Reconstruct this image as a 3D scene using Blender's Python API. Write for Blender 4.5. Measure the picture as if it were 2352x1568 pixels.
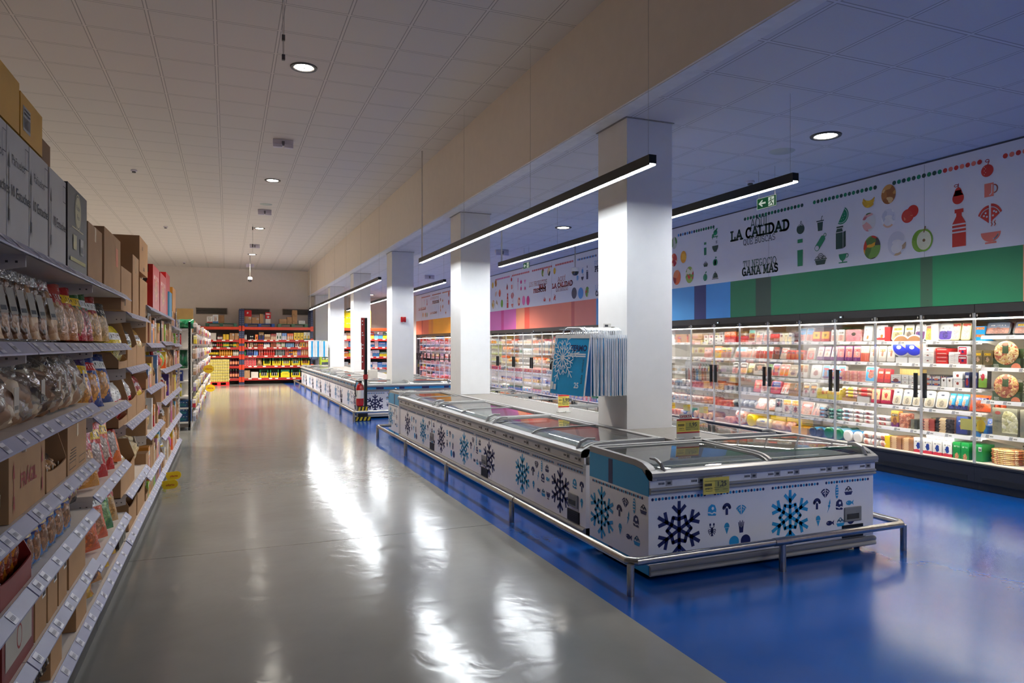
import bpy, math, random
from mathutils import Vector, Matrix
random.seed(7)
SC = bpy.context.scene
C = SC.collection
for o in list(bpy.data.objects):
    bpy.data.objects.remove(o)

# ------------------------------------------------------------------ camera, world, exposure
FPX, VX, V0, EYE = 1615.0, 521.6, 792.5, 1.555
YAW = math.atan((1176 - VX) / FPX)
cam = bpy.data.cameras.new('camera')
cam.sensor_width = 36.0
cam.lens = 36.0 * FPX / 2352
cam.shift_y = (V0 - 784) / 2352
cam.clip_start = 0.05
cam.clip_end = 200
camo = bpy.data.objects.new('camera', cam)
camo.location = (0, 0, EYE)
camo.rotation_euler = (math.pi / 2, 0, -YAW)
C.objects.link(camo)
SC.camera = camo
w = bpy.data.worlds.new('world')
SC.world = w
w.use_nodes = True
w.node_tree.nodes['Background'].inputs[0].default_value = (0.5, 0.5, 0.55, 1)
w.node_tree.nodes['Background'].inputs[1].default_value = 0.02
SC.view_settings.view_transform = 'Standard'
SC.view_settings.look = 'None'
SC.view_settings.gamma = 1
SC.view_settings.exposure = 0.0
SC.cycles.max_bounces = 9
SC.cycles.diffuse_bounces = 5
SC.cycles.glossy_bounces = 4
SC.cycles.transmission_bounces = 4
SC.cycles.transparent_max_bounces = 14
SC.cycles.caustics_reflective = False
SC.cycles.caustics_refractive = False
SC.cycles.sample_clamp_indirect = 6
LED_E, DOWN_W, CAB_E = 95.0, 850.0, 42.0   # strength of the store's own lamps

# measuring helpers: where the sight line through a photo point meets a wall or shelf plane
FW = (math.sin(YAW), math.cos(YAW))
RT = (math.cos(YAW), -math.sin(YAW))
def _ray(u, v):
    a = (u - 1176) / FPX
    return FW[0] + RT[0] * a, FW[1] + RT[1] * a, (V0 - v) / FPX
def onx(u, v, x):
    a, b, c = _ray(u, v); t = x / a
    return b * t, EYE + c * t
def ony(u, v, y):
    a, b, c = _ray(u, v); t = y / b
    return a * t, EYE + c * t
def onz(u, v, z):
    a, b, c = _ray(u, v); t = (z - EYE) / c
    return a * t, b * t
def scr(p):
    d = p[0] * FW[0] + p[1] * FW[1]
    return 1176 + FPX * (p[0] * RT[0] + p[1] * RT[1]) / max(d, .01)

# ------------------------------------------------------------------ mesh builder
class MB:
    def __init__(s): s.v = []; s.f = []; s.m = []
    def add(s, vs, fs, m=0):
        n = len(s.v); s.v += [tuple(p) for p in vs]
        for f in fs: s.f.append(tuple(i + n for i in f)); s.m.append(m)
        return n
    def box(s, x0, y0, z0, x1, y1, z1, m=0):
        v = [(x0,y0,z0),(x1,y0,z0),(x1,y1,z0),(x0,y1,z0),(x0,y0,z1),(x1,y0,z1),(x1,y1,z1),(x0,y1,z1)]
        s.add(v, [(0,3,2,1),(4,5,6,7),(0,1,5,4),(1,2,6,5),(2,3,7,6),(3,0,4,7)], m); return s
    def poly(s, pts, m=0): s.add(pts, [tuple(range(len(pts)))], m); return s
    def prism(s, prof, fn, a0, a1, m=0):
        # prof: 2D polygon (counter-clockwise), fn(p, q, a) -> xyz
        n = len(prof)
        v = [fn(p, q, a0) for p, q in prof] + [fn(p, q, a1) for p, q in prof]
        s.add(v, [tuple(range(n))[::-1], tuple(range(n, 2 * n))] + [(i, (i + 1) % n, n + (i + 1) % n, n + i) for i in range(n)], m); return s
    def lathe(s, prof, c=(0, 0, 0), n=16, m=0, ms=None, cap=True):
        k = len(prof); base = len(s.v)
        for r, z in prof:
            for i in range(n):
                a = 2 * math.pi * i / n
                s.v.append((c[0] + r * math.cos(a), c[1] + r * math.sin(a), c[2] + z))
        for j in range(k - 1):
            for i in range(n):
                s.f.append((base + j*n + i, base + j*n + (i+1) % n, base + (j+1)*n + (i+1) % n, base + (j+1)*n + i)); s.m.append(ms[j] if ms else m)
        if not cap: return s
        s.f.append(tuple(base + i for i in range(n))[::-1]); s.m.append(ms[0] if ms else m)
        s.f.append(tuple(base + (k-1)*n + i for i in range(n))); s.m.append(ms[-1] if ms else m)
        return s
    def tube(s, path, r, n=10, m=0):
        P = [Vector(p) for p in path]; base = len(s.v); up = Vector((0, 0, 1))
        for i, p in enumerate(P):
            d = ((P[i] - P[i-1]).normalized() if i else Vector()) + ((P[i+1] - P[i]).normalized() if i < len(P) - 1 else Vector())
            d.normalize()
            a = d.cross(up if abs(d.z) < .95 else Vector((1, 0, 0))).normalized(); b = d.cross(a)
            rr = r[i] if isinstance(r, (list, tuple)) else r
            for k in range(n):
                t = 2 * math.pi * k / n; s.v.append(tuple(p + a * (rr * math.cos(t)) + b * (rr * math.sin(t))))
        for i in range(len(P) - 1):
            for k in range(n):
                s.f.append((base+i*n+k, base+i*n+(k+1) % n, base+(i+1)*n+(k+1) % n, base+(i+1)*n+k)); s.m.append(m)
        s.f.append(tuple(base + k for k in range(n))[::-1]); s.m.append(m)
        s.f.append(tuple(base + (len(P)-1)*n + k for k in range(n))); s.m.append(m)
        return s
    def cyl(s, p0, p1, r, n=14, m=0): return s.tube([p0, p1], r, n, m)
    def mesh(s, name, mats, smooth=False):
        me = bpy.data.meshes.new(name)
        me.from_pydata(s.v, [], s.f); me.update()
        for t in (mats if isinstance(mats, (list, tuple)) else [mats]): me.materials.append(t)
        if any(s.m): me.polygons.foreach_set('material_index', s.m)
        if smooth:
            me.polygons.foreach_set('use_smooth', [True] * len(s.f))
            try: me.set_sharp_from_angle(angle=math.radians(35))
            except Exception: pass
        return me
    def build(s, name, mats, parent=None, loc=None, smooth=False, bevel=0):
        o = bpy.data.objects.new(name, s.mesh(name, mats, smooth)); C.objects.link(o)
        if parent: o.parent = parent
        if loc: o.location = loc
        if bevel:
            b = o.modifiers.new('bevel', 'BEVEL'); b.width = bevel; b.segments = 2; b.limit_method = 'ANGLE'
        return o

# ------------------------------------------------------------------ naming
def tag(o, label=None, cat=None, group=None, kind=None):
    if label: o['label'] = label
    if cat: o['category'] = cat
    if group: o['group'] = group
    if kind: o['kind'] = kind
    return o
def thing(name, label, cat, loc=(0, 0, 0), rz=0, group=None):
    o = bpy.data.objects.new(name, None); C.objects.link(o)
    o.empty_display_size = .1
    o.location = loc; o.rotation_euler = (0, 0, rz)
    return tag(o, label, cat, group)
def struct(name, mb, mats, **k):
    return tag(mb.build(name, mats, **k), kind='structure')
ORD = 'first second third fourth fifth sixth seventh eighth ninth tenth eleventh twelfth thirteenth fourteenth fifteenth sixteenth seventeenth eighteenth nineteenth twentieth'.split()
TENS = {2: 'twenty', 3: 'thirty', 4: 'forty', 5: 'fifty', 6: 'sixty', 7: 'seventy', 8: 'eighty', 9: 'ninety'}
def ordn(n):
    if n <= 20: return ORD[n - 1]
    if n % 10: return TENS[n // 10] + '-' + ORD[n % 10 - 1]
    return TENS[n // 10][:-1] + 'ieth'
REG = {}
def reg(o, desc, place, cat, group=None):
    o['category'] = cat
    if group: o['group'] = group
    REG.setdefault((desc, place), []).append(o)
    return o
def finish_labels():
    for (desc, place), L in REG.items():
        if not place.startswith((',', 'on ', 'in', 'of ')): place = ', ' + place
        if place[0] != ',': place = ' ' + place
        if len(L) == 1: L[0]['label'] = desc + place; continue
        L.sort(key=lambda o: (round(scr(o.location) / 3), -o.location.z))
        for i, o in enumerate(L):
            t = '%s %s from left%s' % (ordn(i + 1), desc, place); o['label'] = t if len(t.split()) < 17 else '%s %s%s' % (ordn(i + 1), desc, place)

# ------------------------------------------------------------------ materials
_M = {}
def srgb(c):
    return tuple(((x / 255) / 12.92 if x <= 10 else ((x / 255 + .055) / 1.055) ** 2.4) for x in c) + (1,)
def newmat(key):
    m = bpy.data.materials.new(key); m.use_nodes = True
    nt = m.node_tree; b = nt.nodes['Principled BSDF']
    return m, nt, b
def N(nt, t, **k):
    n = nt.nodes.new(t)
    for a, v in k.items(): setattr(n, a, v)
    return n
def M(key, col=(200, 200, 200), rough=.5, metal=0., var=.06, scale=8., bump=0., coat=0., spec=.5):
    """a plain surface with a little procedural unevenness in colour and gloss"""
    if key in _M: return _M[key]
    m, nt, b = newmat(key); L = nt.links.new
    c = srgb(col)
    tc = N(nt, 'ShaderNodeTexCoord'); no = N(nt, 'ShaderNodeTexNoise')
    no.inputs['Scale'].default_value = scale; no.inputs['Detail'].default_value = 4
    L(tc.outputs['Object'], no.inputs['Vector'])
    r = N(nt, 'ShaderNodeValToRGB')
    r.color_ramp.elements[0].position = .3; r.color_ramp.elements[1].position = .7
    r.color_ramp.elements[0].color = tuple(x * (1 - var) for x in c[:3]) + (1,)
    r.color_ramp.elements[1].color = tuple(min(1, x * (1 + var)) for x in c[:3]) + (1,)
    L(no.outputs['Fac'], r.inputs[0]); L(r.outputs[0], b.inputs['Base Color'])
    b.inputs['Roughness'].default_value = rough; b.inputs['Metallic'].default_value = metal
    b.inputs['Specular IOR Level'].default_value = spec
    b.inputs['Coat Weight'].default_value = coat; b.inputs['Coat Roughness'].default_value = .1
    if bump:
        bp = N(nt, 'ShaderNodeBump'); bp.inputs['Strength'].default_value = bump; bp.inputs['Distance'].default_value = .01
        L(no.outputs['Fac'], bp.inputs['Height']); L(bp.outputs[0], b.inputs['Normal'])
    _M[key] = m; return m
def EM(key, col, strength):
    if key in _M: return _M[key]
    m = bpy.data.materials.new(key); m.use_nodes = True; nt = m.node_tree
    nt.nodes.remove(nt.nodes['Principled BSDF'])
    e = N(nt, 'ShaderNodeEmission'); e.inputs[0].default_value = tuple(col) + (1,); e.inputs[1].default_value = strength
    nt.links.new(e.outputs[0], nt.nodes['Material Output'].inputs[0])
    _M[key] = m; return m
def GLASS(key, tint=(1, 1, 1), refl=1.0, rough=.02, haze=0., bump=0.):
    """thin pane or film: clear, with a Fresnel mirror on top"""
    if key in _M: return _M[key]
    m = bpy.data.materials.new(key); m.use_nodes = True; nt = m.node_tree; L = nt.links.new
    nt.nodes.remove(nt.nodes['Principled BSDF'])
    t = N(nt, 'ShaderNodeBsdfTransparent'); t.inputs[0].default_value = tuple(tint) + (1,)
    g = N(nt, 'ShaderNodeBsdfGlossy'); g.inputs['Roughness'].default_value = rough
    g.inputs['Color'].default_value = (1, 1, 1, 1)
    lw = N(nt, 'ShaderNodeFresnel'); lw.inputs['IOR'].default_value = 1.45
    mu = N(nt, 'ShaderNodeMath', operation='MULTIPLY'); mu.inputs[1].default_value = refl
    mx = N(nt, 'ShaderNodeMixShader')
    L(lw.outputs[0], mu.inputs[0]); L(mu.outputs[0], mx.inputs[0]); L(t.outputs[0], mx.inputs[1]); L(g.outputs[0], mx.inputs[2])
    out = mx.outputs[0]
    if haze:
        d = N(nt, 'ShaderNodeBsdfDiffuse'); d.inputs[0].default_value = (.8, .82, .82, 1)
        m2 = N(nt, 'ShaderNodeMixShader'); m2.inputs[0].default_value = haze
        L(out, m2.inputs[1]); L(d.outputs[0], m2.inputs[2]); out = m2.outputs[0]
    if bump:
        tc = N(nt, 'ShaderNodeTexCoord'); no = N(nt, 'ShaderNodeTexNoise'); no.inputs['Scale'].default_value = 26
        no.inputs['Detail'].default_value = 3; no.inputs['Distortion'].default_value = 1.2
        L(tc.outputs['Object'], no.inputs['Vector'])
        bp = N(nt, 'ShaderNodeBump'); bp.inputs['Strength'].default_value = bump; bp.inputs['Distance'].default_value = .02
        L(no.outputs['Fac'], bp.inputs['Height']); L(bp.outputs[0], g.inputs['Normal']); L(bp.outputs[0], lw.inputs['Normal'])
    L(out, nt.nodes['Material Output'].inputs[0])
    _M[key] = m; return m
def MOTTLE(key, cols=None, scale=30., rough=.5, bump=.3, axis=None):
    """food: cells of several colours"""
    if key in _M: return _M[key]
    m, nt, b = newmat(key); L = nt.links.new
    tc = N(nt, 'ShaderNodeTexCoord'); vo = N(nt, 'ShaderNodeTexVoronoi'); vo.inputs['Scale'].default_value = scale
    no = N(nt, 'ShaderNodeTexNoise'); no.inputs['Scale'].default_value = scale * .6
    L(tc.outputs['Object'], no.inputs['Vector'])
    mxv = N(nt, 'ShaderNodeMixRGB'); mxv.inputs[0].default_value = .06
    L(tc.outputs['Object'], mxv.inputs[1]); L(no.outputs['Color'], mxv.inputs[2]); L(mxv.outputs[0], vo.inputs['Vector'])
    sp = N(nt, 'ShaderNodeSeparateColor'); L(vo.outputs['Color'], sp.inputs[0])
    r = N(nt, 'ShaderNodeValToRGB'); r.color_ramp.interpolation = 'CONSTANT'
    e = r.color_ramp.elements
    while len(e) < len(cols): e.new(.5)
    for i, c in enumerate(cols): e[i].position = i / len(cols); e[i].color = srgb(c)
    L(sp.outputs[0], r.inputs[0]); L(r.outputs[0], b.inputs['Base Color'])
    b.inputs['Roughness'].default_value = rough
    if bump:
        bp = N(nt, 'ShaderNodeBump'); bp.inputs['Strength'].default_value = bump; bp.inputs['Distance'].default_value = .01; bp.invert = True
        L(vo.outputs['Distance'], bp.inputs['Height']); L(bp.outputs[0], b.inputs['Normal'])
    _M[key] = m; return m
def PK(bot, top, food=None, band=None, rough=.32, fz=.36, fr=.34, cut=.55, ink=True, bump=.0):
    """printed packaging: lower colour, upper colour, a picture of the food, a lettered band.  Front is the local +X face"""
    key = 'print_%s' % hash((bot, top, food, band, rough, fz, fr, cut, ink, bump))
    if key in _M: return _M[key]
    m, nt, b = newmat('printed_packaging'); L = nt.links.new
    tc = N(nt, 'ShaderNodeTexCoord'); sx = N(nt, 'ShaderNodeSeparateXYZ'); L(tc.outputs['Generated'], sx.inputs[0])
    no = N(nt, 'ShaderNodeTexNoise'); no.inputs['Scale'].default_value = 5; L(tc.outputs['Generated'], no.inputs['Vector'])
    def ma(op, a, bb, c=None):
        n = N(nt, 'ShaderNodeMath', operation=op)
        for i, x in enumerate((a, bb, c)):
            if x is None: continue
            if isinstance(x, (int, float)): n.inputs[i].default_value = x
            else: L(x, n.inputs[i])
        return n.outputs[0]
    def mix(f, a, bb):
        n = N(nt, 'ShaderNodeMixRGB')
        L(f, n.inputs[0])
        for i, x in ((1, a), (2, bb)):
            if isinstance(x, tuple): n.inputs[i].default_value = x
            else: L(x, n.inputs[i])
        return n.outputs[0]
    Y, Z = sx.outputs[1], sx.outputs[2]
    wob = ma('MULTIPLY_ADD', no.outputs['Fac'], .24, -.12)
    zz = ma('ADD', Z, wob)
    col = mix(ma('GREATER_THAN', zz, cut), srgb(bot), srgb(top))
    if food:
        vo = N(nt, 'ShaderNodeTexVoronoi'); vo.inputs['Scale'].default_value = 9; L(tc.outputs['Generated'], vo.inputs['Vector'])
        dy = ma('SUBTRACT', Y, .5); dz = ma('SUBTRACT', Z, fz)
        d = ma('SQRT', ma('ADD', ma('MULTIPLY', dy, dy), ma('MULTIPLY', dz, dz)), 0)
        d = ma('ADD', d, ma('MULTIPLY', vo.outputs['Distance'], .12))
        fcol = mix(ma('GREATER_THAN', vo.outputs['Distance'], .42), srgb(food), tuple(x * .55 for x in srgb(food)[:3]) + (1,))
        col = mix(ma('LESS_THAN', d, fr), col, fcol)
    if band:
        zb = ma('ABSOLUTE', ma('SUBTRACT', Z, .74), 0); yb = ma('ABSOLUTE', ma('SUBTRACT', Y, .5), 0)
        col = mix(ma('MULTIPLY', ma('LESS_THAN', zb, .085), ma('LESS_THAN', yb, .4)), col, srgb(band))
    if ink:
        br = N(nt, 'ShaderNodeTexNoise'); br.inputs['Scale'].default_value = 1; br.inputs['Detail'].default_value = 0
        mp = N(nt, 'ShaderNodeMapping'); mp.inputs['Scale'].default_value = (1, 26, 5); L(tc.outputs['Generated'], mp.inputs[0]); L(mp.outputs[0], br.inputs['Vector'])
        zb = ma('ABSOLUTE', ma('SUBTRACT', Z, .74), 0); yb = ma('ABSOLUTE', ma('SUBTRACT', Y, .5), 0)
        f = ma('MULTIPLY', ma('MULTIPLY', ma('LESS_THAN', zb, .045), ma('LESS_THAN', yb, .33)), ma('GREATER_THAN', br.outputs['Fac'], .5))
        lum = sum((band or top)) / 3
        col = mix(f, col, srgb((240, 238, 230)) if lum < 150 else srgb((40, 30, 40)))
    L(col, b.inputs['Base Color'])
    b.inputs['Roughness'].default_value = rough
    if bump:
        n2 = N(nt, 'ShaderNodeTexNoise'); n2.inputs['Scale'].default_value = 22; n2.inputs['Distortion'].default_value = 1.5; n2.inputs['Detail'].default_value = 3
        L(tc.outputs['Object'], n2.inputs['Vector'])
        bp = N(nt, 'ShaderNodeBump'); bp.inputs['Strength'].default_value = bump; bp.inputs['Distance'].default_value = .03
        L(n2.outputs['Fac'], bp.inputs['Height']); L(bp.outputs[0], b.inputs['Normal'])
    _M[key] = m; return m
# ------------------------------------------------------------------ room shell
ZL, ZR = 4.72, 3.655          # high ceiling over the aisle, lower ceiling over the freezers
XB, XW = 3.21, 7.42           # step between the two ceilings, right wall
YW = 31.3                     # back wall
def ceiling_mat(key, ox, oy, col):
    m, nt, b = newmat(key); L = nt.links.new
    ge = N(nt, 'ShaderNodeNewGeometry'); sx = N(nt, 'ShaderNodeSeparateXYZ'); L(ge.outputs['Position'], sx.inputs[0])
    def ma(op, a, bb=None):
        n = N(nt, 'ShaderNodeMath', operation=op)
        for i, x in enumerate((a, bb)):
            if x is None: continue
            if isinstance(x, (int, float)): n.inputs[i].default_value = x
            else: L(x, n.inputs[i])
        return n.outputs[0]
    def dist(s, o):
        f = ma('FRACT', ma('ADD', ma('DIVIDE', ma('SUBTRACT', s, o), .6), .5))
        return ma('MULTIPLY', ma('ABSOLUTE', ma('SUBTRACT', f, .5)), .6)
    d = ma('MINIMUM', dist(sx.outputs[0], ox), dist(sx.outputs[1], oy))
    r = N(nt, 'ShaderNodeValToRGB'); e = r.color_ramp.elements
    c = srgb(col)[:3]; mk = lambda k: tuple(x * k for x in c) + (1,)
    e[0].position = 0; e[0].color = mk(1.08)
    e[1].position = .010 / .3; e[1].color = mk(1.08)
    for p, k in ((.011, .5), (.018, .55), (.021, 1.0)):  # dark band beside each T-bar: its edge shadow, painted into the tile colour
        q = e.new(p / .3); q.color = mk(k)
    L(ma('DIVIDE', d, .3), r.inputs[0])
    no = N(nt, 'ShaderNodeTexNoise'); no.inputs['Scale'].default_value = 90; L(ge.outputs['Position'], no.inputs['Vector'])
    mx = N(nt, 'ShaderNodeMixRGB', blend_type='MULTIPLY'); mx.inputs[0].default_value = .12
    L(r.outputs[0], mx.inputs[1]); L(no.outputs['Color'], mx.inputs[2])
    L(mx.outputs[0], b.inputs['Base Color']); b.inputs['Roughness'].default_value = .75
    bp = N(nt, 'ShaderNodeBump'); bp.inputs['Strength'].default_value = .25; bp.inputs['Distance'].default_value = .003
    L(no.outputs['Fac'], bp.inputs['Height']); L(bp.outputs[0], b.inputs['Normal'])
    return m
def floor_mat(key, col, rough, seam, bump=.2):
    m, nt, b = newmat(key); L = nt.links.new
    ge = N(nt, 'ShaderNodeNewGeometry'); sx = N(nt, 'ShaderNodeSeparateXYZ'); L(ge.outputs['Position'], sx.inputs[0])
    n1 = N(nt, 'ShaderNodeTexNoise'); n1.inputs['Scale'].default_value = 1.3; n1.inputs['Detail'].default_value = 6; L(ge.outputs['Position'], n1.inputs['Vector'])
    n2 = N(nt, 'ShaderNodeTexNoise'); n2.inputs['Scale'].default_value = 5.; n2.inputs['Detail'].default_value = 3; n2.inputs['Distortion'].default_value = .6; L(ge.outputs['Position'], n2.inputs['Vector'])
    r = N(nt, 'ShaderNodeValToRGB'); c = srgb(col)
    r.color_ramp.elements[0].position = .25; r.color_ramp.elements[0].color = tuple(x * .86 for x in c[:3]) + (1,)
    r.color_ramp.elements[1].position = .75; r.color_ramp.elements[1].color = tuple(x * 1.1 for x in c[:3]) + (1,)
    L(n1.outputs['Fac'], r.inputs[0]); out = r.outputs[0]
    def ma(op, a, bb):
        n = N(nt, 'ShaderNodeMath', operation=op)
        for i, x in enumerate((a, bb)):
            if isinstance(x, (int, float)): n.inputs[i].default_value = x
            else: L(x, n.inputs[i])
        return n.outputs[0]
    f = ma('FRACT', ma('DIVIDE', ma('SUBTRACT', sx.outputs[1], seam - 2.525), 5.05), 0)
    dd = ma('MULTIPLY', ma('ABSOLUTE', ma('SUBTRACT', f, .5), 0), 5.05)
    mx = N(nt, 'ShaderNodeMixRGB'); L(ma('LESS_THAN', dd, .005), mx.inputs[0]); L(out, mx.inputs[1]); mx.inputs[2].default_value = tuple(x * .3 for x in c[:3]) + (1,)
    L(mx.outputs[0], b.inputs['Base Color'])
    rr = N(nt, 'ShaderNodeMapRange'); rr.inputs['To Min'].default_value = rough * .75; rr.inputs['To Max'].default_value = rough * 1.3
    L(n2.outputs['Fac'], rr.inputs[0]); L(rr.outputs[0], b.inputs['Roughness'])
    b.inputs['Specular IOR Level'].default_value = .62
    bp = N(nt, 'ShaderNodeBump'); bp.inputs['Strength'].default_value = bump; bp.inputs['Distance'].default_value = .012
    L(n2.outputs['Fac'], bp.inputs['Height']); L(bp.outputs[0], b.inputs['Normal'])
    return m
GREYF = floor_mat('polished_grey_floor', (126, 126, 122), .15, 5.72)
BLUEF = floor_mat('blue_epoxy_floor', (4, 68, 146), .17, 5.72, .08)
XBL = 2.135
struct('floor', MB().box(-9, -5, -.2, XBL, YW, 0), GREYF)
struct('floor_blue', MB().box(XBL, -5, -.2, 9, YW, 0), BLUEF)
CEIL = ceiling_mat('ceiling_tiles_high', 1.09, .24, (214, 206, 200))
CEIR = ceiling_mat('ceiling_tiles_low', 4.06, .24, (205, 205, 212))
struct('ceiling', MB().box(-9, -5, ZL, XB, YW, ZL + .1), CEIL)
lowc = MB().box(XB + .02, -5, ZR, 9, YW, ZR + .1)
struct('ceiling_low', lowc, CEIR)
PLASTER = M('warm_white_plaster', (226, 216, 204), .7, var=.02, bump=.05)
WHITE = M('white_painted_column', (236, 236, 236), .55, var=.015)
BACKW = M('back_wall_paint', (218, 208, 200), .7, var=.02)
struct('wall_bulkhead', MB().box(XB, -5, ZR, XB + .02, YW, ZL + .1), PLASTER)
struct('trim_1', MB().box(XB + .02, -5, ZR - .006, XB + .17, YW, ZR), M('bulkhead_border', (214, 214, 216), .6))
struct('wall_back', MB().box(-9, YW, 0, 9, YW + .2, ZL + .2), BACKW)
struct('wall_front', MB().box(-9, -5.2, 0, 9, -5, ZL + .2), BACKW)
struct('wall_left', MB().box(-9.2, -5, 0, -9, YW, ZL + .2), BACKW)
struct('wall_right', MB().box(8.6, -5, 0, 8.8, YW, ZR + .2), BACKW)
COLY = [5.60, 10.57, 15.55, 20.70, 25.72]
for i, y in enumerate(COLY):
    o = struct('column', MB().box(3.41, y, 0, 3.905, y + .54, ZR), WHITE, bevel=.004)
    o['label'] = '%s square white column from the camera rising to the low ceiling' % ordn(i + 1); o['category'] = 'column'
    struct('trim_%d' % (i + 2), MB().box(3.395, y - .015, ZR - .008, 3.92, y + .555, ZR), M('column_collar', (150, 148, 146), .5))
struct('column', MB().box(3.47, 30.7, 0, 4.03, YW - .003, ZR), WHITE)

# ------------------------------------------------------------------ wall banner over the fridges
BX = 7.415
def bpt(y, z, lift=0): return (BX - .003 - lift, y, z)
ban = thing('wall_banner', 'long white wall banner with food pictograms and slogans above coloured bands', 'banner', (XW, 4, 2.0))
def bpart(name, mb, mats):
    o = mb.build(name, mats); o.parent = ban; o.location = (-XW, -4, -2.0); return o
BW = M('banner_white', (226, 226, 230), .55, var=.01)
pan = MB(); pan.box(BX, -1, 2.565, 8.6, 29.1, ZR - .002)
for y in (.7, 3.2, 5.70, 8.2, 10.7, 13.2, 15.7, 18.2, 20.7, 23.2, 25.7, 28.2):
    pan.box(BX - .0015, y - .0015, 2.565, BX, y + .0015, ZR - .03, 1)
bpart('white_panel', pan, [BW, M('panel_joint', (150, 150, 156), .6)])
bpart('ceiling_bead', MB().box(BX - .004, -1, ZR - .02, BX, 29.1, ZR - .002), M('bead_dark', (70, 70, 78), .5))
BANDS = [(-1, 1.3, (222, 130, 110)), (1.3, 4.62, (222, 130, 110)), (4.62, 5.60, (0, 126, 80)), (5.60, 5.75, (44, 92, 66)), (5.75, 8.155, (0, 128, 82)), (8.155, 8.477, (48, 74, 62)),
         (8.477, 9.054, (14, 118, 78)), (9.054, 9.668, (64, 146, 214)), (9.668, 9.988, (34, 44, 104)), (9.988, 13.44, (72, 150, 212)), (13.44, 14.47, (218, 116, 104)),
         (14.47, 14.63, (190, 72, 70)), (14.63, 17.07, (228, 124, 100)), (17.07, 17.40, (232, 86, 62)), (17.40, 18.0, (240, 150, 110)), (18.0, 18.93, (216, 96, 170)),
         (18.93, 19.14, (206, 40, 130)), (19.14, 21.5, (214, 100, 170)), (21.5, 24.0, (240, 170, 60)), (24.0, 26.45, (242, 160, 48)), (26.45, 26.75, (222, 134, 60)), (26.75, 27.1, (232, 142, 60)),
         (27.1, 28.0, (226, 116, 92)), (28.0, 28.2, (206, 92, 80)), (28.2, 29.1, (234, 122, 92))]
for a, b_, c in BANDS:
    bpart('colour_band', MB().box(BX, a, 1.995, 8.6, b_, 2.565), M('band_%d_%d_%d' % c, c, .5, var=.03, scale=2))

# dots along the top edge
def circle(r, n=18, cx=0, cy=0, sy=1.0): return [(cx + r * math.cos(2 * math.pi * i / n), cy + r * sy * math.sin(2 * math.pi * i / n)) for i in range(n)]
def ink(c): return M('ink_%d_%d_%d' % c, c, .5, var=.02)
G1, G2, R1, R2, B1, B2, K1, P1, P2, O1 = (0, 128, 84), (30, 66, 56), (196, 42, 34), (222, 116, 98), (74, 146, 208), (40, 44, 76), (60, 62, 82), (236, 120, 176), (212, 40, 124), (222, 142, 70)
def dots(y0, y1, cols, z=3.50, step=.0645, r=.026):
    y = y0; cs = sorted(set(cols)); mb = MB(); i = 0
    while y < y1:
        c = cols[i % len(cols)] if len(cols) <= 4 else cols[min(i, len(cols) - 1)]
        mb.poly([bpt(y - p, z + q) for p, q in circle(r, 14)], cs.index(c)); y += step; i += 1
    bpart('dot_row', mb, [ink(c) for c in cs])
dots(5.06, 6.12, [R1, R2, R1, R2, R1, R2, R1] + [G1, G2] * 5)
dots(6.36, 7.35, [G2, G1])
dots(7.55, 8.75, [G2, G1])
dots(9.47, 10.5, [G2, G1] * 4 + [B2, B1] * 5)
dots(10.8, 13.2, [B2, B1])
for a, b_, c in ((13.45, 14.3, [B2, B1]), (14.55, 15.5, [R1, R2]), (15.7, 16.9, [R1, R2]), (17.1, 18.3, [R1, R2]), (18.5, 19.6, [P2, P1]), (24.2, 25.2, [O1, R2]), (25.4, 26.6, [O1, R2]), (26.9, 28.2, [O1, R2]), (2.6, 4.8, [R1, R2])):
    dots(a, b_, c)

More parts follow.
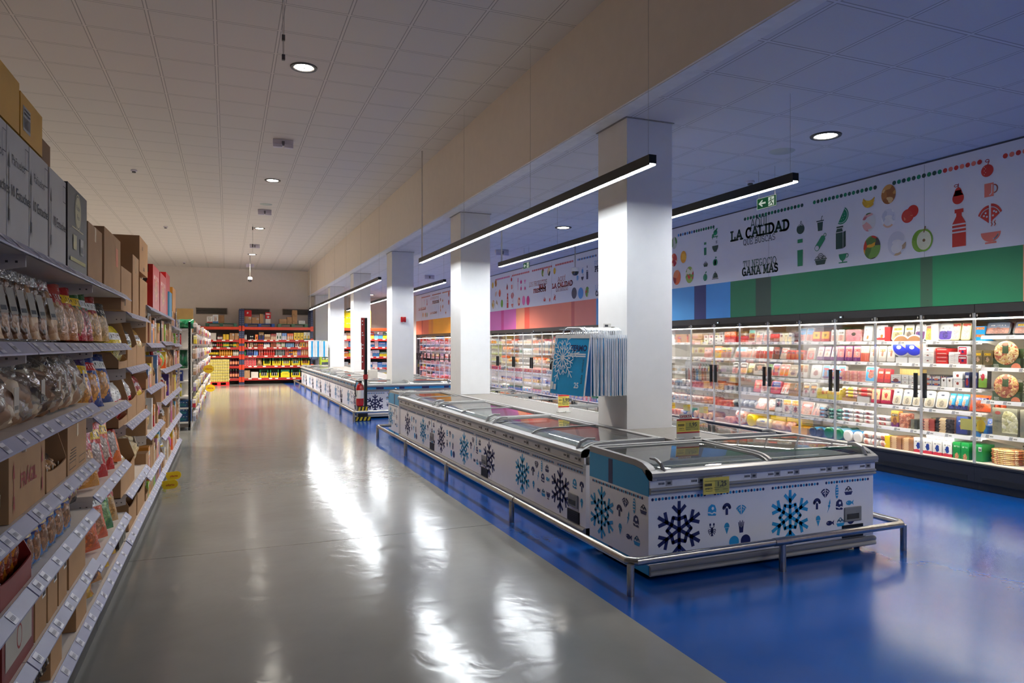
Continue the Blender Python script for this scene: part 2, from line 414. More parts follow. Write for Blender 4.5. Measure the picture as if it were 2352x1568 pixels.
# slab lettering drawn as strokes
def arc(cx, cy, rx, ry, a0, a1, n=9): return [(cx + rx * math.cos(math.radians(a0 + (a1 - a0) * i / n)), cy + ry * math.sin(math.radians(a0 + (a1 - a0) * i / n))) for i in range(n + 1)]
GL = {  # width, strokes, serif feet
 'A': (.8, [[(0, 0), (.4, 1), (.8, 0)], [(.16, .34), (.64, .34)]], [(.02, 0), (.78, 0)]),
 'L': (.62, [[(.1, 1), (.1, 0), (.6, 0), (.6, .28)]], [(.1, 1), (.1, 0)]),
 'C': (.7, [arc(.38, .5, .36, .5, 50, 310, 14), [(.66, .99), (.66, .7)]], []),
 'I': (.24, [[(.12, 0), (.12, 1)]], [(.12, 0), (.12, 1)]),
 'D': (.74, [[(.1, 0), (.1, 1)], [(.1, 1)] + arc(.3, .5, .4, .5, 90, -90) + [(.1, 0)]], [(.08, 0), (.08, 1)]),
 'Q': (.82, [arc(.4, .5, .38, .5, 0, 360, 18), [(.45, .2), (.78, -.12)]], []),
 'O': (.82, [arc(.4, .5, .38, .5, 0, 360, 18)], []),
 'U': (.76, [[(.1, 1), (.1, .35)] + arc(.38, .32, .28, .32, 180, 360, 8) + [(.66, .35), (.66, 1)]], [(.1, 1), (.66, 1)]),
 'E': (.62, [[(.6, .76), (.6, 1), (.1, 1), (.1, 0), (.6, 0), (.6, .24)], [(.1, .52), (.44, .52)]], [(.08, 1), (.08, 0)]),
 'B': (.7, [[(.1, 0), (.1, 1)], [(.1, 1)] + arc(.36, .76, .26, .24, 90, -90, 6) + [(.1, .52)], [(.1, .52)] + arc(.38, .26, .28, .26, 90, -90, 6) + [(.1, 0)]], [(.06, 0), (.06, 1)]),
 'S': (.64, [arc(.32, .75, .26, .25, 20, 270, 9) + arc(.32, .25, .28, .25, 90, -160, 9)], []),
 'T': (.72, [[(.04, .74), (.04, 1), (.68, 1), (.68, .74)], [(.36, 1), (.36, 0)]], [(.36, 0)]),
 'N': (.8, [[(.12, 0), (.12, 1), (.68, 0), (.68, 1)]], [(.12, 0), (.1, 1), (.68, 1)]),
 'G': (.76, [arc(.38, .5, .36, .5, 50, 330, 14), [(.46, .42), (.72, .42), (.72, .02)]], []),
 'M': (.96, [[(.12, 0), (.12, 1), (.48, .2), (.84, 1), (.84, 0)]], [(.12, 0), (.84, 0), (.1, 1), (.86, 1)]),
 'F': (.6, [[(.6, .76), (.6, 1), (.1, 1), (.1, 0)], [(.1, .52), (.44, .52)]], [(.1, 0), (.06, 1)]),
 'R': (.74, [[(.1, 0), (.1, 1)], [(.1, 1)] + arc(.38, .75, .28, .25, 90, -90, 7) + [(.1, .5)], [(.34, .5), (.68, 0)]], [(.1, 0), (.06, 1), (.68, 0)]),
 'P': (.66, [[(.1, 0), (.1, 1)], [(.1, 1)] + arc(.36, .73, .28, .27, 90, -90, 7) + [(.1, .46)]], [(.1, 0), (.06, 1)]),
 'J': (.5, [[(.4, 1), (.4, .25)] + arc(.2, .22, .2, .22, 0, -150, 6)], [(.4, 1)]),
}
def slab(text, w):
    x = 0; q = []
    for ch in text:
        if ch == ' ': x += .45; continue
        acc = {'Í': 'I', 'Á': 'A'}.get(ch, ch); wd, st, ser = GL[acc]
        sc = 1.0
        for s in st:
            for (a, b_), (c, d) in zip(s, s[1:]):
                dx, dy = c - a, d - b_; l = math.hypot(dx, dy) or 1e-6; ux, uy = dx / l, dy / l
                e = w * .42; nx, ny = -uy * w / 2, ux * w / 2
                q.append([(x + a - ux*e + nx, b_ - uy*e + ny), (x + c + ux*e + nx, d + uy*e + ny), (x + c + ux*e - nx, d + uy*e - ny), (x + a - ux*e - nx, b_ - uy*e - ny)])
        for a, b_ in ser:
            hw = .13 + w * .55; yb = b_
            q.append([(x + a - hw, yb - w*.4), (x + a + hw, yb - w*.4), (x + a + hw, yb + w*.4), (x + a - hw, yb + w*.4)])
        if acc != ch:
            cx = wd / 2; q.append([(x + cx - .04, 1.12), (x + cx + .06, 1.12), (x + cx + .2, 1.34), (x + cx + .06, 1.34)])
        x += wd + .13 + w * .45
    return q, x - .13 - w * .45
def lettering(text, uc, vc, hpx, col, w, width_px=None, par=None):
    y, z = onx(uc, vc, BX); _, z1 = onx(uc, vc - hpx / 2, BX); h = 2 * (z1 - z)
    q, W = slab(text, w); sx = h
    if width_px:
        ya = onx(uc - width_px / 2, vc, BX)[0]; yb = onx(uc + width_px / 2, vc, BX)[0]; sx = (ya - yb) / W; y = (ya + yb) / 2
    mb = MB()
    for p in q: mb.poly([bpt(y - (a - W / 2) * sx, z + (b_ - .5) * h) for a, b_ in p])
    bpart('lettering', mb, [ink(col)])
lettering('AQUÍ', 1743, 510, 21, (30, 84, 66), .11, 37)
lettering('LA CALIDAD', 1746, 529, 21, (34, 68, 56), .24, 132)
lettering('QUE BUSCAS', 1744, 550, 13, (34, 56, 56), .11, 73)
lettering('TU NEGOCIO', 1745, 602, 15, (30, 92, 68), .11, 76)
lettering('GANA MÁS', 1746, 619, 17, (34, 68, 56), .22, 81)
lettering('LOS PRODUCTOS', 1236, 650, 10, (204, 110, 100), .11, 41)
lettering('MÁS', 1246, 658, 10, (196, 70, 62), .24, 15)
lettering('FRESCOS', 1240, 666, 8, (190, 64, 56), .24, 28)
lettering('AQUÍ', 1290, 640, 10, (200, 110, 100), .11, 17)
lettering('LA CALIDAD', 1292, 653, 10, (190, 60, 54), .24, 46)
lettering('QUE BUSCAS', 1291, 664, 7, (200, 110, 100), .11, 28)
lettering('FO', 1371, 604, 11, (80, 150, 200), .08, 10)
lettering('PR', 1372, 617, 11, (44, 50, 78), .24, 10)
lettering('LA', 1372, 660, 11, (80, 150, 200), .08, 9)
lettering('CA', 1373, 673, 10, (44, 50, 78), .24, 9)
lettering('LA CALIDAD', 970, 709, 5, (226, 138, 100), .22, 16)
lettering('LOS PRODUCTOS', 998, 684, 5, (226, 160, 120), .11, 19)
lettering('FRESCOS', 1001, 693, 6, (216, 128, 90), .22, 15)
lettering('LA CALIDAD', 996, 718, 4, (226, 138, 100), .22, 15)

# pictograms: polygons in a box about one unit high, colour index 0 = ink, 1 = white cut-out
def rect(x0, y0, x1, y1): return [(x0, y0), (x1, y0), (x1, y1), (x0, y1)]
def rot(pts, a, cx=0, cy=0):
    c, s = math.cos(math.radians(a)), math.sin(math.radians(a)); return [(cx + (p-cx)*c - (q-cy)*s, cy + (p-cx)*s + (q-cy)*c) for p, q in pts]
def line(pts, w):
    out = []
    for (a, b_), (c, d) in zip(pts, pts[1:]):
        l = math.hypot(c - a, d - b_) or 1e-6; ux, uy = (c - a) / l, (d - b_) / l; nx, ny = -uy * w / 2, ux * w / 2; e = w * .3
        out.append([(a - ux*e + nx, b_ - uy*e + ny), (c + ux*e + nx, d + uy*e + ny), (c + ux*e - nx, d + uy*e - ny), (a - ux*e - nx, b_ - uy*e - ny)])
    return out
def half(cx, cy, rx, ry, a0, a1, n=14): return arc(cx, cy, rx, ry, a0, a1, n)
I0 = lambda *ps: [(0, p) for p in ps]
I1 = lambda *ps: [(1, p) for p in ps]
def ring(cx, cy, rx, ry, w, a0, a1): return [(0, p) for p in line(arc(cx, cy, rx, ry, a0, a1, 10), w)]
steam = lambda x: [(0, p) for p in line([(x, .3), (x + .05, .38), (x, .46), (x + .05, .54)], .045)]
PIC = {
 'tomato': I0(circle(.4, 20, 0, -.1, .95)) + I1(*line([(-.2, .16), (0, .24), (.2, .16)], .05)) + I0(*line([(0, .25), (.02, .45), (.08, .5)], .05)),
 'cup': I0([(-.2, -.5), (.2, -.5), (.26, .12), (-.26, .12)], rect(-.34, .17, .34, .25), *line([(.1, .24), (.16, .5), (.24, .52)], .05)),
 'melon': I0(rot(half(0, 0, .5, .5, 180, 360), 60)) + I1(*line(rot(arc(0, 0, .42, .42, 185, 355, 12), 60), .03), *[circle(.022, 6, *rot([(x, y)], 60)[0]) for x, y in ((-.2, -.1), (0, -.1), (.2, -.1), (-.1, -.22), (.1, -.22))]),
 'salami': I0(rot(rect(-.45, -.2, .3, .2), 50), rot(half(.3, 0, .16, .2, -90, 90), 50), circle(.2, 16, -.29, -.345)) + I1(circle(.16, 16, -.29, -.345)) + I0(*[circle(.045, 8, -.29 + dx, -.345 + dy) for dx, dy in ((-.06, .05), (.07, .06), (0, -.07))]) + ring(.36, .42, .1, .1, .04, 0, 360),
 'milk': I0(rect(-.26, -.5, .12, .22), [(.15, -.5), (.28, -.42), (.28, .26), (.15, .22)], [(-.26, .25), (.12, .25), (.08, .4), (-.2, .4)], rect(-.22, .43, .14, .5)),
 'jar': I0(rect(-.2, .36, .2, .5), [(-.2, -.5), (.2, -.5), (.22, .1), (-.22, .1)]),
 'pasta': I0([(-.36, -.4), (.36, -.4), (.48, -.08), (-.48, -.08)], rect(-.54, -.06, .54, 0)) + ring(-.28, 0, .14, .16, .04, 0, 180) + ring(.28, 0, .14, .16, .04, 0, 180) + ring(0, 0, .26, .36, .04, 0, 180) + ring(0, 0, .18, .24, .04, 0, 180) + ring(0, 0, .1, .12, .04, 0, 180),
 'tea': I0(half(-.05, .2, .34, .5, 180, 360), rect(-.4, -.46, .36, -.38), rect(-.1, -.42, 0, -.25)) + ring(.32, .05, .12, .13, .05, -110, 110),
 'roast': I0(circle(.26, 16, .08, .02, .9), circle(.14, 12, -.22, -.18), [(-.4, -.36), (.4, -.36), (.4, -.28), (-.4, -.28)], rect(-.32, -.5, -.24, -.34), rect(.24, -.5, .32, -.34), [(.1, .1), (.38, .3), (.3, .4), (0, .2)]) + steam(-.22) + steam(-.1),
 'soup': I0(half(0, .12, .42, .5, 180, 360), rect(-.2, -.42, .2, -.36)) + steam(.1) + steam(.22),
 'glass': I0([(-.2, -.4), (.2, -.4), (.22, .1), (-.22, .1)], rect(-.2, .3, .2, .46)),
 'apple': I0(circle(.24, 14, -.1, -.1, 1.3), circle(.24, 14, .1, -.1, 1.3), *line([(0, .2), (.04, .46)], .05), rot(circle(.12, 10, .12, .36, .5), 20, .12, .36)),
 'lemon': I0(circle(.3, 16, 0, -.12, 1.15), *line([(0, .2), (.05, .36)], .05), rot(circle(.13, 10, .12, .36, .5), 30, .12, .36)) + I1(*[circle(.02, 6, -.12 + .06 * (i % 2), -.3 + .09 * i) for i in range(5)]),
 'cloche': I0(half(0, -.28, .42, .56, 0, 180), rect(-.52, -.4, .52, -.33), circle(.06, 8, 0, .36)) + I1(*line(arc(0, -.28, .33, .45, 110, 165, 6), .03)),
 'pear': I0(circle(.3, 18, 0, -.22), circle(.17, 14, 0, .12, 1.2), [(-.27, -.1), (.27, -.1), (.16, .18), (-.16, .18)], *line([(0, .3), (.02, .5)], .04)) + ring(-.1, .42, .1, .06, .03, 0, 360),
 'bottle': I0(rect(-.2, -.5, .2, -.14), rect(-.2, -.1, .2, -.04), rect(-.2, 0, .2, .06), [(-.2, .1), (.2, .1), (.08, .3), (-.08, .3)], rect(-.08, .3, .08, .38), rect(-.13, .38, .13, .48)),
 'orange': I0(circle(.34, 20, 0, -.14), *line([(.02, .18), (.1, .34)], .05)) + ring(.0, .4, .1, .07, .04, 0, 360) + I1(*[circle(.02, 6, -.16 + .07 * (i % 2), -.32 + .1 * i) for i in range(5)]),
 'mug': I0(rect(-.36, -.4, .2, .42)) + ring(.24, .04, .18, .24, .07, -95, 95) + I1(*line([(.1, .3), (.08, -.2), (-.04, -.3)], .05)),
 'pizza': I0([(-.05, -.48)] + arc(-.05, -.48, .6, .86, 90, 150, 8), [(.05, -.42)] + arc(.05, -.42, .6, .86, 30, 90, 8)) + I1(*line(arc(-.05, -.48, .5, .7, 92, 148, 8), .04), *line(arc(.05, -.42, .5, .7, 32, 88, 8), .04), *[circle(.05, 8, x, y) for x, y in ((-.2, .02), (-.14, -.16), (-.28, -.1), (.2, .06), (.15, -.14), (.3, 0))]),
 'bowl': I0(half(0, .02, .46, .44, 180, 360), rect(-.26, -.5, .26, -.42)) + I1(*line(arc(0, .02, .36, .34, 290, 340, 6), .06)) + steam(.02) + steam(.16),
 'fork': I0(rect(-.03, -.5, .03, .2), rect(-.09, .2, .09, .26), rect(-.09, .24, -.05, .5), rect(-.02, .24, .02, .5), rect(.05, .24, .09, .5)),
 'can': I0(rect(-.28, -.5, .28, .3), rect(-.28, .36, .28, .44)),
 'disc': I0(circle(.5, 24)),
}
def pic(kind, u, v, hpx, c, sx=1.0):
    y, z = onx(u, v, BX); h = 2 * (onx(u, v - hpx / 2, BX)[1] - z)
    mb = MB()
    for k, p in PIC[kind]: mb.poly([bpt(y - a * h * sx, z + b_ * h, .001 * k) for a, b_ in p], k)
    bpart('pictogram', mb, [ink(c), BW])
for a in [('tomato', 1839, 523, 30, G2), ('cup', 1884, 514, 32, G2), ('melon', 1933, 495, 40, G1), ('jar', 1838, 580, 62, G1, .62), ('salami', 1885, 556, 36, G1), ('milk', 1931, 545, 52, G2), ('pasta', 1885, 594, 34, G2), ('tea', 1937, 589, 32, G1),
          ('roast', 1642, 535, 27, G1), ('soup', 1643, 567, 26, G2), ('glass', 1620, 572, 34, G1, .6), ('pasta', 1621, 606, 16, G2), ('apple', 1643, 600, 24, G1), ('lemon', 1620, 634, 24, G1), ('cloche', 1643, 632, 22, G2),
          ('pear', 2201, 445, 46, R1), ('bottle', 2203, 522, 88, R1, .92), ('orange', 2268, 386, 42, R1), ('mug', 2275, 436, 38, R2), ('pizza', 2274, 489, 48, R1), ('bowl', 2276, 534, 50, R2),
          ('pear', 1165, 658, 14, R1), ('bottle', 1166, 690, 34, R1, .8), ('orange', 1175, 640, 13, R1), ('mug', 1176, 659, 12, R2), ('pizza', 1177, 679, 17, R1), ('bowl', 1177, 698, 15, R2),
          ('fork', 1190, 652, 27, P2), ('tomato', 1197, 646, 12, P2), ('tea', 1206, 645, 12, P1), ('lemon', 1197, 661, 13, P2), ('cloche', 1206, 661, 11, P2),
          ('pasta', 1251, 687, 12, R1), ('cup', 1263, 687, 10, R1), ('roast', 1274, 683, 15, R1),
          ('disc', 1203, 690, 22, P1, .8), ('disc', 1213, 690, 22, P2, .8), ('disc', 1319, 673, 26, K1), ('disc', 1334, 673, 26, B1),
          ('apple', 1327, 622, 16, B2), ('lemon', 1338, 621, 15, B1), ('soup', 1338, 637, 15, B2), ('mug', 1327, 638, 13, B1), ('can', 1349, 630, 22, B2, .7), ('can', 1349, 612, 6, B2, .9),
          ('bottle', 1012, 708, 14, O1), ('pizza', 1017, 704, 10, O1), ('tomato', 1017, 689, 8, O1), ('mug', 1012, 688, 8, R2), ('bowl', 1024, 716, 10, O1), ('fork', 975, 694, 12, R2), ('bottle', 981, 694, 14, R2),
          ('disc', 972, 723, 11, O1, .7), ('disc', 977, 723, 11, O1, .7)]:
    pic(*a)
def photo(u, v, hpx, key, cols, sx=1.0, scale=14, extra=None):
    y, z = onx(u, v, BX); h = 2 * (onx(u, v - hpx / 2, BX)[1] - z)
    mb = MB(); mats = [MOTTLE('food_photo_' + key, cols, scale, .55, 0)]
    if extra == 'banana':
        for k, (dy, a0) in enumerate(((.16, 0), (0, -6), (-.18, -14))):
            top = arc(0, .5 + dy, .62, .62, 205 + a0, 330 + a0, 10); bot = arc(.02, .62 + dy, .58, .54, 325 + a0, 210 + a0, 10)
            mb.poly([bpt(y - p * h * .9, z + (q - .3) * h * .9, .001 * k) for p, q in top + bot], 1 if k == 1 else 0)
        mats.append(MOTTLE('food_photo_banana_b', [(214, 170, 40), (228, 188, 60)], 8, .55, 0))
    elif extra == 'apple':
        for (cx, rx, k, c) in ((-.12, .42, 0, 0), (.06, .42, 1, 1), (.06, .35, 2, 2)):
            mb.poly([bpt(y - (cx + p * rx / .5) * h, z + q * h * (1 if k < 2 else .84), .001 * k) for p, q in circle(.5, 22)], k)
        mb.poly([bpt(y - (p + .06) * h, z + q * h, .003) for p, q in circle(.07, 10)], 3)
        mb.poly([bpt(y - p * h, z + q * h, .003) for p, q in line([(.06, .36), (.12, .6)], .05)[0]], 3)
        mats += [M('apple_peel', (120, 168, 50)), M('apple_flesh', (226, 228, 196)), M('apple_core', (120, 84, 40))]
    elif extra == 'tomato':
        mb.poly([bpt(y - (p + .18) * h * .8, z + (q + .16) * h * .8) for p, q in circle(.4, 20)], 1)
        mb.poly([bpt(y - (p - .18) * h * .8, z + (q - .08) * h * .8, .001) for p, q in circle(.44, 20)], 1)
        mb.poly([bpt(y - (p - .18) * h * .8, z + (q - .08) * h * .8, .002) for p, q in circle(.36, 20)], 0)
        mats.append(M('tomato_skin', (196, 40, 30)))
    else:
        mb.poly([bpt(y - p * h * sx, z + q * h) for p, q in circle(.5, 26)])
        if extra == 'bowl':
            mb.poly([bpt(y - (p + .0) * h, z + (q - .18) * h, .001) for p, q in circle(.26, 18, 0, 0, .85)], 1); mats.append(M('photo_dairy_white', (232, 230, 226)))
            mb.poly([bpt(y - (p + .0) * h, z + (q + .06) * h, .0015) for p, q in circle(.22, 18, 0, 0, .45)], 1)
    bpart('food_photo', mb, mats)
photo(1996, 459, 33, 'banana', [(226, 186, 44), (206, 160, 30)], extra='banana')
photo(2041, 446, 45, 'pie', [(206, 150, 80), (176, 112, 50), (226, 190, 130), (150, 90, 40)], .85)
photo(1996, 510, 43, 'ham', [(214, 140, 140), (190, 110, 112), (226, 170, 160), (220, 220, 214), (70, 96, 60)], .85, 9)
photo(2041, 501, 44, 'cottage', [(214, 216, 224), (236, 236, 236), (196, 200, 210), (222, 182, 150)], .85, 10, 'bowl')
photo(2091, 492, 45, 'tomato', [(210, 90, 66), (220, 130, 100), (196, 60, 46)], extra='tomato')
photo(2003, 568, 54, 'salad', [(86, 120, 52), (232, 168, 40), (60, 62, 60), (222, 200, 150), (200, 60, 40), (120, 160, 70)], .85, 10)
photo(2060, 559, 56, 'milk', [(226, 226, 226), (206, 208, 214), (190, 160, 120), (236, 236, 236)], .85, 7, 'bowl')
photo(2120, 552, 52, 'greenapple', [(130, 176, 60), (110, 160, 46)], extra='apple')
photo(1549, 558, 28, 'celery', [(90, 140, 70), (120, 160, 90), (200, 206, 190)], .8, 10)
photo(1570, 590, 28, 'orange', [(232, 176, 50), (220, 150, 40), (240, 200, 90)], .8, 10)
photo(1548, 597, 30, 'prawns', [(220, 120, 90), (200, 70, 60), (236, 190, 160), (180, 40, 60)], .85, 10)
photo(1555, 637, 34, 'salmon', [(228, 140, 96), (236, 180, 150), (226, 110, 60), (150, 40, 40)], .85, 8)
photo(1584, 631, 38, 'greens', [(150, 180, 80), (110, 150, 60), (200, 60, 50), (226, 226, 200)], .8, 12)
for a in [(1247, 626, 18, 'greens', .8), (1261, 624, 19, 'salad', .8), (1274, 622, 15, 'banana', .8), (1349, 670, 24, 'greens', .8), (1192, 692, 20, 'prawns', .8), (1139, 650, 17, 'pie', .8), (1132, 655, 14, 'banana', .8), (1139, 673, 18, 'cottage', .8), (1148, 673, 17, 'tomato', .8), (1142, 698, 20, 'milk', .8), (1153, 697, 18, 'greenapple', .8), (1133, 699, 20, 'salad', .8), (1031, 675, 13, 'tomato', .7), (1031, 694, 12, 'prawns', .7), (981, 723, 11, 'greens', .6)]:
    photo(a[0], a[1], a[2], a[3], [(200, 180, 90), (150, 160, 80)], a[4])

# ------------------------------------------------------------------ lamps
BLK = M('black_aluminium', (38, 40, 42), .4, .6)
LEDM = EM('led_diffuser', (.92, .97, 1.0), LED_E)
STEEL = M('brushed_steel', (176, 174, 170), .28, 1., var=.1, scale=40)
def led_bar(x, y0, y1, zb, zc, desc):
    t = thing('led_bar', desc, 'lamp', (x, y0, zb))
    n = y1 - y0
    h = MB(); h.box(-.032, 0, .012, .032, n, .078); h.box(-.032, 0, 0, -.026, n, .012); h.box(.026, 0, 0, .032, n, .012)
    h.build('housing', BLK, t)
    MB().box(-.026, .004, .001, .026, n - .004, .013).build('diffuser', LEDM, t)
    k = max(2, round(n / 2.26)); ys = [.06 + (n - .12) * i / k for i in range(k + 1)]
    for q in ys:
        MB().cyl((0, q, .078), (0, q, zc - zb - .003), .0016, 6).build('suspension_cable', STEEL, t)
    MB().cyl((0, n - .1, .078), (0, n - .1, zc - zb - .003), .012, 8).build('supply_conduit', M('white_conduit', (206, 202, 196), .5), t)
led_bar(2.945, 4.47, 11.27, 2.90, ZL, 'long black linear lamp hanging over the nearest chest freezers on the aisle side')
led_bar(2.945, 14.6, 27.9, 2.90, ZL, 'long black linear lamp hanging over the far chest freezers on the aisle side')
led_bar(4.35, 4.50, 11.3, 2.90, ZR, 'black linear lamp hanging on the fridge side of the nearest column')
led_bar(4.35, -4.5, 1.14, 2.90, ZR, 'black linear lamp behind the camera on the fridge side')
led_bar(4.35, 14.6, 27.9, 2.90, ZR, 'black linear lamp hanging on the fridge side of the far columns')
DOWN = EM('downlight_glow', (1., .93, .82), 45)
def downlight(x, y, z, desc, k=1.):
    t = thing('downlight', desc, 'lamp', (x, y, z))
    MB().lathe([(.115, -.012), (.145, -.012), (.15, 0), (.15, .004), (.115, .004)], n=28, cap=False).build('trim_ring', M('downlight_ring', (60, 58, 56), .4), t, smooth=True)
    MB().lathe([(.114, .0), (.085, .05), (.085, .052), (.114, .002)], n=24, cap=False).build('reflector', M('downlight_reflector', (220, 210, 190), .2, .8), t, smooth=True)
    MB().lathe([(.0, .0), (.10, .0), (.10, .004), (0, .004)], (0, 0, -.006), n=20).build('lens', DOWN, t)
    MB().lathe([(.0, -.0), (.014, 0), (.014, .003), (0, .003)], (0, 0, -.010), n=10).build('sensor_button', BLK, t)
    l = bpy.data.lights.new('downlight_light', 'SPOT'); l.energy = DOWN_W * k; l.color = (1., .89, .76); l.spot_size = math.radians(125); l.spot_blend = .7; l.shadow_soft_size = .1
    o = bpy.data.objects.new('downlight_light', l); C.objects.link(o); o.parent = t; o.location = (0, 0, -.02)
DN = ['nearest the camera', 'second from the camera', 'third from the camera', 'farthest from the camera']
for y, d, k in zip((8.315, 14.24, 20.21, 26.12), DN, (.6, 1.1, 2.2, 4.5)): downlight(.81, y, ZL, 'round recessed downlight in the high ceiling %s' % d, k)
for y, d in zip((5.35, 11.285, 17.3, 23.3, 29.4), ('near the speaker grille and nearest linear lamp', 'seen between the first two columns', 'hidden above the far linear lamp', 'beyond the third column', 'far off near the back wall')): downlight(5.56, y, ZR, 'round recessed downlight in the low ceiling %s' % d, .5 + y / 20)
for x, y in ((.81, -3.5), (5.56, -.6)): downlight(x, y, ZL if x < 3 else ZR, 'round recessed downlight behind the camera on the %s ceiling' % ('low' if x > 3 else 'high'), 1.2 if x > 3 else .3)
for y in (2.3, 8.3, 14.2, 20.2, 26.1):   # next aisle's row of lamps, out over the shelving
    downlight(-4.6, y, ZL, 'round recessed downlight over the next aisle at %s row' % ordn(int(y / 5.9) + 1), .2 + y / 6)
SHELL = M('lilac_white_plastic', (206, 200, 214), .45)
def emergency(x, y, z, desc):
    t = thing('emergency_light', desc, 'emergency light', (x, y, z))
    MB().box(-.15, -.05, -.07, .15, .05, 0).build('housing', SHELL, t, bevel=.006)
    for s in (-1, 1):
        mb = MB(); mb.box(-.068, -.035, -.125, .068, .03, -.07)
        o = mb.build('lamp_head', SHELL, t, bevel=.008); o.location = (s * .078, -.03, 0); o.rotation_euler = (0, 0, s * .15)
    MB().box(-.02, -.07, -.10, .02, -.05, -.03).build('pivot', M('grey_pivot', (110, 106, 116), .5), t)
for (x, y, z), d in zip(((.80, 11.4, ZL), (.815, 17.43, ZL), (.805, 23.5, ZL), (.83, 29.3, ZL), (5.62, 14.47, ZR), (5.63, 20.52, ZR)),
    ('nearest on the high ceiling', 'second on the high ceiling beyond the second downlight', 'third on the high ceiling', 'farthest on the high ceiling above the dome camera', 'nearest on the low ceiling right of the second column', 'on the low ceiling between the second and third columns')):
    emergency(x, y, z, 'twin-head emergency light %s' % d)
for (x, y, z), d in zip(((5.57, 5.96, ZR), (.81, 16.72, ZL)), ('low ceiling by the right downlight', 'high ceiling in front of the second emergency light')):
    o = MB().lathe([(.0, -.008), (.12, -.008), (.135, 0), (.135, .002)], n=28).build('ceiling_speaker', M('speaker_grille', (170, 176, 172), .6, bump=.2, scale=200), loc=(x, y, z), smooth=True)
    tag(o, 'round grey speaker grille in the %s' % d, 'speaker')
for (x, y, z), d in zip(((-1.56, 14.34, ZL), (-1.52, 20.86, ZL), (-1.52, 29.6, ZL), (6.21, 7.2, ZR)), ('nearest on the high ceiling left of the lamps', 'second on the high ceiling left of the lamps', 'farthest on the high ceiling left of the lamps', 'on the low ceiling above the green exit sign')):
    t = thing('smoke_detector', 'small round smoke detector %s' % d, 'smoke detector', (x, y, z))
    MB().lathe([(.05, 0), (.055, -.01), (.055, -.02), (.04, -.03)], n=18).build('base', SHELL, t, smooth=True)
    MB().lathe([(.03, -.03), (.035, -.038), (.03, -.05), (.0, -.054)], n=16).build('sensor_cap', M('dark_cap', (70, 66, 70), .5), t, smooth=True)
def dome_camera(x, y, z, zc, desc, r=.075):
    t = thing('dome_camera', desc, 'camera', (x, y, z))
    MB().cyl((0, 0, .06), (0, 0, zc - z), .012, 8).build('drop_rod', STEEL, t)
    MB().lathe([(r * .5, .06), (r * .95, .05), (r, .0), (r, -.03)], n=20).build('housing', M('camera_white', (226, 224, 222), .4), t, smooth=True)
    MB().lathe([(r * .9, -.03), (r * .82, -.07), (r * .5, -.105), (0, -.115)], n=18).build('dome', M('dark_dome', (26, 26, 30), .1, coat=.5), t, smooth=True)
dome_camera(.75, 26.5, 3.90, ZL, 'small dome camera hanging on a rod in front of the back wall')
dome_camera(6.6, 12.85, 3.09, ZR, 'white dome camera on a rod in front of the wall banner', .085)
t = thing('hanging_wire', 'pair of thin wires with clips dangling from the high ceiling near a downlight', 'wire', (.479, 6.77, ZL))
for dx in (-.008, .008): MB().cyl((dx, 0, 0), (dx * .4, 0, -.52), .0025, 6).build('wire', STEEL, t)
for dz in (-.34, -.52): MB().box(-.014, -.014, dz - .03, .014, .014, dz + .02).build('clip', M('clip_grey', (90, 86, 84), .4, .5), t)
t = thing('hanging_wire', 'short thin wire with clips dangling between the far ceiling lamps', 'wire', (.62, 19.6, ZL))
MB().cyl((0, 0, 0), (0, 0, -.75), .003, 6).build('wire', STEEL, t)
for dz in (-.1, -.55): MB().box(-.014, -.014, dz - .05, .014, .014, dz + .03).build('clip', M('clip_grey'), t)

# green exit signs
GRN = M('exit_green', (20, 126, 66), .35)
LIT = EM('exit_pale', (.75, .86, .74), .55)
def exit_sign(x, y0, y1, zb, zt, desc):
    w_, h_ = y1 - y0, zt - zb; yc = (y0 + y1) / 2
    t = thing('exit_sign', desc, 'sign', (x, yc, zb))
    b_ = MB(); b_.box(-.004, -w_ / 2, 0, .004, w_ / 2, h_); b_.build('panel', GRN, t)
    q = lambda p, z: (-.0052, -p * w_, z * h_)
    fr = MB()
    for a in (rect(-.5, 0, .5, .03), rect(-.5, .97, .5, 1), rect(-.5, 0, -.485, 1), rect(.485, 0, .5, 1)): fr.poly([q(*p) for p in a])
    fr.build('border', LIT, t)
    ar = MB(); ar.poly([q(*p) for p in [(-.42, .5), (-.24, .2), (-.2, .2), (-.2, .3), (-.28, .42), (-.04, .42), (-.04, .58), (-.28, .58), (-.2, .7), (-.2, .8), (-.24, .8)]])
    ar.build('arrow', LIT, t)
    d = MB(); d.poly([q(*p) for p in rect(.1, .1, .4, .9)]); d.build('doorway', LIT, t)
    q2 = lambda p, z: (-.0064, -p * w_, z * h_)
    r_ = MB(); r_.poly([q2(*p) for p in circle(.04, 10, .235, .76, 1.6)])
    for pl in ([(.23, .64), (.25, .42)], [(.25, .42), (.33, .28), (.33, .14)], [(.25, .42), (.2, .26), (.12, .22)], [(.24, .62), (.33, .56), (.37, .66)], [(.23, .62), (.16, .54), (.13, .44)]):
        for p in line(pl, .045): r_.poly([q2(*z) for z in p])
    r_.build('running_figure', GRN, t)
    for s in (-.42, .42): MB().cyl((0, s * w_, h_), (0, s * w_, ZR - zb), .0025, 6).build('suspension_wire', STEEL, t)
exit_sign(5.95, 6.455, 6.775, 3.19, 3.32, 'green exit sign with arrow hanging below the linear lamp before the banner')
exit_sign(5.95, 13.7, 14.02, 3.20, 3.33, 'green exit sign with arrow far off between the first and second columns')
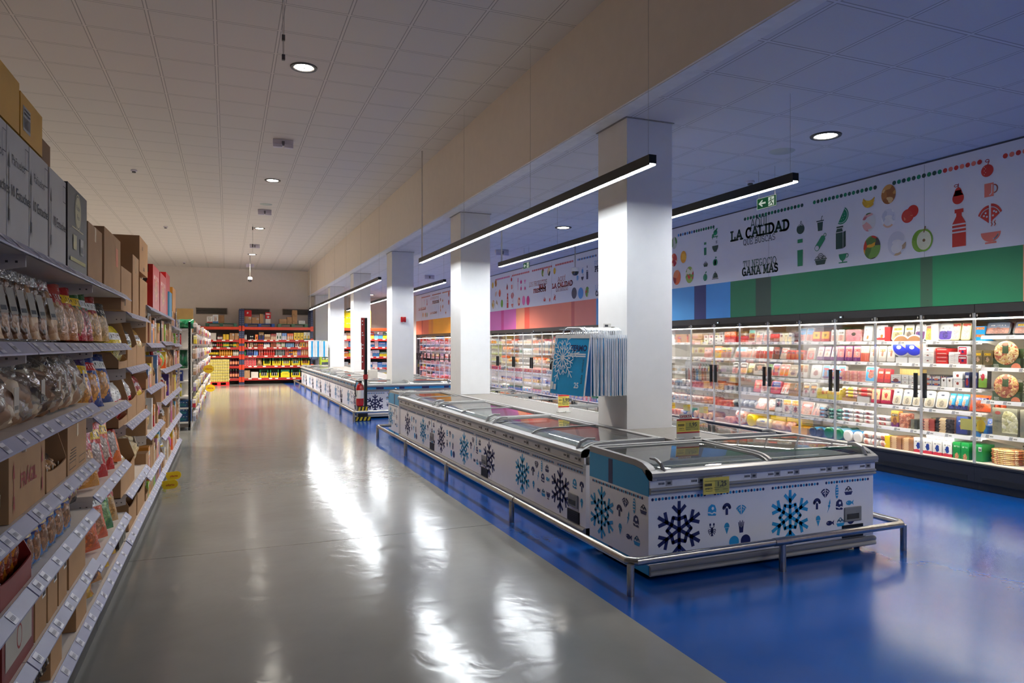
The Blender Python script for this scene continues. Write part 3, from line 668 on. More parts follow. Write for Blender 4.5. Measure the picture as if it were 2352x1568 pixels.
# ------------------------------------------------------------------ text with the built-in face
_T = {}
def text_mesh(body, size=1., bold=0.):
    k = (body, bold)
    if k not in _T:
        cu = bpy.data.curves.new('t', 'FONT'); cu.body = body; cu.size = 1; cu.align_x = 'CENTER'; cu.resolution_u = 3; cu.offset = bold
        ob = bpy.data.objects.new('t', cu); C.objects.link(ob)
        me = bpy.data.meshes.new_from_object(ob.evaluated_get(bpy.context.evaluated_depsgraph_get()))
        _T[k] = ([tuple(v.co) for v in me.vertices], [tuple(p.vertices) for p in me.polygons])
        bpy.data.objects.remove(ob); bpy.data.curves.remove(cu); bpy.data.meshes.remove(me)
    return _T[k]
def put_text(mb, body, fn, cx, cz, h, m=0, bold=.02, sx=1.):
    """fn(p, q) -> xyz; cap height h, centred on cx, foot at cz"""
    vs, fs = text_mesh(body, 1, bold); s = h / .73
    mb.add([fn(cx + x * s * sx, cz + y * s) for x, y, z in vs], fs, m)
def snowflake(mb, fn, cx, cz, r, m=0, w=.135):
    P = []
    for k in range(6):
        a = 90 + 60 * k
        for l in (line([(0, 0), (1, 0)], w) + line([(.60, 0), (.84, .25)], w) + line([(.60, 0), (.84, -.25)], w) + line([(.38, 0), (.45, .26)], w) + line([(.38, 0), (.45, -.26)], w)):
            P.append(rot(l, a))
    for p in P:
        pts = [fn(cx + x * r, cz + y * r) for x, y in p]
        mb.poly(pts, m)

# ------------------------------------------------------------------ chest freezers
GREYR = M('freezer_grey_profile', (150, 150, 150), .38, var=.02)
LIDG = GLASS('freezer_lid_glass', (.94, .97, .96), 1.25, .015)
LINER = M('freezer_liner', (214, 220, 220), .35)
FW_ = M('freezer_print_white', (232, 232, 236), .4, var=.01)
CYAN = M('print_cyan', (40, 152, 206), .4, var=.02)
NAVY = M('print_navy', (22, 32, 92), .4, var=.02)
PALEB = M('print_pale_blue', (128, 172, 204), .4)
TAGW = M('shelf_tag_white', (224, 224, 228), .4)
TAGG = M('tag_lcd_grey', (150, 150, 154), .35)
INKB = M('ink_dark', (44, 44, 52), .5)
def tilt(q): return q
FPIC = {
 'wedge': [(0, p) for p in ([(-.04, -.45)] + arc(-.04, -.45, .62, .8, 92, 140, 8), [(.04, -.45)] + arc(.04, -.45, .62, .8, 40, 88, 8))] + [(1, p) for p in line(arc(-.04, -.45, .5, .66, 94, 138, 6), .05) + line(arc(.04, -.45, .5, .66, 42, 86, 6), .05) + [circle(.06, 8, -.16, -.05), circle(.06, 8, .16, -.05), circle(.05, 8, -.2, .1), circle(.05, 8, .22, .1)]],
 'bread': [(0, circle(.5, 18, 0, 0, 1))] ,
 'boat': [(0, [(-.34, -.4), (.34, -.4), (.5, -.1), (-.5, -.1)])] + ring(-.2, -.02, .16, .2, .07, 0, 180) + ring(.2, -.02, .16, .2, .07, 0, 180) + ring(0, .04, .2, .3, .07, 0, 180),
 'steak': [(0, [(-.42, -.1), (-.34, .3), (-.05, .5), (.28, .4), (.42, .05), (.4, -.2), (.2, -.12), (0, -.22), (-.2, -.12)]), (0, [(-.44, -.2), (-.2, -.24), (0, -.34), (.2, -.24), (.42, -.32), (.36, -.46), (-.36, -.4)])] + [(1, circle(.13, 10, .06, .16))],
 'mushroom': [(0, half(0, .1, .42, .38, 0, 180)), (0, circle(.14, 10, -.3, .08)), (0, circle(.14, 10, .3, .08)), (0, rect(-.12, -.5, .12, .2))] + [(1, circle(.09, 8, 0, .12))],
 'carrot': [(0, [(-.16, -.5), (-.02, -.1), (-.1, .02), (.02, .1), (.0, .2), (.12, .5), (.16, .2), (.1, .08), (.14, -.02), (.06, -.12)])],
 'fish': [(0, circle(.34, 16, -.08, 0, .62)), (0, [(.18, 0), (.48, .24), (.42, 0), (.48, -.24)])] + [(1, circle(.05, 8, -.26, .05))],
 'cone': [(0, half(0, .12, .26, .34, 0, 180)), (0, rect(-.26, .06, .26, .14)), (0, [(-.2, .03), (.2, .03), (0, -.5)])],
 'fries': [(0, [(-.24, .05), (0, -.06), (.24, .05), (.18, -.5), (-.18, -.5)])] + [(0, p) for k in range(5) for p in line([(-.2 + .1 * k, .0), (-.26 + .13 * k, .36 + .12 * (k % 2))], .07)],
 'lobster': [(0, circle(.13, 10, 0, -.05, 2.1)), (0, [(-.14, -.5), (.14, -.5), (.06, -.3), (-.06, -.3)])] + [(0, p) for s in (-1, 1) for l in ([(0, .1), (s * .2, .25), (s * .16, .42)], [(0, 0), (s * .3, .04), (s * .36, -.08)], [(0, -.1), (s * .28, -.12), (s * .32, -.24)], [(0, -.2), (s * .22, -.26), (s * .24, -.38)]) for p in line(l, .06)] + [(0, circle(.09, 8, s * .18, .44, 1.3)) for s in (-1, 1)],
 'dot': [(0, circle(.5, 20))],
 'bowl': [(0, half(0, .1, .44, .42, 180, 360)), (0, rect(-.5, .14, .5, .22)), (0, rect(-.24, -.48, .24, -.38))],
}
GRID_A = [('steak', 0, 0, 'c'), ('mushroom', 1, 0, 'n'), ('wedge', 2, .1, 'c'), ('lobster', 0, 1, 'n'), ('cone', 1, 1, 'c'), ('fries', 2, 1, 'n'), ('dot', 1.5, 1.75, 'c'), ('dot', 2.3, 1.75, 'n')]
GRID_B = [('wedge', 1, -.3, 'n'), ('bread', 2, -.3, 'c'), ('boat', 3, -.3, 'n'), ('mushroom', .3, .25, 'n'), ('carrot', 1.3, .45, 'c'), ('steak', 2.2, .45, 'n'), ('fish', 3.1, .4, 'c'), ('cone', .4, 1.2, 'c'), ('fish', 1.4, 1.4, 'n'), ('boat', 2.3, 1.4, 'c'), ('bowl', 3.2, 1.4, 'n')]
def panel_art(par, fn, fn2, x0, x1, flakes, flip=1, name='print'):
    """graphics on a flat panel running from x0 to x1; fn/fn2 lift by one or two steps"""
    for cx, c in flakes:
        mb = MB(); snowflake(mb, fn, cx, .315, .185)
        mb.build('snowflake_print', NAVY if c == 'n' else CYAN, par)
        g = GRID_A if c == 'n' else GRID_B
        w_ = .125 if c == 'n' else .115
        for k, a, b_, col in g:
            px = cx + .27 + a * w_ - (.05 if c != 'n' else 0); pz = .42 - b_ * .135
            if not x0 + .04 < px < x1 - .04 or pz < .12: continue
            mb = MB()
            for kk, p in FPIC[k]:
                sx = .3 if k == 'bread' else 1
                s = .085 if k not in ('bread', 'carrot') else .105
                mb.poly([(fn if kk == 0 else fn2)(px + x * s * sx, pz + y * s) for x, y in p], kk)
            if k == 'bread':
                for j in range(4): mb.poly([fn2(px + x, pz - .03 + .02 * j + y) for x, y in rect(-.01, 0, .012, .006)], 1)
            mb.build('pictogram', [NAVY if col == 'n' else CYAN, FW_], par)
    n = max(1, round((x1 - x0) / .52)); st = (x1 - x0) / n
    for i in range(n):
        mb = MB(); k = 0; a = x0 + i * st + .03
        while a < x0 + (i + 1) * st - .05:
            mb.poly([fn(a + x, .532 + y) for x, y in circle(.0105, 10)], k % 2); a += .0262; k += 1
        mb.build('dot_row', [NAVY, CYAN], par)
TOPC = [(.045, .722), (.075, .742), (.12, .755), (.2, .763)]
def freezer(desc, L_, D, loc, rz, flakes, ends='', band='tags', lids=2, tagn=9, open_top=True):
    t = thing('chest_freezer', desc, 'freezer', loc, rz, 'chest freezers of the two islands')
    # body: hollow tub
    b_ = MB()
    b_.box(0, .02, .10, L_, .06, .60); b_.box(0, D - .05, .10, L_, D, .74); b_.box(0, .06, .10, .04, D - .05, .66); b_.box(L_ - .04, .06, .10, L_, D - .05, .66); b_.box(.04, .06, .10, L_ - .04, D - .05, .16)
    b_.build('cabinet', FW_, t)
    b_ = MB(); b_.box(.04, .06, .28, L_ - .04, D - .05, .30); b_.box(.04, .06, .30, L_ - .04, .075, .665); b_.box(.04, D - .065, .30, L_ - .04, D - .05, .73); b_.box(.04, .075, .30, .055, D - .065, .70); b_.box(L_ - .055, .075, .30, L_ - .04, D - .065, .70)
    b_.build('inner_liner', LINER, t)
    b_ = MB(); b_.box(.03, .06, .045, L_ - .03, D - .03, .10)
    b_.build('base', M('freezer_black_base', (16, 16, 18), .6), t)
    for fx in (.08, L_ - .08):
        for fy in (.1, D - .1): MB().cyl((fx, fy, 0), (fx, fy, .05), .022, 10).build('foot', BLK, t)
    def ribs(z0, z1, n, y, name):
        pr = [(y + .03, z0), (y + .03, z1)]
        k = n * 6
        pr = [(.02, z1)] + [(y + .010 - .012 * abs(math.sin(math.pi * n * (i / k))) ** .6, z1 + (z0 - z1) * i / k) for i in range(k + 1)] + [(.02, z0)]
        MB().prism(pr, lambda p, q, a: (a, p, q), 0, L_).build(name, GREYR, t, smooth=True)
    ribs(.03, .098, 2, -.008, 'lower_bumper'); ribs(.568, .612, 2, -.008, 'upper_bumper')
    if band == 'tags':
        MB().box(0, .004, .612, L_, .02, .664).build('price_strip', TAGW, t)
        for i in range(tagn):
            x = .06 + (L_ - .2) * (i + .2 * math.sin(i * 2.3)) / (tagn - 1)
            m_ = MB()
            m_.box(x, .002, .622, x + .06, .004, .652); m_.box(x + .062, .001, .620, x + .112, .004, .654, 1)
            for k in range(4): m_.box(x + .006 + k * .012, .001, .630, x + .014 + k * .012, .002, .645, 2)
            m_.box(x + .074, .0, .630, x + .10, .001, .645, 2)
            m_.build('price_label', [TAGW, TAGG, INKB], t)
    else:
        MB().box(0, .002, .615, L_, .02, .664).build('blue_band', CYAN, t)
        for i in range(4):
            x = .28 + L_ * .25 * i; MB().box(x, .0005, .616, x + .16 - .05 * (i % 2), .002, .663).build('navy_chip', NAVY, t)
    # front lip, side rails, rear rail
    lip = [(-.022, .668), (-.03, .69), (-.024, .712), (.0, .726), (.045, .73), (.06, .722), (.06, .664), (-.01, .662)]
    MB().prism(lip, lambda p, q, a: (a, p, q), 0, L_).build('front_rail', GREYR, t, smooth=True)
    side = [(-.02, .668), (-.012, .715)] + TOPC + [(D, .782), (D, .74), (.2, .728), (.09, .70), (.03, .655)]
    side = [(-.026, .665), (-.022, .70), (.0, .726), (.05, .75), (.1, .768), (.18, .777), (D, .785), (D, .735), (.2, .728), (.1, .712), (.05, .69), (.03, .66)]
    for x in (0, L_ - .035):
        MB().prism(side, lambda p, q, a: (a, p, q), x, x + .035).build('side_rail', GREYR, t, smooth=True)
    MB().box(.035, D - .04, .74, L_ - .035, D, .785).build('rear_rail', GREYR, t, bevel=.004)
    # sliding glass lids
    cu = [(.02, .735), (.05, .752), (.1, .766), (.18, .773), (D - .04, .780)]
    n = 2
    for i in range(n):
        x0 = .035 + (L_ - .07) * i / n; x1 = .035 + (L_ - .07) * (i + 1) / n
        dz = -.012 if i == 0 else 0
        g = MB(); q = [(x, p, z + dz) for p, z in cu for x in (x0 + .01, x1 - .01)]
        g.add(q, [(2 * k, 2 * k + 1, 2 * k + 3, 2 * k + 2) for k in range(len(cu) - 1)])
        lid = g.build('glass_lid', LIDG, t, smooth=True)
        f = MB()
        for xa in (x0, x1 - .022):
            pr = [(p, z + dz + .007) for p, z in cu] + [(p, z + dz - .016) for p, z in cu[::-1]]
            f.prism(pr, lambda p, q, a: (a, p, q), xa, xa + .022)
        f.box(x0, D - .075, .765 + dz, x1, D - .04, .787 + dz)
        f.build('lid_frame', GREYR, lid, smooth=True)
        hx = x0 + .07 if i == 0 else x1 - .07
        MB().tube([(hx, .0, .722 + dz), (hx, .03, .775 + dz), (hx, .09, .797 + dz), (hx, .16, .794 + dz)], [.016, .014, .012, .008], 8).build('handle', M('freezer_handle', (132, 132, 134), .35), lid, smooth=True)
    # wire basket seen under the glass
    wb = MB(); k = int((L_ - .2) / .06)
    for i in range(k + 1):
        x = .1 + (L_ - .2) * i / k
        for y in (.1, D * .55): wb.tube([(x, y, .66), (x, y, .40)], .0022, 4)
    for z in (.66, .58, .5):
        for y in (.1, D * .55): wb.tube([(.1, y, z), (L_ - .1, y, z)], .003, 4)
    wb.build('wire_basket', M('white_wire', (226, 226, 226), .4), t)
    # print
    fy = .02
    panel_art(t, lambda p, q: (p, fy - .0015, q), lambda p, q: (p, fy - .003, q), 0, L_, flakes)
    # controller and vent low on the right
    vx = L_ - .30
    m_ = MB(); m_.box(vx, fy - .012, .225, vx + .17, fy, .335); m_.build('control_panel', M('controller_grey', (128, 130, 132), .35), t, bevel=.006)
    m_ = MB(); m_.box(vx + .02, fy - .014, .245, vx + .14, fy - .012, .285); m_.build('display', M('dark_display', (44, 48, 52), .2), t)
    m_ = MB(); m_.box(vx - .02, fy - .006, .105, vx + .19, fy, .2)
    for i in range(6): m_.box(vx - .015, fy - .009, .112 + i * .014, vx + .185, fy - .006, .120 + i * .014)
    m_.build('vent_grille', BLK, t)
    # printed end panels
    for s in ends:
        X_ = -.004 if s == 'l' else L_ + .004
        e = MB(); pr = [(.015, .555), (.015, .66), (.03, .672), (.1, .722), (.2, .735), (D - .002, .74), (D - .002, .555)]
        a, b2 = (X_, 0) if s == 'l' else (L_, X_)
        e.prism(pr, lambda p, q, x: (x, p, q), a, b2, 0)
        e.box(a, .015, .10, b2, D - .002, .555, 1); e.box(a, .015, .035, b2, D - .002, .10, 0)
        xs = X_ - .0012 if s == 'l' else X_ + .0012
        e.box(min(xs, X_), D * .58, .556, max(xs, X_), D * .65, .732, 2); e.box(min(xs, X_), D * .58, .036, max(xs, X_), D * .65, .10, 2)
        sp = e.build('end_panel', [CYAN if band != 'far' else PALEB, FW_, NAVY], t)
        sg = 1 if s == 'l' else -1
        f1 = (lambda p, q: (X_ - .0015, D - p, q)) if s == 'l' else (lambda p, q: (X_ + .0015, p, q))
        f2 = (lambda p, q: (X_ - .003, D - p, q)) if s == 'l' else (lambda p, q: (X_ + .003, p, q))
        panel_art(sp, f1, f2, .03, D - .03, [(.19, 'c')])
    return t
XF = 2.62
freezer('end chest freezer nearest the camera with a yellow price card on its rail', 2.02, .83, (2.58, 3.945, 0), 0, [(.24, 'n'), (1.2, 'c')], 'l')
ROW1 = [(4.95, 7.10), (7.10, 9.25), (9.25, 11.40)]
for i, (a, b_) in enumerate(ROW1):
    fl = [(b_ - y, c) for y, c in ((5.42, 'n'), (6.25, 'c'), (7.18, 'n'), (8.05, 'c'), (9.02, 'n'), (9.95, 'c'), (10.9, 'n')) if a - .05 < y < b_ - .12]
    freezer(('aisle-side chest freezer directly behind the nearest end freezer', 'middle aisle-side chest freezer of the nearest island', 'farthest aisle-side chest freezer of the nearest island')[i], b_ - a - .006, .76, (XF, b_ - .003, 0), -math.pi / 2, fl, tagn=8)
    freezer(('fridge-side chest freezer just behind the nearest end freezer', 'middle fridge-side chest freezer of the nearest island', 'far fridge-side chest freezer of the nearest island')[i], b_ - a - .006, .74, (4.66, a + .003, 0), math.pi / 2, [(.4, 'n'), (1.3, 'c')], tagn=5)
freezer('end chest freezer at the far end of the nearest island', 2.0, .80, (4.62, 12.22, 0), math.pi, [(.24, 'n'), (1.2, 'c')], 'r', 'tags', tagn=4)
HX, HY = onz(854.5, 964, 0)
freezer('end chest freezer behind the fire extinguisher with a blue rail band', 2.0, .83, (2.66, 14.95, 0), 0, [(.26, 'n'), (1.2, 'c')], 'l', 'blue')
ROW2 = [(15.8 + 2.12 * i, 17.92 + 2.12 * i) for i in range(6)]
for i, (a, b_) in enumerate(ROW2):
    freezer('%s aisle-side chest freezer of the far island counted from the extinguisher' % ordn(i + 1), b_ - a - .006, .70, (XF + .05, b_ - .003, 0), -math.pi / 2, [(1.75, 'n'), (.85, 'c')], band='blue')
    freezer('%s fridge-side chest freezer of the far island counted from the extinguisher' % ordn(i + 1), b_ - a - .006, .74, (4.66, a + .003, 0), math.pi / 2, [(.4, 'n')], band='blue')
LAM = M('grey_counter_laminate', (112, 108, 104), .62, var=.1, scale=30)
def counter(y0, y1, desc, cols):
    t = thing('counter_top', desc, 'counter', (3.65, y0, .735))
    cuts = [y0] + [q for y in cols for q in (y - .002, y + .542)] + [y1]
    for a, b_ in zip(cuts[::2], cuts[1::2]): MB().box(-.265, a - y0, -.03, .265, b_ - y0, .045).build('worktop', LAM, t)
    for y in cols:
        MB().box(-.265, y - .002 - y0, -.03, -.242, y + .542 - y0, .045).build('worktop', LAM, t); MB().box(.257, y - .002 - y0, -.03, .265, y + .542 - y0, .045).build('worktop', LAM, t)
    MB().box(-.2, .02, -.735, .2, .06, -.03).build('support', M('counter_support', (90, 90, 92), .6), t)
counter(4.785, 11.40, 'grey worktop between the two freezer rows of the nearest island', COLY[:2])
counter(16.1, 28.5, 'grey worktop between the two freezer rows of the far island', COLY[3:])

# ------------------------------------------------------------------ bumper rails
def rail(desc, path, posts, r=.026, z=.205):
    t = thing('bumper_rail', desc, 'rail', (posts[0][0], posts[0][1], 0)); ox, oy = posts[0]
    P = []
    for i, (x, y) in enumerate(path):
        if 0 < i < len(path) - 1:
            for a in (-1, 1):
                q = path[i + a]; d = math.hypot(q[0] - x, q[1] - y); P.append((x + (q[0] - x) / d * .05 - ox, y + (q[1] - y) / d * .05 - oy, z))
        else: P.append((x - ox, y - oy, z))
    MB().tube(P, r, 14).build('handrail', STEEL, t, smooth=True)
    for x, y in posts:
        MB().cyl((x - ox, y - oy, .0), (x - ox, y - oy, z - .01), .0235, 14).build('post', STEEL, t, smooth=True)
        c = MB()
        k = min(range(len(path) - 1), key=lambda j: abs((path[j+1][0]-path[j][0])*(path[j][1]-y) - (path[j][0]-x)*(path[j+1][1]-path[j][1])) / math.hypot(path[j+1][0]-path[j][0], path[j+1][1]-path[j][1]) + (0 if min(path[j][0], path[j+1][0]) - .2 <= x <= max(path[j][0], path[j+1][0]) + .2 and min(path[j][1], path[j+1][1]) - .2 <= y <= max(path[j][1], path[j+1][1]) + .2 else 99))
        dx, dy = path[k+1][0]-path[k][0], path[k+1][1]-path[k][1]; d = math.hypot(dx, dy); dx, dy = dx / d * .075, dy / d * .075
        corner = any(math.hypot(x - a, y - b_) < .09 for a, b_ in path[1:-1])
        if not corner:
            c.cyl((x - ox - dx, y - oy - dy, z), (x - ox + dx, y - oy + dy, z), r + .003, 14); c.build('sleeve', STEEL, t, smooth=True)
rail('stainless bumper rail on posts around the nearest freezer island', [(2.56, 11.76), (2.322, 11.74), (2.322, 3.77), (4.757, 3.81), (4.757, 11.7)], [(2.322, 3.77), (2.322, 5.74), (2.322, 7.73), (2.322, 9.71), (2.322, 11.69), (3.547, 3.79), (4.757, 3.83), (4.757, 5.8), (4.757, 7.8), (4.757, 9.8)])
rail('stainless bumper rail on posts along the far freezer island', [(4.75, 14.36), (2.37, 14.3), (2.385, 28.3), (2.6, 28.35)], [(2.37, 14.34), (2.372, 16.2), (2.374, 18.2), (2.376, 20.2), (2.378, 22.1), (2.38, 24.0), (2.382, 25.9), (2.385, 27.95), (3.55, 14.33), (4.7, 14.36)])

# ------------------------------------------------------------------ price cards on the freezers
YEL = M('offer_yellow', (230, 208, 92), .5); RED = M('offer_red', (182, 34, 36), .5); CARD = M('card_white', (228, 226, 220), .5); LCD = M('price_panel_olive', (176, 170, 88), .4); REDI = M('ink_red', (186, 30, 40), .5)
def price_card(desc, loc, w_, h_, price, topper=True, rz=0, feet=True):
    t = thing('price_card', desc, 'price sign', loc, rz)
    F0 = lambda k: (lambda p, q: (p * w_, -.003 - .0012 * k, q * h_))
    MB().box(-w_ / 2, -.003, 0, w_ / 2, .003, h_).build('card', CARD, t)
    def fl(name, polys, m, k):
        mb = MB(); f = F0(k)
        for p in polys: mb.poly([f(*x) for x in p])
        return mb.build(name, m, t)
    z0 = .28 if feet else 0
    S = lambda z: z0 + (1 - z0) * z
    if feet: fl('red_border', [rect(-.5, S(.88), .5, 1), rect(-.5, S(0), .5, S(.09))], RED, 1)
    fl('yellow_panel', [rect(-.5, S(.1), .5, S(.87))] if feet else [rect(-.5, 0, .5, 1)], YEL, 1)
    fl('price_panel', [rect(-.12, S(.18), .46, S(.74))] if feet else [rect(-.05, .06, .48, .8)], LCD, 2)
    mb = MB(); f = F0(3); put_text(mb, price, f, .2, S(.46), .2 if feet else .3, 0, .02, h_ / w_ * 1.05)
    put_text(mb, 'OFERTA', f, -.3, S(.3), .06 if feet else .11, 0, .02, h_ / w_ * 1.0)
    for p in [rect(-.45, S(.79), .25, S(.81))] + [rect(-.45 + .028 * k, S(.5), -.435 + .028 * k, S(.66)) for k in range(10)] + [rect(-.42, S(.2), -.16, S(.22)), rect(-.1, S(.24), .1, S(.26)), rect(.24, S(.24), .44, S(.26)), rect(-.1, S(.38), .3, S(.4))]:
        mb.poly([f(*x) for x in p])
    mb.build('lettering', INKB, t)
    if topper:
        MB().box(-.37 * w_, .003, h_ * .9, .2 * w_, .005, h_ * 1.24).build('topper_card', CARD, t)
        mb = MB(); put_text(mb, 'OFERTA', lambda p, q: (p * w_, .0015, q * h_), -.09, 1.06, .12, 0, .025, h_ / w_ * 1.15); mb.build('topper_lettering', REDI, t)
    if feet:
        for s in (-.36, .36): MB().box(s * w_ - .03, -.025, -.003, s * w_ + .03, .025, .012).build('clear_foot', M('acrylic', (210, 210, 206), .15), t, bevel=.003)
    return t
price_card('red and yellow price card reading 1,95 under an OFERTA topper', (3.53, 4.84, .783), .225, .165, '1,95')
price_card('yellow price card reading 1,25 clipped to the nearest freezer rail', (3.085, 3.915, .545), .215, .112, '1,25', False, feet=False)
price_card('small red and yellow price card beside the second column', (3.60, 7.3, .783), .14, .2, '1,95', False)
MB_ = MB().box(-.1, 0, 0, .1, .13, .2).build('display_box', M('white_card_box', (226, 222, 216), .5), loc=(3.1, 16.1, .79)); tag(MB_, 'small white display box standing on the far island beside the third column', 'box')

# ------------------------------------------------------------------ thermal bags on the first column
SILV = M('thermal_bag_white', (226, 230, 234), .35, bump=.3, scale=12)
BAGB = M('thermal_bag_cyan', (8, 160, 222), .32, var=.05, bump=.25, scale=10)
BAGD = M('thermal_bag_blue_edge', (10, 96, 176), .35, bump=.25, scale=10)
rod = thing('hook_rail', 'chrome hook rail holding thermal bags on the nearest column', 'hook', (3.41, 5.87, 1.70))
MB().cyl((0, 0, 0), (-.56, 0, .0), .006, 8).build('rod', STEEL, rod)
MB().box(-.012, -.05, -.03, 0, .05, .03).build('bracket', STEEL, rod)
m_ = MB(); m_.box(-.10, -.012, .02, -.02, -.009, .06); m_.box(-.085, -.0135, .03, -.05, -.012, .05, 1); m_.build('price_tag', [CARD, INKB], rod)
BW_, BH_ = .50, .54
def bag_mesh(cface, seed):
    R = random.Random(seed); mb = MB(); nx, nz = 8, 8; th = .006
    for s in (0, 1):
        vs = []
        for j in range(nz + 1):
            for i in range(nx + 1):
                p, q = i / nx, j / nz
                puff = th * math.sin(math.pi * min(1, p * 1.02)) ** .5 * (1 - .7 * q) + .002 * R.random()
                vs.append(((-puff if s == 0 else puff), (p - .5) * BW_, (q - 1) * BH_ + (0 if 0 < q < 1 else .004 * R.random())))
        fs = [(j*(nx+1)+i, j*(nx+1)+i+1, (j+1)*(nx+1)+i+1, (j+1)*(nx+1)+i) for j in range(nz) for i in range(nx)]
        n0 = len(mb.f); mb.add(vs, [f if s else f[::-1] for f in fs], 0 if s == 0 else 2)
    for y in (-.5, .5): mb.box(-.004, y * BW_ - .006, -BH_, .004, y * BW_ + .006, 0, 1)
    mb.box(-.005, -.5 * BW_, -.02, .005, .5 * BW_, .012, 1)
    return mb
def thermal_bag(x, k, first=False):
    R = random.Random(k)
    t = thing('thermal_bag', None, 'bag', (x, 5.80 - .05 * (k == 0), 1.635 + .004 * R.random()), (.2 if first else R.uniform(-.012, .012)), 'thermal bags hanging on the nearest column')
    reg(t, 'blue and white thermal bag', 'on the nearest column', 'bag', 'thermal bags hanging on the nearest column')
    t.rotation_euler = (R.uniform(-.02, .02), (.13 if first else R.uniform(-.006, .006)), t.rotation_euler[2])
    b_ = bag_mesh(None, k); b_.build('bag_body', [BAGB, SILV, SILV if k % 3 else BAGD], t, smooth=True)
    MB().tube([(0, -.15, .0), (0, -.14, .05), (0, -.09, .075), (0, .09, .075), (0, .14, .05), (0, .15, 0)], .007, 6).build('handle', M('bag_handle_white', (230, 232, 236), .3), t, smooth=True)
    if first:
        f = lambda p, q: (-.013, -p, q)
        mb = MB(); w_ = M('print_white', (226, 238, 244), .35)
        for a in range(0, 360, 30):
            l = .24 if a % 60 == 0 else .16
            for p in line([(0, 0), (l, 0)], .009) + [z for r in (.07, .12, .17) if r < l for s in (-1, 1) for z in line([(r, 0), (r + .035, s * .035)], .008)]:
                mb.poly([f(-.1 + x, -.2 + y) for x, y in rot(p, a + 12)])
        mb.build('snowflake_print', w_, t)
        mb = MB(); put_text(mb, 'TERMO', f, .12, -.135, .052, 0, .035, 1.0); mb.build('brand_lettering', NAVY, t)
        mb = MB(); put_text(mb, '25', f, .14, -.47, .05, 0, .03); mb.poly([f(*p) for p in rect(.0, -.172, .23, -.160)]); mb.poly([f(*p) for p in rect(.0, -.19, .23, -.178)])
        for p in (rect(-.235, -.5, -.2, -.43), rect(-.19, -.5, -.155, -.45)): mb.poly([f(*x) for x in p])
        mb.build('small_print', w_, t)
        mb = MB(); put_text(mb, 'bolsa  térmica', lambda p, q: f(.215 - (q), -.32 + p), 0, 0, .028, 0, .01); mb.build('side_lettering', INKB, t)
    return t
thermal_bag(2.93, 0, True)
for k in range(1, 21): thermal_bag(2.99 + .0195 * k, k)
t = thing('hook_rail', 'hook rail on the fifth column holding blue and white bags', 'hook', (3.41, 25.99, 1.72)); MB().cyl((0, 0, 0), (-.75, 0, 0), .008, 8).build('rod', STEEL, t)
for k in range(12):
    o = MB().box(-.022, -.24, -.56, .022, .24, .0).build('thermal_bag', BAGB if k % 4 == 1 else SILV, loc=(2.74 + .052 * k, 25.99, 1.70)); reg(o, 'blue and white thermal bag', 'on the fifth column', 'bag', 'thermal bags on the fifth column')

# ------------------------------------------------------------------ fire point, alarm
t = thing('extinguisher_stand', 'black floor stand with a tall red fire sign beside the far freezers', 'stand', (2.585, 14.62, 0))
m_ = MB(); m_.box(-.16, -.14, 0, .16, .14, .09); m_.box(-.10, -.1, .09, .10, .1, .30)
m_.build('base', BLK, t, bevel=.006)
hz = M('hazard_yellow', (226, 196, 30), .5)
def stripe(p): MB().poly(p).build('hazard_stripe', hz, t)
for k in range(4): stripe([(-.16 + .08 * k, -.1415, .01), (-.12 + .08 * k, -.1415, .01), (-.09 + .08 * k, -.1415, .085), (-.13 + .08 * k, -.1415, .085)])
for k in range(3): stripe([(-.10 + .07 * k, -.1015, .2), (-.065 + .07 * k, -.1015, .2), (-.045 + .07 * k, -.1015, .29), (-.08 + .07 * k, -.1015, .29)])
MB().box(.04, -.03, .3, .1, .03, 2.12).build('post', BLK, t)
SR = M('fire_sign_red', (170, 40, 34), .45)
MB().box(-.02, -.034, 1.05, .045, -.030, 1.62).build('lower_sign', SR, t); MB().box(-.03, -.036, 1.60, .045, -.030, 2.12).build('upper_sign', SR, t)
m_ = MB()
for z in (2.04, 1.97, 1.80, 1.75, 1.55, 1.48, 1.32, 1.2): m_.box(-.012, -.038, z, .012 + .01 * (int(z * 50) % 2), -.036, z + .022)
m_.build('sign_pictograms', CARD, t)
t = thing('fire_extinguisher', 'red fire extinguisher with a white label on the black stand', 'extinguisher', (2.535, 14.60, .302))
RP = M('extinguisher_red', (176, 20, 26), .25, coat=.4)
MB().lathe([(.06, 0), (.075, .015), (.078, .06), (.078, .36), (.06, .43), (.028, .46), (.028, .48)], n=20).build('cylinder', RP, t, smooth=True)
MB().lathe([(.0795, .16), (.0795, .33)], n=20).build('label', CARD, t)
MB().box(-.025, -.09, .48, .025, .03, .53).build('valve', BLK, t, bevel=.004)
MB().tube([(0, -.05, .51), (-.08, -.06, .52), (-.11, -.05, .40), (-.09, -.04, .2)], .011, 8).build('hose', BLK, t, smooth=True)
t = thing('extinguisher_gauge', 'small red alarm button box on the fire sign post', 'alarm', (2.65, 14.565, .90)); m_ = MB().box(-.05, -.02, -.05, .04, .03, .05).build('box', RP, t, bevel=.005); MB().lathe([(.028, 0), (.03, .006), (0, .007)], n=14).build('glass', CARD, t).rotation_euler = (math.pi / 2, 0, 0)
t = thing('fire_alarm', 'red square fire sounder on the face of the third column', 'alarm', (3.665, 15.55, 2.13))
MB().box(-.06, -.03, -.06, .06, 0, .06).build('base', RP, t, bevel=.012); MB().lathe([(.045, 0), (.04, .03), (.0, .032)], n=18).build('sounder', RP, t, smooth=True).rotation_euler = (math.pi / 2, 0, 0)
t.children[-1].location = (0, -.03, .01); MB().box(-.012, -.05, -.075, .012, -.02, -.055).build('beacon', CARD, t)
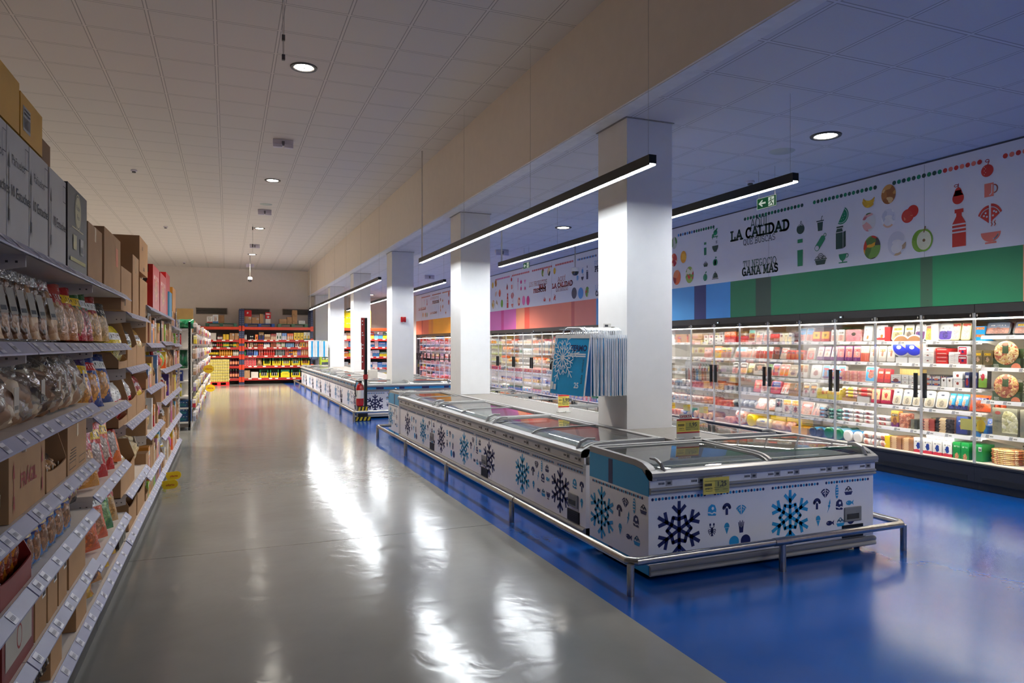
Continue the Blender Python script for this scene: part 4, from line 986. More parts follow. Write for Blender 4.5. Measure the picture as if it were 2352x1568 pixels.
# ------------------------------------------------------------------ goods.  Built facing +X, width along Y, standing on z = 0, front at x = 0
KRAFT = M('corrugated_kraft', (172, 132, 92), .8, var=.07, scale=6, bump=.08)
KRAFTD = M('corrugated_kraft_inside', (138, 104, 72), .85, var=.08, scale=6)
FILM = GLASS('clear_film', (.97, .97, .97), 1.5, .1, .02, .8)
_PM = {}
def pillow(w, h, d, seed=0, nx=9, nz=11, sag=.25, seal=.05, wr=.10, inset=0.):
    R = random.Random(seed); mb = MB()
    ph = [R.uniform(0, 6.28) for _ in range(8)]
    for s in (1, -1):
        vs = []
        for j in range(nz + 1):
            q = j / nz; zz = q * h
            if q < .03: prof = .12
            elif q > 1 - seal: prof = .04
            else:
                qq = (q - .03) / (.97 - seal); prof = (math.sin(math.pi * min(max(qq, .02), .98)) ** .45) * (1 - sag * (qq - .35))
            for i in range(nx + 1):
                p = i / nx
                across = (max(0, math.sin(math.pi * p))) ** .55
                wv = wr * d * (math.sin(9 * p + ph[0] + 5 * q) * math.sin(7 * q + ph[1] + 4 * p) + .6 * math.sin(17 * p + ph[2]) * math.sin(15 * q + ph[3]))
                x = s * (d / 2 * prof * across) + wv * across * .5 - d / 2
                nar = 1 - .08 * prof * (1 - abs(2 * q - 1)) - (.04 * math.sin(6 * q + ph[4]) if 0 < q < 1 else 0)
                vs.append((x, (p - .5) * w * nar, zz + (.01 * h * math.sin(11 * p + ph[5]) if q > .9 else 0)))
        fs = [(j*(nx+1)+i, j*(nx+1)+i+1, (j+1)*(nx+1)+i+1, (j+1)*(nx+1)+i) for j in range(nz) for i in range(nx)]
        mb.add(vs, [f if s == 1 else f[::-1] for f in fs], 0)
    return mb
def rbox2(w, h, r, n=4):
    out = []
    for cx, cy, a in ((w/2 - r, h - r, 0), (-w/2 + r, h - r, 90), (-w/2 + r, r, 180), (w/2 - r, r, 270)): out += arc(cx, cy, r, r, a, a + 90, n)
    return out
def mesh_for(kind, w, h, d, mats, opt):
    """returns [(part name, mesh, parent index)]; the first entry is the main body"""
    key = (kind, round(w, 3), round(h, 3), round(d, 3), tuple(m.name for m in mats), opt)
    if key in _PM: return _PM[key]
    out = []
    seed = hash((kind, round(w, 3), round(h, 3), opt)) % 1000
    if kind == 'carton':      # plain closed box; opt = (tape, label, arrows ...)
        mb = MB().box(-d, -w/2, 0, 0, w/2, h); out.append(('box_body', mb.mesh('box_body', mats[0])))
        o = opt or ()
        if 'tape' in o: mb = MB(); mb.box(-d * .8, -.02, h, -.001, .02, h + .0008); mb.box(0, -.02, h * .72, .0008, .02, h); out.append(('packing_tape', mb.mesh('tape', M('tape', (190, 160, 118), .25))))
        if 'label' in o:
            mb = MB(); mb.box(0, w * .12, h * .62, .001, w * .42, h * .88, 0)
            for i in range(7): mb.box(.001, w * .15 + i * w * .036, h * .66, .0016, w * .15 + i * w * .036 + w * .016 * (1 + i % 2), h * .78, 1)
            for k in range(2): mb.box(.001, w * .15, h * (.81 + .03 * k), .0016, w * .38, h * (.82 + .03 * k), 1)
            out.append(('address_label', mb.mesh('label', [CARD, INKB])))
        if 'side' in o:
            mb = MB()
            for k in range(4): mb.box(0, -w * .4 + w * .02 * k, h * (.3 + .06 * k), .0012, -w * .08, h * (.32 + .06 * k)); 
            for a, b_ in ((-.42, -.1), (.08, .4)):
                for p in line([(a * w, h * .1), (b_ * w, h * .1), (b_ * w, h * .24), (a * w, h * .24), (a * w, h * .1)], .004): mb.poly([(.0012, x, z) for x, z in p])
            out.append(('printed_marks', mb.mesh('marks', M('kraft_ink', (80, 60, 46), .7))))
    elif kind == 'display':   # open cardboard tray with a cut-down front; opt = front lip height fraction
        f, tk = (opt or .35), .006
        mb = MB(); mb.box(-d, -w/2, 0, 0, w/2, tk)
        for y in (-w/2, w/2 - tk):
            pr = [(-d, 0), (0, 0), (0, h * min(1, f + .1)), (-d * .12, h), (-d, h)]
            mb.prism(pr, lambda p, q, a: (p, a, q), y, y + tk)
        mb.box(-d, -w/2 + tk, tk, -d + tk, w/2 - tk, h)
        n = 10; pr = [(-w/2 + tk, tk), (w/2 - tk, tk), (w/2 - tk, h * (f + .06))] + [(w/2 - tk - (w - 2*tk) * i / n, h * (f + .06 * abs(2 * i / n - 1) ** 3)) for i in range(1, n)] + [(-w/2 + tk, h * (f + .06))]
        mb.prism(pr, lambda p, q, a: (a, p, q), -tk, 0)
        out.append(('tray_body', mb.mesh('tray_body', mats[0])))
    elif kind == 'bag':
        out.append(('bag_body', pillow(w, h, d, seed).mesh('bag_body', mats[0], True)))
    elif kind == 'clearbag':
        out.append(('contents', pillow(w * .9, h * .82, d * .8, seed, 12, 14, .35, .02, .28).mesh('contents', mats[0], True)))
        out.append(('clear_wrapper', pillow(w, h, d * 1.05, seed + 1, 12, 14, .3, .06, .22).mesh('clear_wrapper', FILM, True)))
        mb = MB(); mb.box(.006, w * .1, h * .3, .0075, w * .26, h * .66); mb.box(.0075, w * .12, h * .34, .008, w * .24, h * .4, 1)
        out.append(('paper_label', mb.mesh('paper_label', [M('label_paper', (170, 160, 144), .5), INKB])))
    elif kind == 'pack':      # flat rounded pack standing up, with a printed front
        mb = MB(); mb.prism(rbox2(w, h, min(w, h) * .12), lambda p, q, a: (a, p, q), -d, 0); out.append(('pack_body', mb.mesh('pack_body', mats[0])))
        if len(mats) > 1:
            mb = MB(); mb.prism([(p, q) for p, q in rbox2(w * .86, h * .9, min(w, h) * .1)], lambda p, q, a: (a, p, q + h * .05), 0, .0015); out.append(('printed_label', mb.mesh('printed_label', mats[1])))
    elif kind == 'tray':      # rimmed plastic tray with film and sticker
        mb = MB(); mb.prism(rbox2(w, h, min(w, h) * .2), lambda p, q, a: (a, p, q), -.006, 0); mb.prism([(p, q + h * .06) for p, q in rbox2(w * .84, h * .88, min(w, h) * .16)], lambda p, q, a: (a, p, q), -d, -.006); out.append(('tray_body', mb.mesh('tray_body', mats[0])))
        mb = MB(); mb.prism([(p, q + h * .05) for p, q in rbox2(w * .86, h * .9, min(w, h) * .16)], lambda p, q, a: (a, p, q), 0, .002); out.append(('film_window', mb.mesh('film_window', mats[1])))
        if len(mats) > 2:
            mb = MB(); mb.box(.002, -w * .36, h * .66, .0032, w * .36, h * .9); out.append(('sticker', mb.mesh('sticker', mats[2])))
    elif kind == 'stack':     # flat pack lying down
        mb = MB(); mb.box(-d, -w/2, 0, 0, w/2, h); out.append(('pack_body', mb.mesh('pack_body', mats[0])))
        if len(mats) > 1: mb = MB(); mb.box(0, -w * .46, h * .12, .001, w * .46, h * .88); out.append(('end_label', mb.mesh('end_label', mats[1])))
    elif kind == 'tube':      # sausage roll lying along Y
        r = h / 2; k = [(0, -.5), (.25, -.495), (.7, -.47), (.96, -.42), (1, -.36), (1, .36), (.96, .42), (.7, .47), (.25, .495), (0, .5)]
        mb = MB(); mb.lathe([(a * r, b_ * w) for a, b_ in k], n=14); mb.v = [(x - r, z, y + r) for x, y, z in mb.v]; out.append(('casing', mb.mesh('casing', mats[0], True)))
        if len(mats) > 1:
            mb = MB(); mb.lathe([(r * 1.012, -.24 * w), (r * 1.012, .2 * w)], n=14); mb.v = [(x - r, z, y + r) for x, y, z in mb.v]; mb.f = mb.f[:-2]; mb.m = mb.m[:-2]; out.append(('printed_wrapper', mb.mesh('printed_wrapper', mats[1], True)))
    elif kind == 'roll':      # fat log pointing out of the shelf
        r = w / 2; n = 20
        mb = MB(); mb.lathe([(r * .8, 0), (r, r * .15), (r, d - .02), (r * .8, d)], n=n, ms=[0, 0, 0]); mb.v = [(-z, x, y + r) for x, y, z in mb.v]; out.append(('roll_body', mb.mesh('roll_body', mats[0], True)))
        if len(mats) > 1:
            mb = MB(); mb.lathe([(r * 1.01, d * .1), (r * 1.01, d * .55)], n=n); mb.f = mb.f[:-2]; mb.m = mb.m[:-2]; mb.v = [(-z, x, y + r) for x, y, z in mb.v]; out.append(('printed_wrapper', mb.mesh('printed_wrapper', mats[1], True)))
    elif kind == 'tub':       # round tub on its edge with a lid label
        r = h / 2
        mb = MB(); mb.lathe([(r * .82, -d), (r * .9, -.01), (r, -.01), (r, 0), (r * .93, .001)], n=26); mb.v = [(z, x, y + r) for x, y, z in mb.v]; out.append(('tub_body', mb.mesh('tub_body', mats[0], True)))
        mb = MB(); mb.poly([(.003, x, y + r) for x, y in circle(r * .88, 26)]); out.append(('tub_window', mb.mesh('tub_window', mats[1])))
        mb = MB(); mb.poly([(.0045, x, y + r) for x, y in arc(0, 0, r * .86, r * .86, 150, 330, 16) + [(r * .1, 0), (-r * .2, r * .3)]]); out.append(('lid_label', mb.mesh('lid_label', mats[2])))
        mb = MB(); mb.poly([(.006, x - r * .22, y + r * .86) for x, y in circle(r * .24, 14, sy=.7)]); out.append(('lid_logo', mb.mesh('lid_logo', CARD)))
    elif kind == 'pizza':     # round pizza standing in a printed sleeve
        r = h * .44
        mb = MB(); mb.box(-d, -w/2, 0, -.01, w/2, h * .34); mb.box(-d, -w/2, 0, -d + .004, w/2, h * .7); out.append(('sleeve', mb.mesh('sleeve', mats[0])))
        mb = MB(); mb.lathe([(r * .9, -.028), (r, -.015), (r * .98, -.003), (r * .9, 0)], n=30); mb.v = [(z, x, y + h * .54) for x, y, z in mb.v]; out.append(('pizza_base', mb.mesh('pizza_base', [mats[1]], True)))
        mb = MB(); mb.poly([(.002, -r * .25 + p * r * .5, h * .52 + q * r * .75) for p, q in rect(0, 0, 1, 1)]); out.append(('paper_tag', mb.mesh('paper_tag', mats[0])))
        mb = MB(); mb.poly([(.0035, x, y + h * .52 + r * .76) for x, y in circle(r * .26, 14, sy=.6)]); out.append(('tag_badge', mb.mesh('tag_badge', M('pizza_badge', (150, 110, 90), .5))))
        mb = MB(); mb.poly([(-.008, x, y) for x, y in arc(w * .36, 0, w * .17, w * .17, 0, 180, 10)]); put_text(mb, 'PIZZA', lambda p, q: (-.008, p, q), -w * .34, h * .075, h * .05, 1, .02); put_text(mb, 'FRESCA', lambda p, q: (-.008, p, q), -w * .33, h * .02, h * .04, 1, .02)
        out.append(('sleeve_print', mb.mesh('sleeve_print', [M('pizza_arc', (206, 120, 90), .5), CARD])))
    elif kind == 'disc':      # pizza lying flat
        r = w / 2; mb = MB(); mb.lathe([(r * .92, 0), (r, h * .3), (r * .98, h * .75), (r * .9, h)], (-r, 0, 0), 26); out.append(('disc_body', mb.mesh('disc_body', mats[0], True)))
    elif kind == 'hang':      # long pack on a hook
        out.append(('pack_body', pillow(w, h, d, seed, 6, 10, .1, .1, .15).mesh('pack_body', mats[0], True)))
        mb = MB(); mb.box(-d * .6, -w * .5, h * .82, -d * .4, w * .5, h * 1.02); mb.box(-d * .62, -w * .2, h * 1.02, -d * .38, w * .2, h * 1.06); out.append(('header_card', mb.mesh('header_card', mats[1])))
    elif kind == 'bottle':    # small background bottle: glass, label, cap in one
        r = min(w, d) / 2
        mb = MB(); mb.lathe([(r * .9, 0), (r, .01), (r, h * .18), (r, h * .5), (r, h * .58), (r * .42, h * .76), (r * .36, h * .88), (r * .42, h * .89), (r * .4, h)], (-r, 0, 0), 12, ms=[0, 0, 1, 0, 0, 0, 2, 2]); out.append(('bottle', mb.mesh('bottle', mats, True)))
    elif kind == 'jar':
        r = min(w, d) / 2
        mb = MB(); mb.lathe([(r * .92, 0), (r, .006), (r, h * .12), (r, h * .62), (r, h * .78), (r * .9, h * .84), (r * .95, h * .85), (r * .95, h)], (-r, 0, 0), 12, ms=[0, 0, 1, 0, 0, 2, 2]); out.append(('jar', mb.mesh('jar', mats, True)))
    elif kind == 'can':
        r = min(w, d) / 2
        mb = MB(); mb.lathe([(r * .93, 0), (r, h * .05), (r, h * .93), (r * .93, h)], (-r, 0, 0), 12, ms=[1, 0, 1]); out.append(('can', mb.mesh('can', mats, True)))
    elif kind == 'brick':     # small background packet: one box, printed
        mb = MB().box(-d, -w/2, 0, 0, w/2, h); out.append(('packet', mb.mesh('packet', mats)))
    _PM[key] = out
    return out
def put(name, kind, w, h, d, mats, pos, face=0., lean=0., opt=None, yaw=0., roll=0.):
    parts = mesh_for(kind, w, h, d, mats, opt)
    if len(parts) == 1:
        o = bpy.data.objects.new(name, parts[0][1]); C.objects.link(o)
    else:
        o = bpy.data.objects.new(name, None); C.objects.link(o); o.empty_display_size = .05
        for pn, me in parts:
            c = bpy.data.objects.new(pn, me); C.objects.link(c); c.parent = o
    o.location = (pos[0], pos[1], pos[2] + (d * math.sin(lean) if lean > 0 else 0)); o.rotation_euler = (roll, -lean, face + yaw)
    return o
FR = math.pi            # goods in the fridges face -X
BK = -math.pi / 2       # goods on the back rack face -Y

# ------------------------------------------------------------------ glass-door fridges along the right wall
CABW = M('cabinet_cream', (236, 230, 216), .45, var=.01)
SHELFW = M('shelf_white', (240, 238, 234), .4, var=.01)
STRIP = M('price_rail_white', (232, 230, 232), .3)
DOORG = GLASS('fridge_door_glass', (.965, .97, .97), .55, .01)
EDGE = M('door_edge_profile', (196, 196, 200), .2, .2)
HEAD = M('fridge_header_black', (24, 24, 27), .4)
PLIN = M('fridge_plinth_black', (20, 22, 28), .4)
CABL = EM('fridge_led', (1., .93, .80), CAB_E)
CABP = EM('fridge_led_pink', (1., .74, .86), CAB_E)
LEV = (1.60, 1.34, 1.08, .82, .555)
LEVP = (1.655, 1.315, .965, .60)
CABS = [(2.64 + 2.48 * k, 5.12 + 2.48 * k) for k in range(10)] + [(27.44, 29.0)]
SEAM = random.Random(3)
def fridge(i, y0, y1):
    nm = ('nearest glass-door fridge holding the pizzas', 'glass-door fridge under the green wall band', 'glass-door fridge under the light blue wall band')
    desc = nm[i] if i < 3 else '%s glass-door fridge along the right wall counted from the camera' % ordn(i + 1)
    t = thing('display_fridge', desc, 'fridge', (7.42, y0, 0), 0, 'glass-door fridges along the right wall'); W = y1 - y0
    X1 = 1.10
    m_ = MB(); m_.box(.0, 0, .09, X1, W, .262); m_.box(.06, 0, 0, X1, W, .09); m_.box(-.012, 0, .262, .05, W, .292); m_.build('plinth', PLIN, t, bevel=.004)
    g = MB()
    for k in range(5): g.box(-.004, .08, .10 + k * .012, .0, W - .08, .105 + k * .012)
    g.build('plinth_grille', M('plinth_slots', (8, 9, 11), .5), t)
    m_ = MB(); m_.box(.80, 0, .28, .86, W, 2.0); m_.box(.06, 0, .27, .86, W, .285); m_.build('back_panel', CABW, t)
    m_ = MB()
    for k in range(round(W / 1.24) + 1):
        y = min(k * 1.24, W - .01)
        for z in range(40): m_.box(.797, y + .0, .35 + z * .036, .80, y + .008, .362 + z * .036)
    m_.build('slotted_upright', M('slot_dark', (120, 112, 100), .5), t)
    m_ = MB(); m_.box(.0, 0, 1.845, X1, W, 1.995); m_.build('header', HEAD, t, bevel=.004)
    m_ = MB(); m_.box(.055, 0, 1.83, .86, W, 1.845); m_.build('canopy', CABW, t)
    led = CABP if y0 > 21 else CABL
    m_ = MB(); m_.box(.02, .02, 1.833, .05, W - .02, 1.844); m_.build('led_strip', led, t)
    lv = LEVP if i == 0 else LEV
    for z in lv:
        m_ = MB(); m_.box(.12, 0, z - .022, .80, W, z); m_.build('shelf', SHELFW, t)
        m_ = MB(); m_.prism([(.112, z + .004), (.12, z + .004), (.12, z - .034), (.096, z - .036)], lambda p, q, a: (p, a, q), 0, W); m_.build('price_rail', STRIP, t)
        m_ = MB(); m_.box(.126, .02, z - .032, .142, W - .02, z - .023); m_.build('led_strip', led, t)
        m_ = MB(); R = random.Random(int(z * 100 + i)); y = .03
        while y < W - .1:
            f = lambda a, q, e=.0008: (.112 - .016 * q - e, a, z + .004 - .04 * q)
            m_.poly([f(y, .9), f(y + .045, .9), f(y + .045, .1), f(y, .1)]); m_.poly([f(y + .048, .9), f(y + .085, .9), f(y + .085, .1), f(y + .048, .1)], 1)
            for k in range(4): a = y + .006 + .009 * k; m_.poly([f(a, .65, .0015), f(a + .006, .65, .0015), f(a + .006, .35, .0015), f(a, .35, .0015)], 2)
            y += R.uniform(.13, .3)
        m_.build('price_label', [CARD, TAGG, INKB], t)
        for k in range(round(W / 1.24) + 1):
            y = min(max(k * 1.24, .006), W - .006)
            MB().prism([(.2, z - .022), (.80, z - .022), (.80, z - .16), (.72, z - .13)], lambda p, q, a: (p, a, q), y - .002, y + .002).build('bracket', CABW, t)
    nd = round(W / .62)
    for k in range(nd):
        a, b_ = k * W / nd, (k + 1) * W / nd
        d = MB().box(-.006, a + .004, .292, .0, b_ - .004, 1.90).build('glass_door', DOORG, t)
        e = MB(); 
        for y in (a + .003, b_ - .015): e.box(-.009, y, .292, .003, y + .012, 1.90)
        e.build('door_edge', GLASS('door_edge_acrylic', (.86, .86, .88), .9, .1, .38), d)
        hy = b_ - .075 if k % 2 == 0 else a + .04
        if y0 > 21: hy = b_ - .09
        h = MB().box(-.045, hy, .95, -.006, hy + .03, 1.235)
        h.build('handle', BLK, d, bevel=.004)
        m_ = MB()
        for y in (a + .03, b_ - .045): m_.box(-.014, y, 1.86, -.006, y + .015, 1.885)
        m_.build('hinge', STEEL, d)
    if i in (0, 1, 2, 5, 10):
        m_ = MB(); m_.box(-.008, W - .75, 1.90, .0, W - .68, 1.94); m_.box(-.0095, W - .73, 1.912, -.008, W - .70, 1.928, 1); m_.build('thermostat', [HEAD, EM('thermostat_digits', (.6, .8, 1), 1.5)], t)
    MB().box(.0, -.004, .262, .86, .004, 1.99).build('side_wall', CABW, t) if i == 0 else None
    return t
for i, (a, b_) in enumerate(CABS): fridge(i, a, b_)
MB_ = MB(); MB_.box(7.40, 29.0, 0, 8.3, 29.06, 1.995); tag(MB_.build('fridge_end_panel', HEAD), 'dark end panel closing the far end of the fridge row', 'panel')
struct('wall_right_end', MB().box(7.42, 29.06, 0, 8.6, YW, ZR), BACKW)

PLACE_S = ('top fridge shelf', 'second fridge shelf', 'third fridge shelf', 'fourth fridge shelf', 'fifth fridge shelf', 'fridge well')
FX = 7.62
def yf(u): return onx(u, 850, FX)[0]
def frun(lv, u0, u1, n, name, desc, cat, kind, h, mats, d=.05, lean=0., back=0., gap=.92, opt=None, z=None, levels=LEV, rows=1, w=None, jit=.3, group=None, place=None):
    """n articles side by side on a fridge shelf between photo columns u0 and u1 (left to right)"""
    ya, yb = yf(u0), yf(u1); st = (ya - yb) / n
    zz = (levels + (.286,))[lv] if z is None else z
    R = random.Random(int(u0 * 7 + lv)); h *= .72
    cap_ = (.208 if levels is LEV else .155, .205, .205, .205, .21, .218)[lv] if levels is LEV or lv == 0 else .3
    if z is None or z < levels[0]: h = min(h, cap_ / rows - d * math.sin(max(lean, 0)) - .002 * rows)
    for r in range(rows):
        for k in range(n):
            y = ya - (k + .5) * st
            o = put(name, kind, w or st * gap, h, d, mats, (FX - .035 + back + (.02 * lean if lean else 0), y, zz + .0015 + r * h * 1.012), FR, lean, opt, R.uniform(-jit, jit) * .12)
            reg(o, desc + (' in the %s layer' % ordn(rows - r) if rows > 1 else ''), place or PLACE_S[lv], cat, (group or desc + ' ' + PLACE_S[lv]))
WH = (232, 230, 226); RD = (190, 36, 40); PKH = (214, 150, 140); YL = (236, 190, 40); NV = (30, 44, 110); GR = (40, 104, 66); OR = (226, 110, 40); CR = (228, 206, 170); BR = (130, 66, 44); SK = (90, 170, 220); DK = (50, 46, 46); PU = (110, 50, 110)
WP = M('white_plastic', (232, 232, 230), .35)
CL = M('clear_plastic_pale', (214, 212, 206), .2)
PINKM = MOTTLE('sliced_ham', [(214, 150, 146), (224, 170, 160), (206, 130, 130), (232, 196, 186)], 22, .35, .15)
REDM = MOTTLE('sliced_chorizo', [(176, 46, 34), (200, 70, 50), (150, 34, 30), (222, 150, 120)], 30, .35, .15)
BRNM = MOTTLE('dark_meat', [(104, 44, 36), (130, 60, 46), (84, 34, 30), (150, 90, 70)], 26, .4, .2)
CHEM = MOTTLE('cheese', [(230, 190, 90), (236, 206, 130), (222, 170, 70)], 8, .45, .1)
GREYM = MOTTLE('silver_bag', [(150, 156, 160), (90, 100, 112), (196, 196, 196), (60, 66, 78)], 16, .25, .4)
MEAT2 = MOTTLE('bagged_meat', [(190, 140, 124), (214, 180, 166), (168, 110, 96), (230, 210, 200)], 18, .3, .5)
SALM = MOTTLE('salami_net', [(226, 196, 180), (206, 140, 120), (240, 226, 216), (190, 100, 90)], 26, .5, .3)
PIZT = MOTTLE('pizza_topping', [(214, 174, 106), (226, 194, 134), (190, 130, 80), (232, 206, 150), (176, 84, 60), (240, 220, 180)], 46, .55, .5)
PIZH = MOTTLE('pizza_ham', [(170, 96, 70), (206, 160, 100), (150, 70, 56), (222, 186, 130), (190, 120, 90)], 42, .55, .5)
PIZW = MOTTLE('pizza_white', [(206, 200, 150), (226, 220, 180), (190, 184, 130), (236, 232, 206)], 30, .55, .5)
PGREEN = M('pizza_sleeve_green', (58, 78, 52), .45)
# ------------------------------------------------------------------ what stands in the near fridges, left to right, shelf by shelf
# top shelf
frun(0, 1540, 1553, 1, 'white_box', 'plain white box beside the first column', 'box', 'carton', .21, [WP], .2)
frun(0, 1554, 1582, 1, 'cardboard_box', 'kraft box next to a white box', 'box', 'carton', .21, [KRAFT], .25, opt=('tape',))
frun(0, 1584, 1617, 1, 'cardboard_box', 'wide kraft box behind the second door', 'box', 'carton', .21, [KRAFT], .3)
frun(0, 1620, 1667, 4, 'egg_carton', 'white carton with a small picture', 'carton', 'stack', .085, [WP, PK(WH, WH, DK, None, fz=.5, fr=.28, ink=False)], .12, rows=2)
frun(0, 1668, 1696, 2, 'pate_cup', 'orange pate cup in a red tray', 'pack', 'pack', .24, [PK(RD, OR, (240, 220, 190), OR, fz=.78, fr=.24)], .09)
frun(0, 1697, 1722, 2, 'pate_cup', 'olive pate cup in a red tray', 'pack', 'pack', .24, [PK(RD, (110, 86, 40), (226, 214, 190), None, fz=.78, fr=.24)], .09)
frun(0, 1722, 1738, 1, 'sausage_pack', 'turquoise-topped pack of dark sausages', 'pack', 'pack', .27, [WP, PK(BR, (90, 190, 180), BR, cut=.72, fz=.35, fr=.25)], .04, .1)
frun(0, 1738, 1771, 2, 'meat_pack', 'white pack of sliced meat with black lettering', 'pack', 'pack', .27, [WP, PK(PKH, WH, PKH, DK, fz=.2, fr=.3)], .03, .25)
frun(0, 1772, 1792, 2, 'chorizo_pack', 'low red chorizo pack', 'pack', 'pack', .16, [PK(BR, (210, 50, 40), BR, None, cut=.42, fz=.2)], .06, .15)
frun(0, 1782, 1804, 2, 'storage_box', 'grey carton behind the sausage packs', 'box', 'carton', .31, [M('grey_board', (196, 186, 174), .7)], .1, back=.24)
frun(0, 1793, 1822, 3, 'chilled_meal', 'white tray with small square pictures', 'pack', 'pack', .17, [WP, PK(CR, WH, OR, DK, fz=.65, fr=.18)], .05, .15)
frun(0, 1806, 1832, 2, 'sausage_bundle', 'bundle of dark cured sausages', 'sausage', 'pack', .2, [BRNM], .1, back=.12)
frun(0, 1836, 1870, 2, 'ham_pack', 'blue and white pack of cooked ham', 'pack', 'pack', .27, [WP, PK(PKH, SK, PKH, (40, 110, 190), cut=.5, fz=.2, fr=.3)], .04, .22)
frun(0, 1843, 1900, 1, 'cardboard_box', 'large kraft box above the cooked ham packs', 'box', 'carton', .31, [KRAFT], .3, back=.22)
frun(0, 1868, 1909, 2, 'snack_tray', 'yellow pack in a red display tray', 'pack', 'pack', .19, [M('tray_red', (190, 40, 46), .5), PK(RD, YL, (150, 100, 40), None, cut=.22, fz=.6, fr=.22)], .07, .12)
frun(0, 1912, 1943, 2, 'meat_pack', 'white patterned pack of sliced meat', 'pack', 'pack', .22, [WP, PK((206, 170, 150), WH, PKH, (120, 110, 100), fz=.3)], .05, .1)
frun(0, 1946, 1985, 1, 'ham_piece', 'pink ham joint in a white tray', 'ham', 'pack', .22, [PINKM, PK((206, 140, 150), (216, 150, 160), (90, 84, 70), None, fz=.62, fr=.22, ink=False)], .12)
frun(0, 1986, 2007, 1, 'cold_cut_carton', 'white carton on a red lined tray left of a door edge', 'pack', 'pack', .29, [WP, PK(WH, (206, 226, 240), (230, 150, 60), WH, fz=.2, fr=.2)], .06, .14)
frun(0, 2015, 2042, 1, 'cold_cut_carton', 'white carton on a red tray right of a door edge', 'pack', 'pack', .29, [WP, PK(RD, (220, 230, 240), (230, 150, 60), WH, cut=.16, fz=.28, fr=.2)], .06, .14)
frun(0, 2036, 2050, 1, 'red_box', 'slim red box beside the white cartons', 'box', 'carton', .25, [M('tray_red')], .16)
frun(0, 2050, 2078, 1, 'fish_tray', 'white tray with yellow label and herring', 'tray', 'tray', .33, [WP, PK((206, 190, 140), WH, (196, 176, 120), YL, fz=.25)], .05, .18)
frun(0, 2079, 2102, 1, 'fish_tray', 'clear tray of smoked fish with yellow label', 'tray', 'tray', .33, [CL, PK((180, 170, 150), WH, (150, 130, 110), YL, fz=.3)], .05, .18)
frun(0, 2103, 2129, 1, 'fish_tray', 'white tray with purple corner behind a door edge', 'tray', 'tray', .34, [WP, PK(PU, WH, (70, 60, 150), None, fz=.3)], .05, .18)
frun(0, 2128, 2147, 1, 'fish_tray', 'small tray with brown top and yellow band', 'tray', 'tray', .25, [WP, PK((226, 186, 90), (160, 84, 56), (230, 200, 110), YL, cut=.66, fz=.22)], .05, .15)
frun(0, 2143, 2161, 1, 'white_box', 'white upright box with a yellow corner', 'box', 'carton', .29, [WP], .1)
frun(0, 2157, 2192, 1, 'fish_tray', 'large white tray with purple diagonal print', 'tray', 'tray', .35, [WP, PK((90, 70, 160), WH, (84, 64, 156), None, cut=.55, fz=.3, fr=.3)], .05, .18)
frun(0, 2186, 2233, 2, 'cod_tray', 'cream tray of salt cod with red top', 'tray', 'tray', .34, [M('cream_tray', (226, 200, 140), .5), PK((206, 190, 180), (206, 60, 40), WH, None, cut=.86, fz=.4, fr=.4)], .05, .2)
frun(0, 2244, 2268, 1, 'snack_carton', 'bright blue carton with an orange stripe', 'carton', 'stack', .11, [M('blue_carton', (30, 150, 214), .45), PK((30, 150, 214), OR, None, None, ink=True)], .14, rows=2)
frun(0, 2262, 2326, 1, 'burger_pack', 'black pack picturing two burgers with yellow tag', 'pack', 'pack', .30, [M('pack_black', (40, 40, 44), .35), PK((150, 84, 60), (110, 120, 140), (150, 80, 56), None, cut=.5, fz=.2, fr=.42)], .05, .35, levels=LEVP)
frun(0, 2327, 2390, 1, 'burger_pack', 'black burger pack cut by the right edge', 'pack', 'pack', .30, [M('pack_black'), PK((150, 84, 60), (110, 120, 140), (150, 80, 56), YL, cut=.5, fz=.2, fr=.42)], .05, .35, levels=LEVP)
# second shelf
hy = [yf(u) for u in range(1546, 1616, 6)]
hl = thing('hook_bar', 'grey bar with hooks for hanging sausage packs', 'hook', (7.54, 9.95, 1.285)); MB().box(0, -.45, -.012, .02, .45, .012).build('bar', M('grey_bar', (150, 150, 150), .4, .5), hl)
for k in range(12): MB().cyl((0, -.42 + .076 * k, -.01), (-.06, -.42 + .076 * k, .005), .003, 5).build('hook', STEEL, hl)
cols = [(DK, WH), ((190, 60, 40), WH), (RD, WH), (BR, WH), (SK, WH), ((206, 190, 160), RD), (OR, GR), ((200, 120, 60), GR), (CR, GR), (RD, RD), ((214, 200, 190), RD), ((210, 196, 186), RD)]
for k in range(12):
    c = cols[k]
    o = put('sausage_pack', 'hang', .062, .30 if k < 9 else .38, .03, [PK(c[0], WH, c[0], c[1], fz=.4, fr=.4), PK(c[1], WH)], (7.49, 10.34 - .076 * k, .955 if k < 9 else .87), FR)
    reg(o, 'long sausage pack hanging on a hook', 'behind the leftmost fridge doors', 'pack', 'sausage packs hanging on hooks')
frun(1, 1620, 1637, 2, 'ham_pack', 'pink sliced ham pack', 'pack', 'pack', .23, [PINKM, PK(PKH, PKH, None, DK, ink=True)], .05, .12)
frun(1, 1641, 1659, 1, 'turkey_pack', 'tall yellow pack behind the third door', 'pack', 'pack', .27, [PK(YL, OR, (236, 210, 150), WH)], .03, .18)
frun(1, 1659, 1683, 2, 'turkey_pack', 'pink turkey pack with yellow top', 'pack', 'pack', .24, [CL, PK(PKH, YL, PKH, DK, cut=.6, fz=.3, fr=.35)], .04, .12)
frun(1, 1686, 1716, 1, 'ham_pack', 'blue topped pack of sliced ham leaning back', 'pack', 'pack', .3, [CL, PK(PKH, (170, 210, 236), PKH, SK, cut=.6, fz=.2)], .03, .4)
frun(1, 1700, 1712, 1, 'cardboard_box', 'kraft tray between ham packs', 'box', 'display', .16, [KRAFT], .14, opt=.6, back=.1)
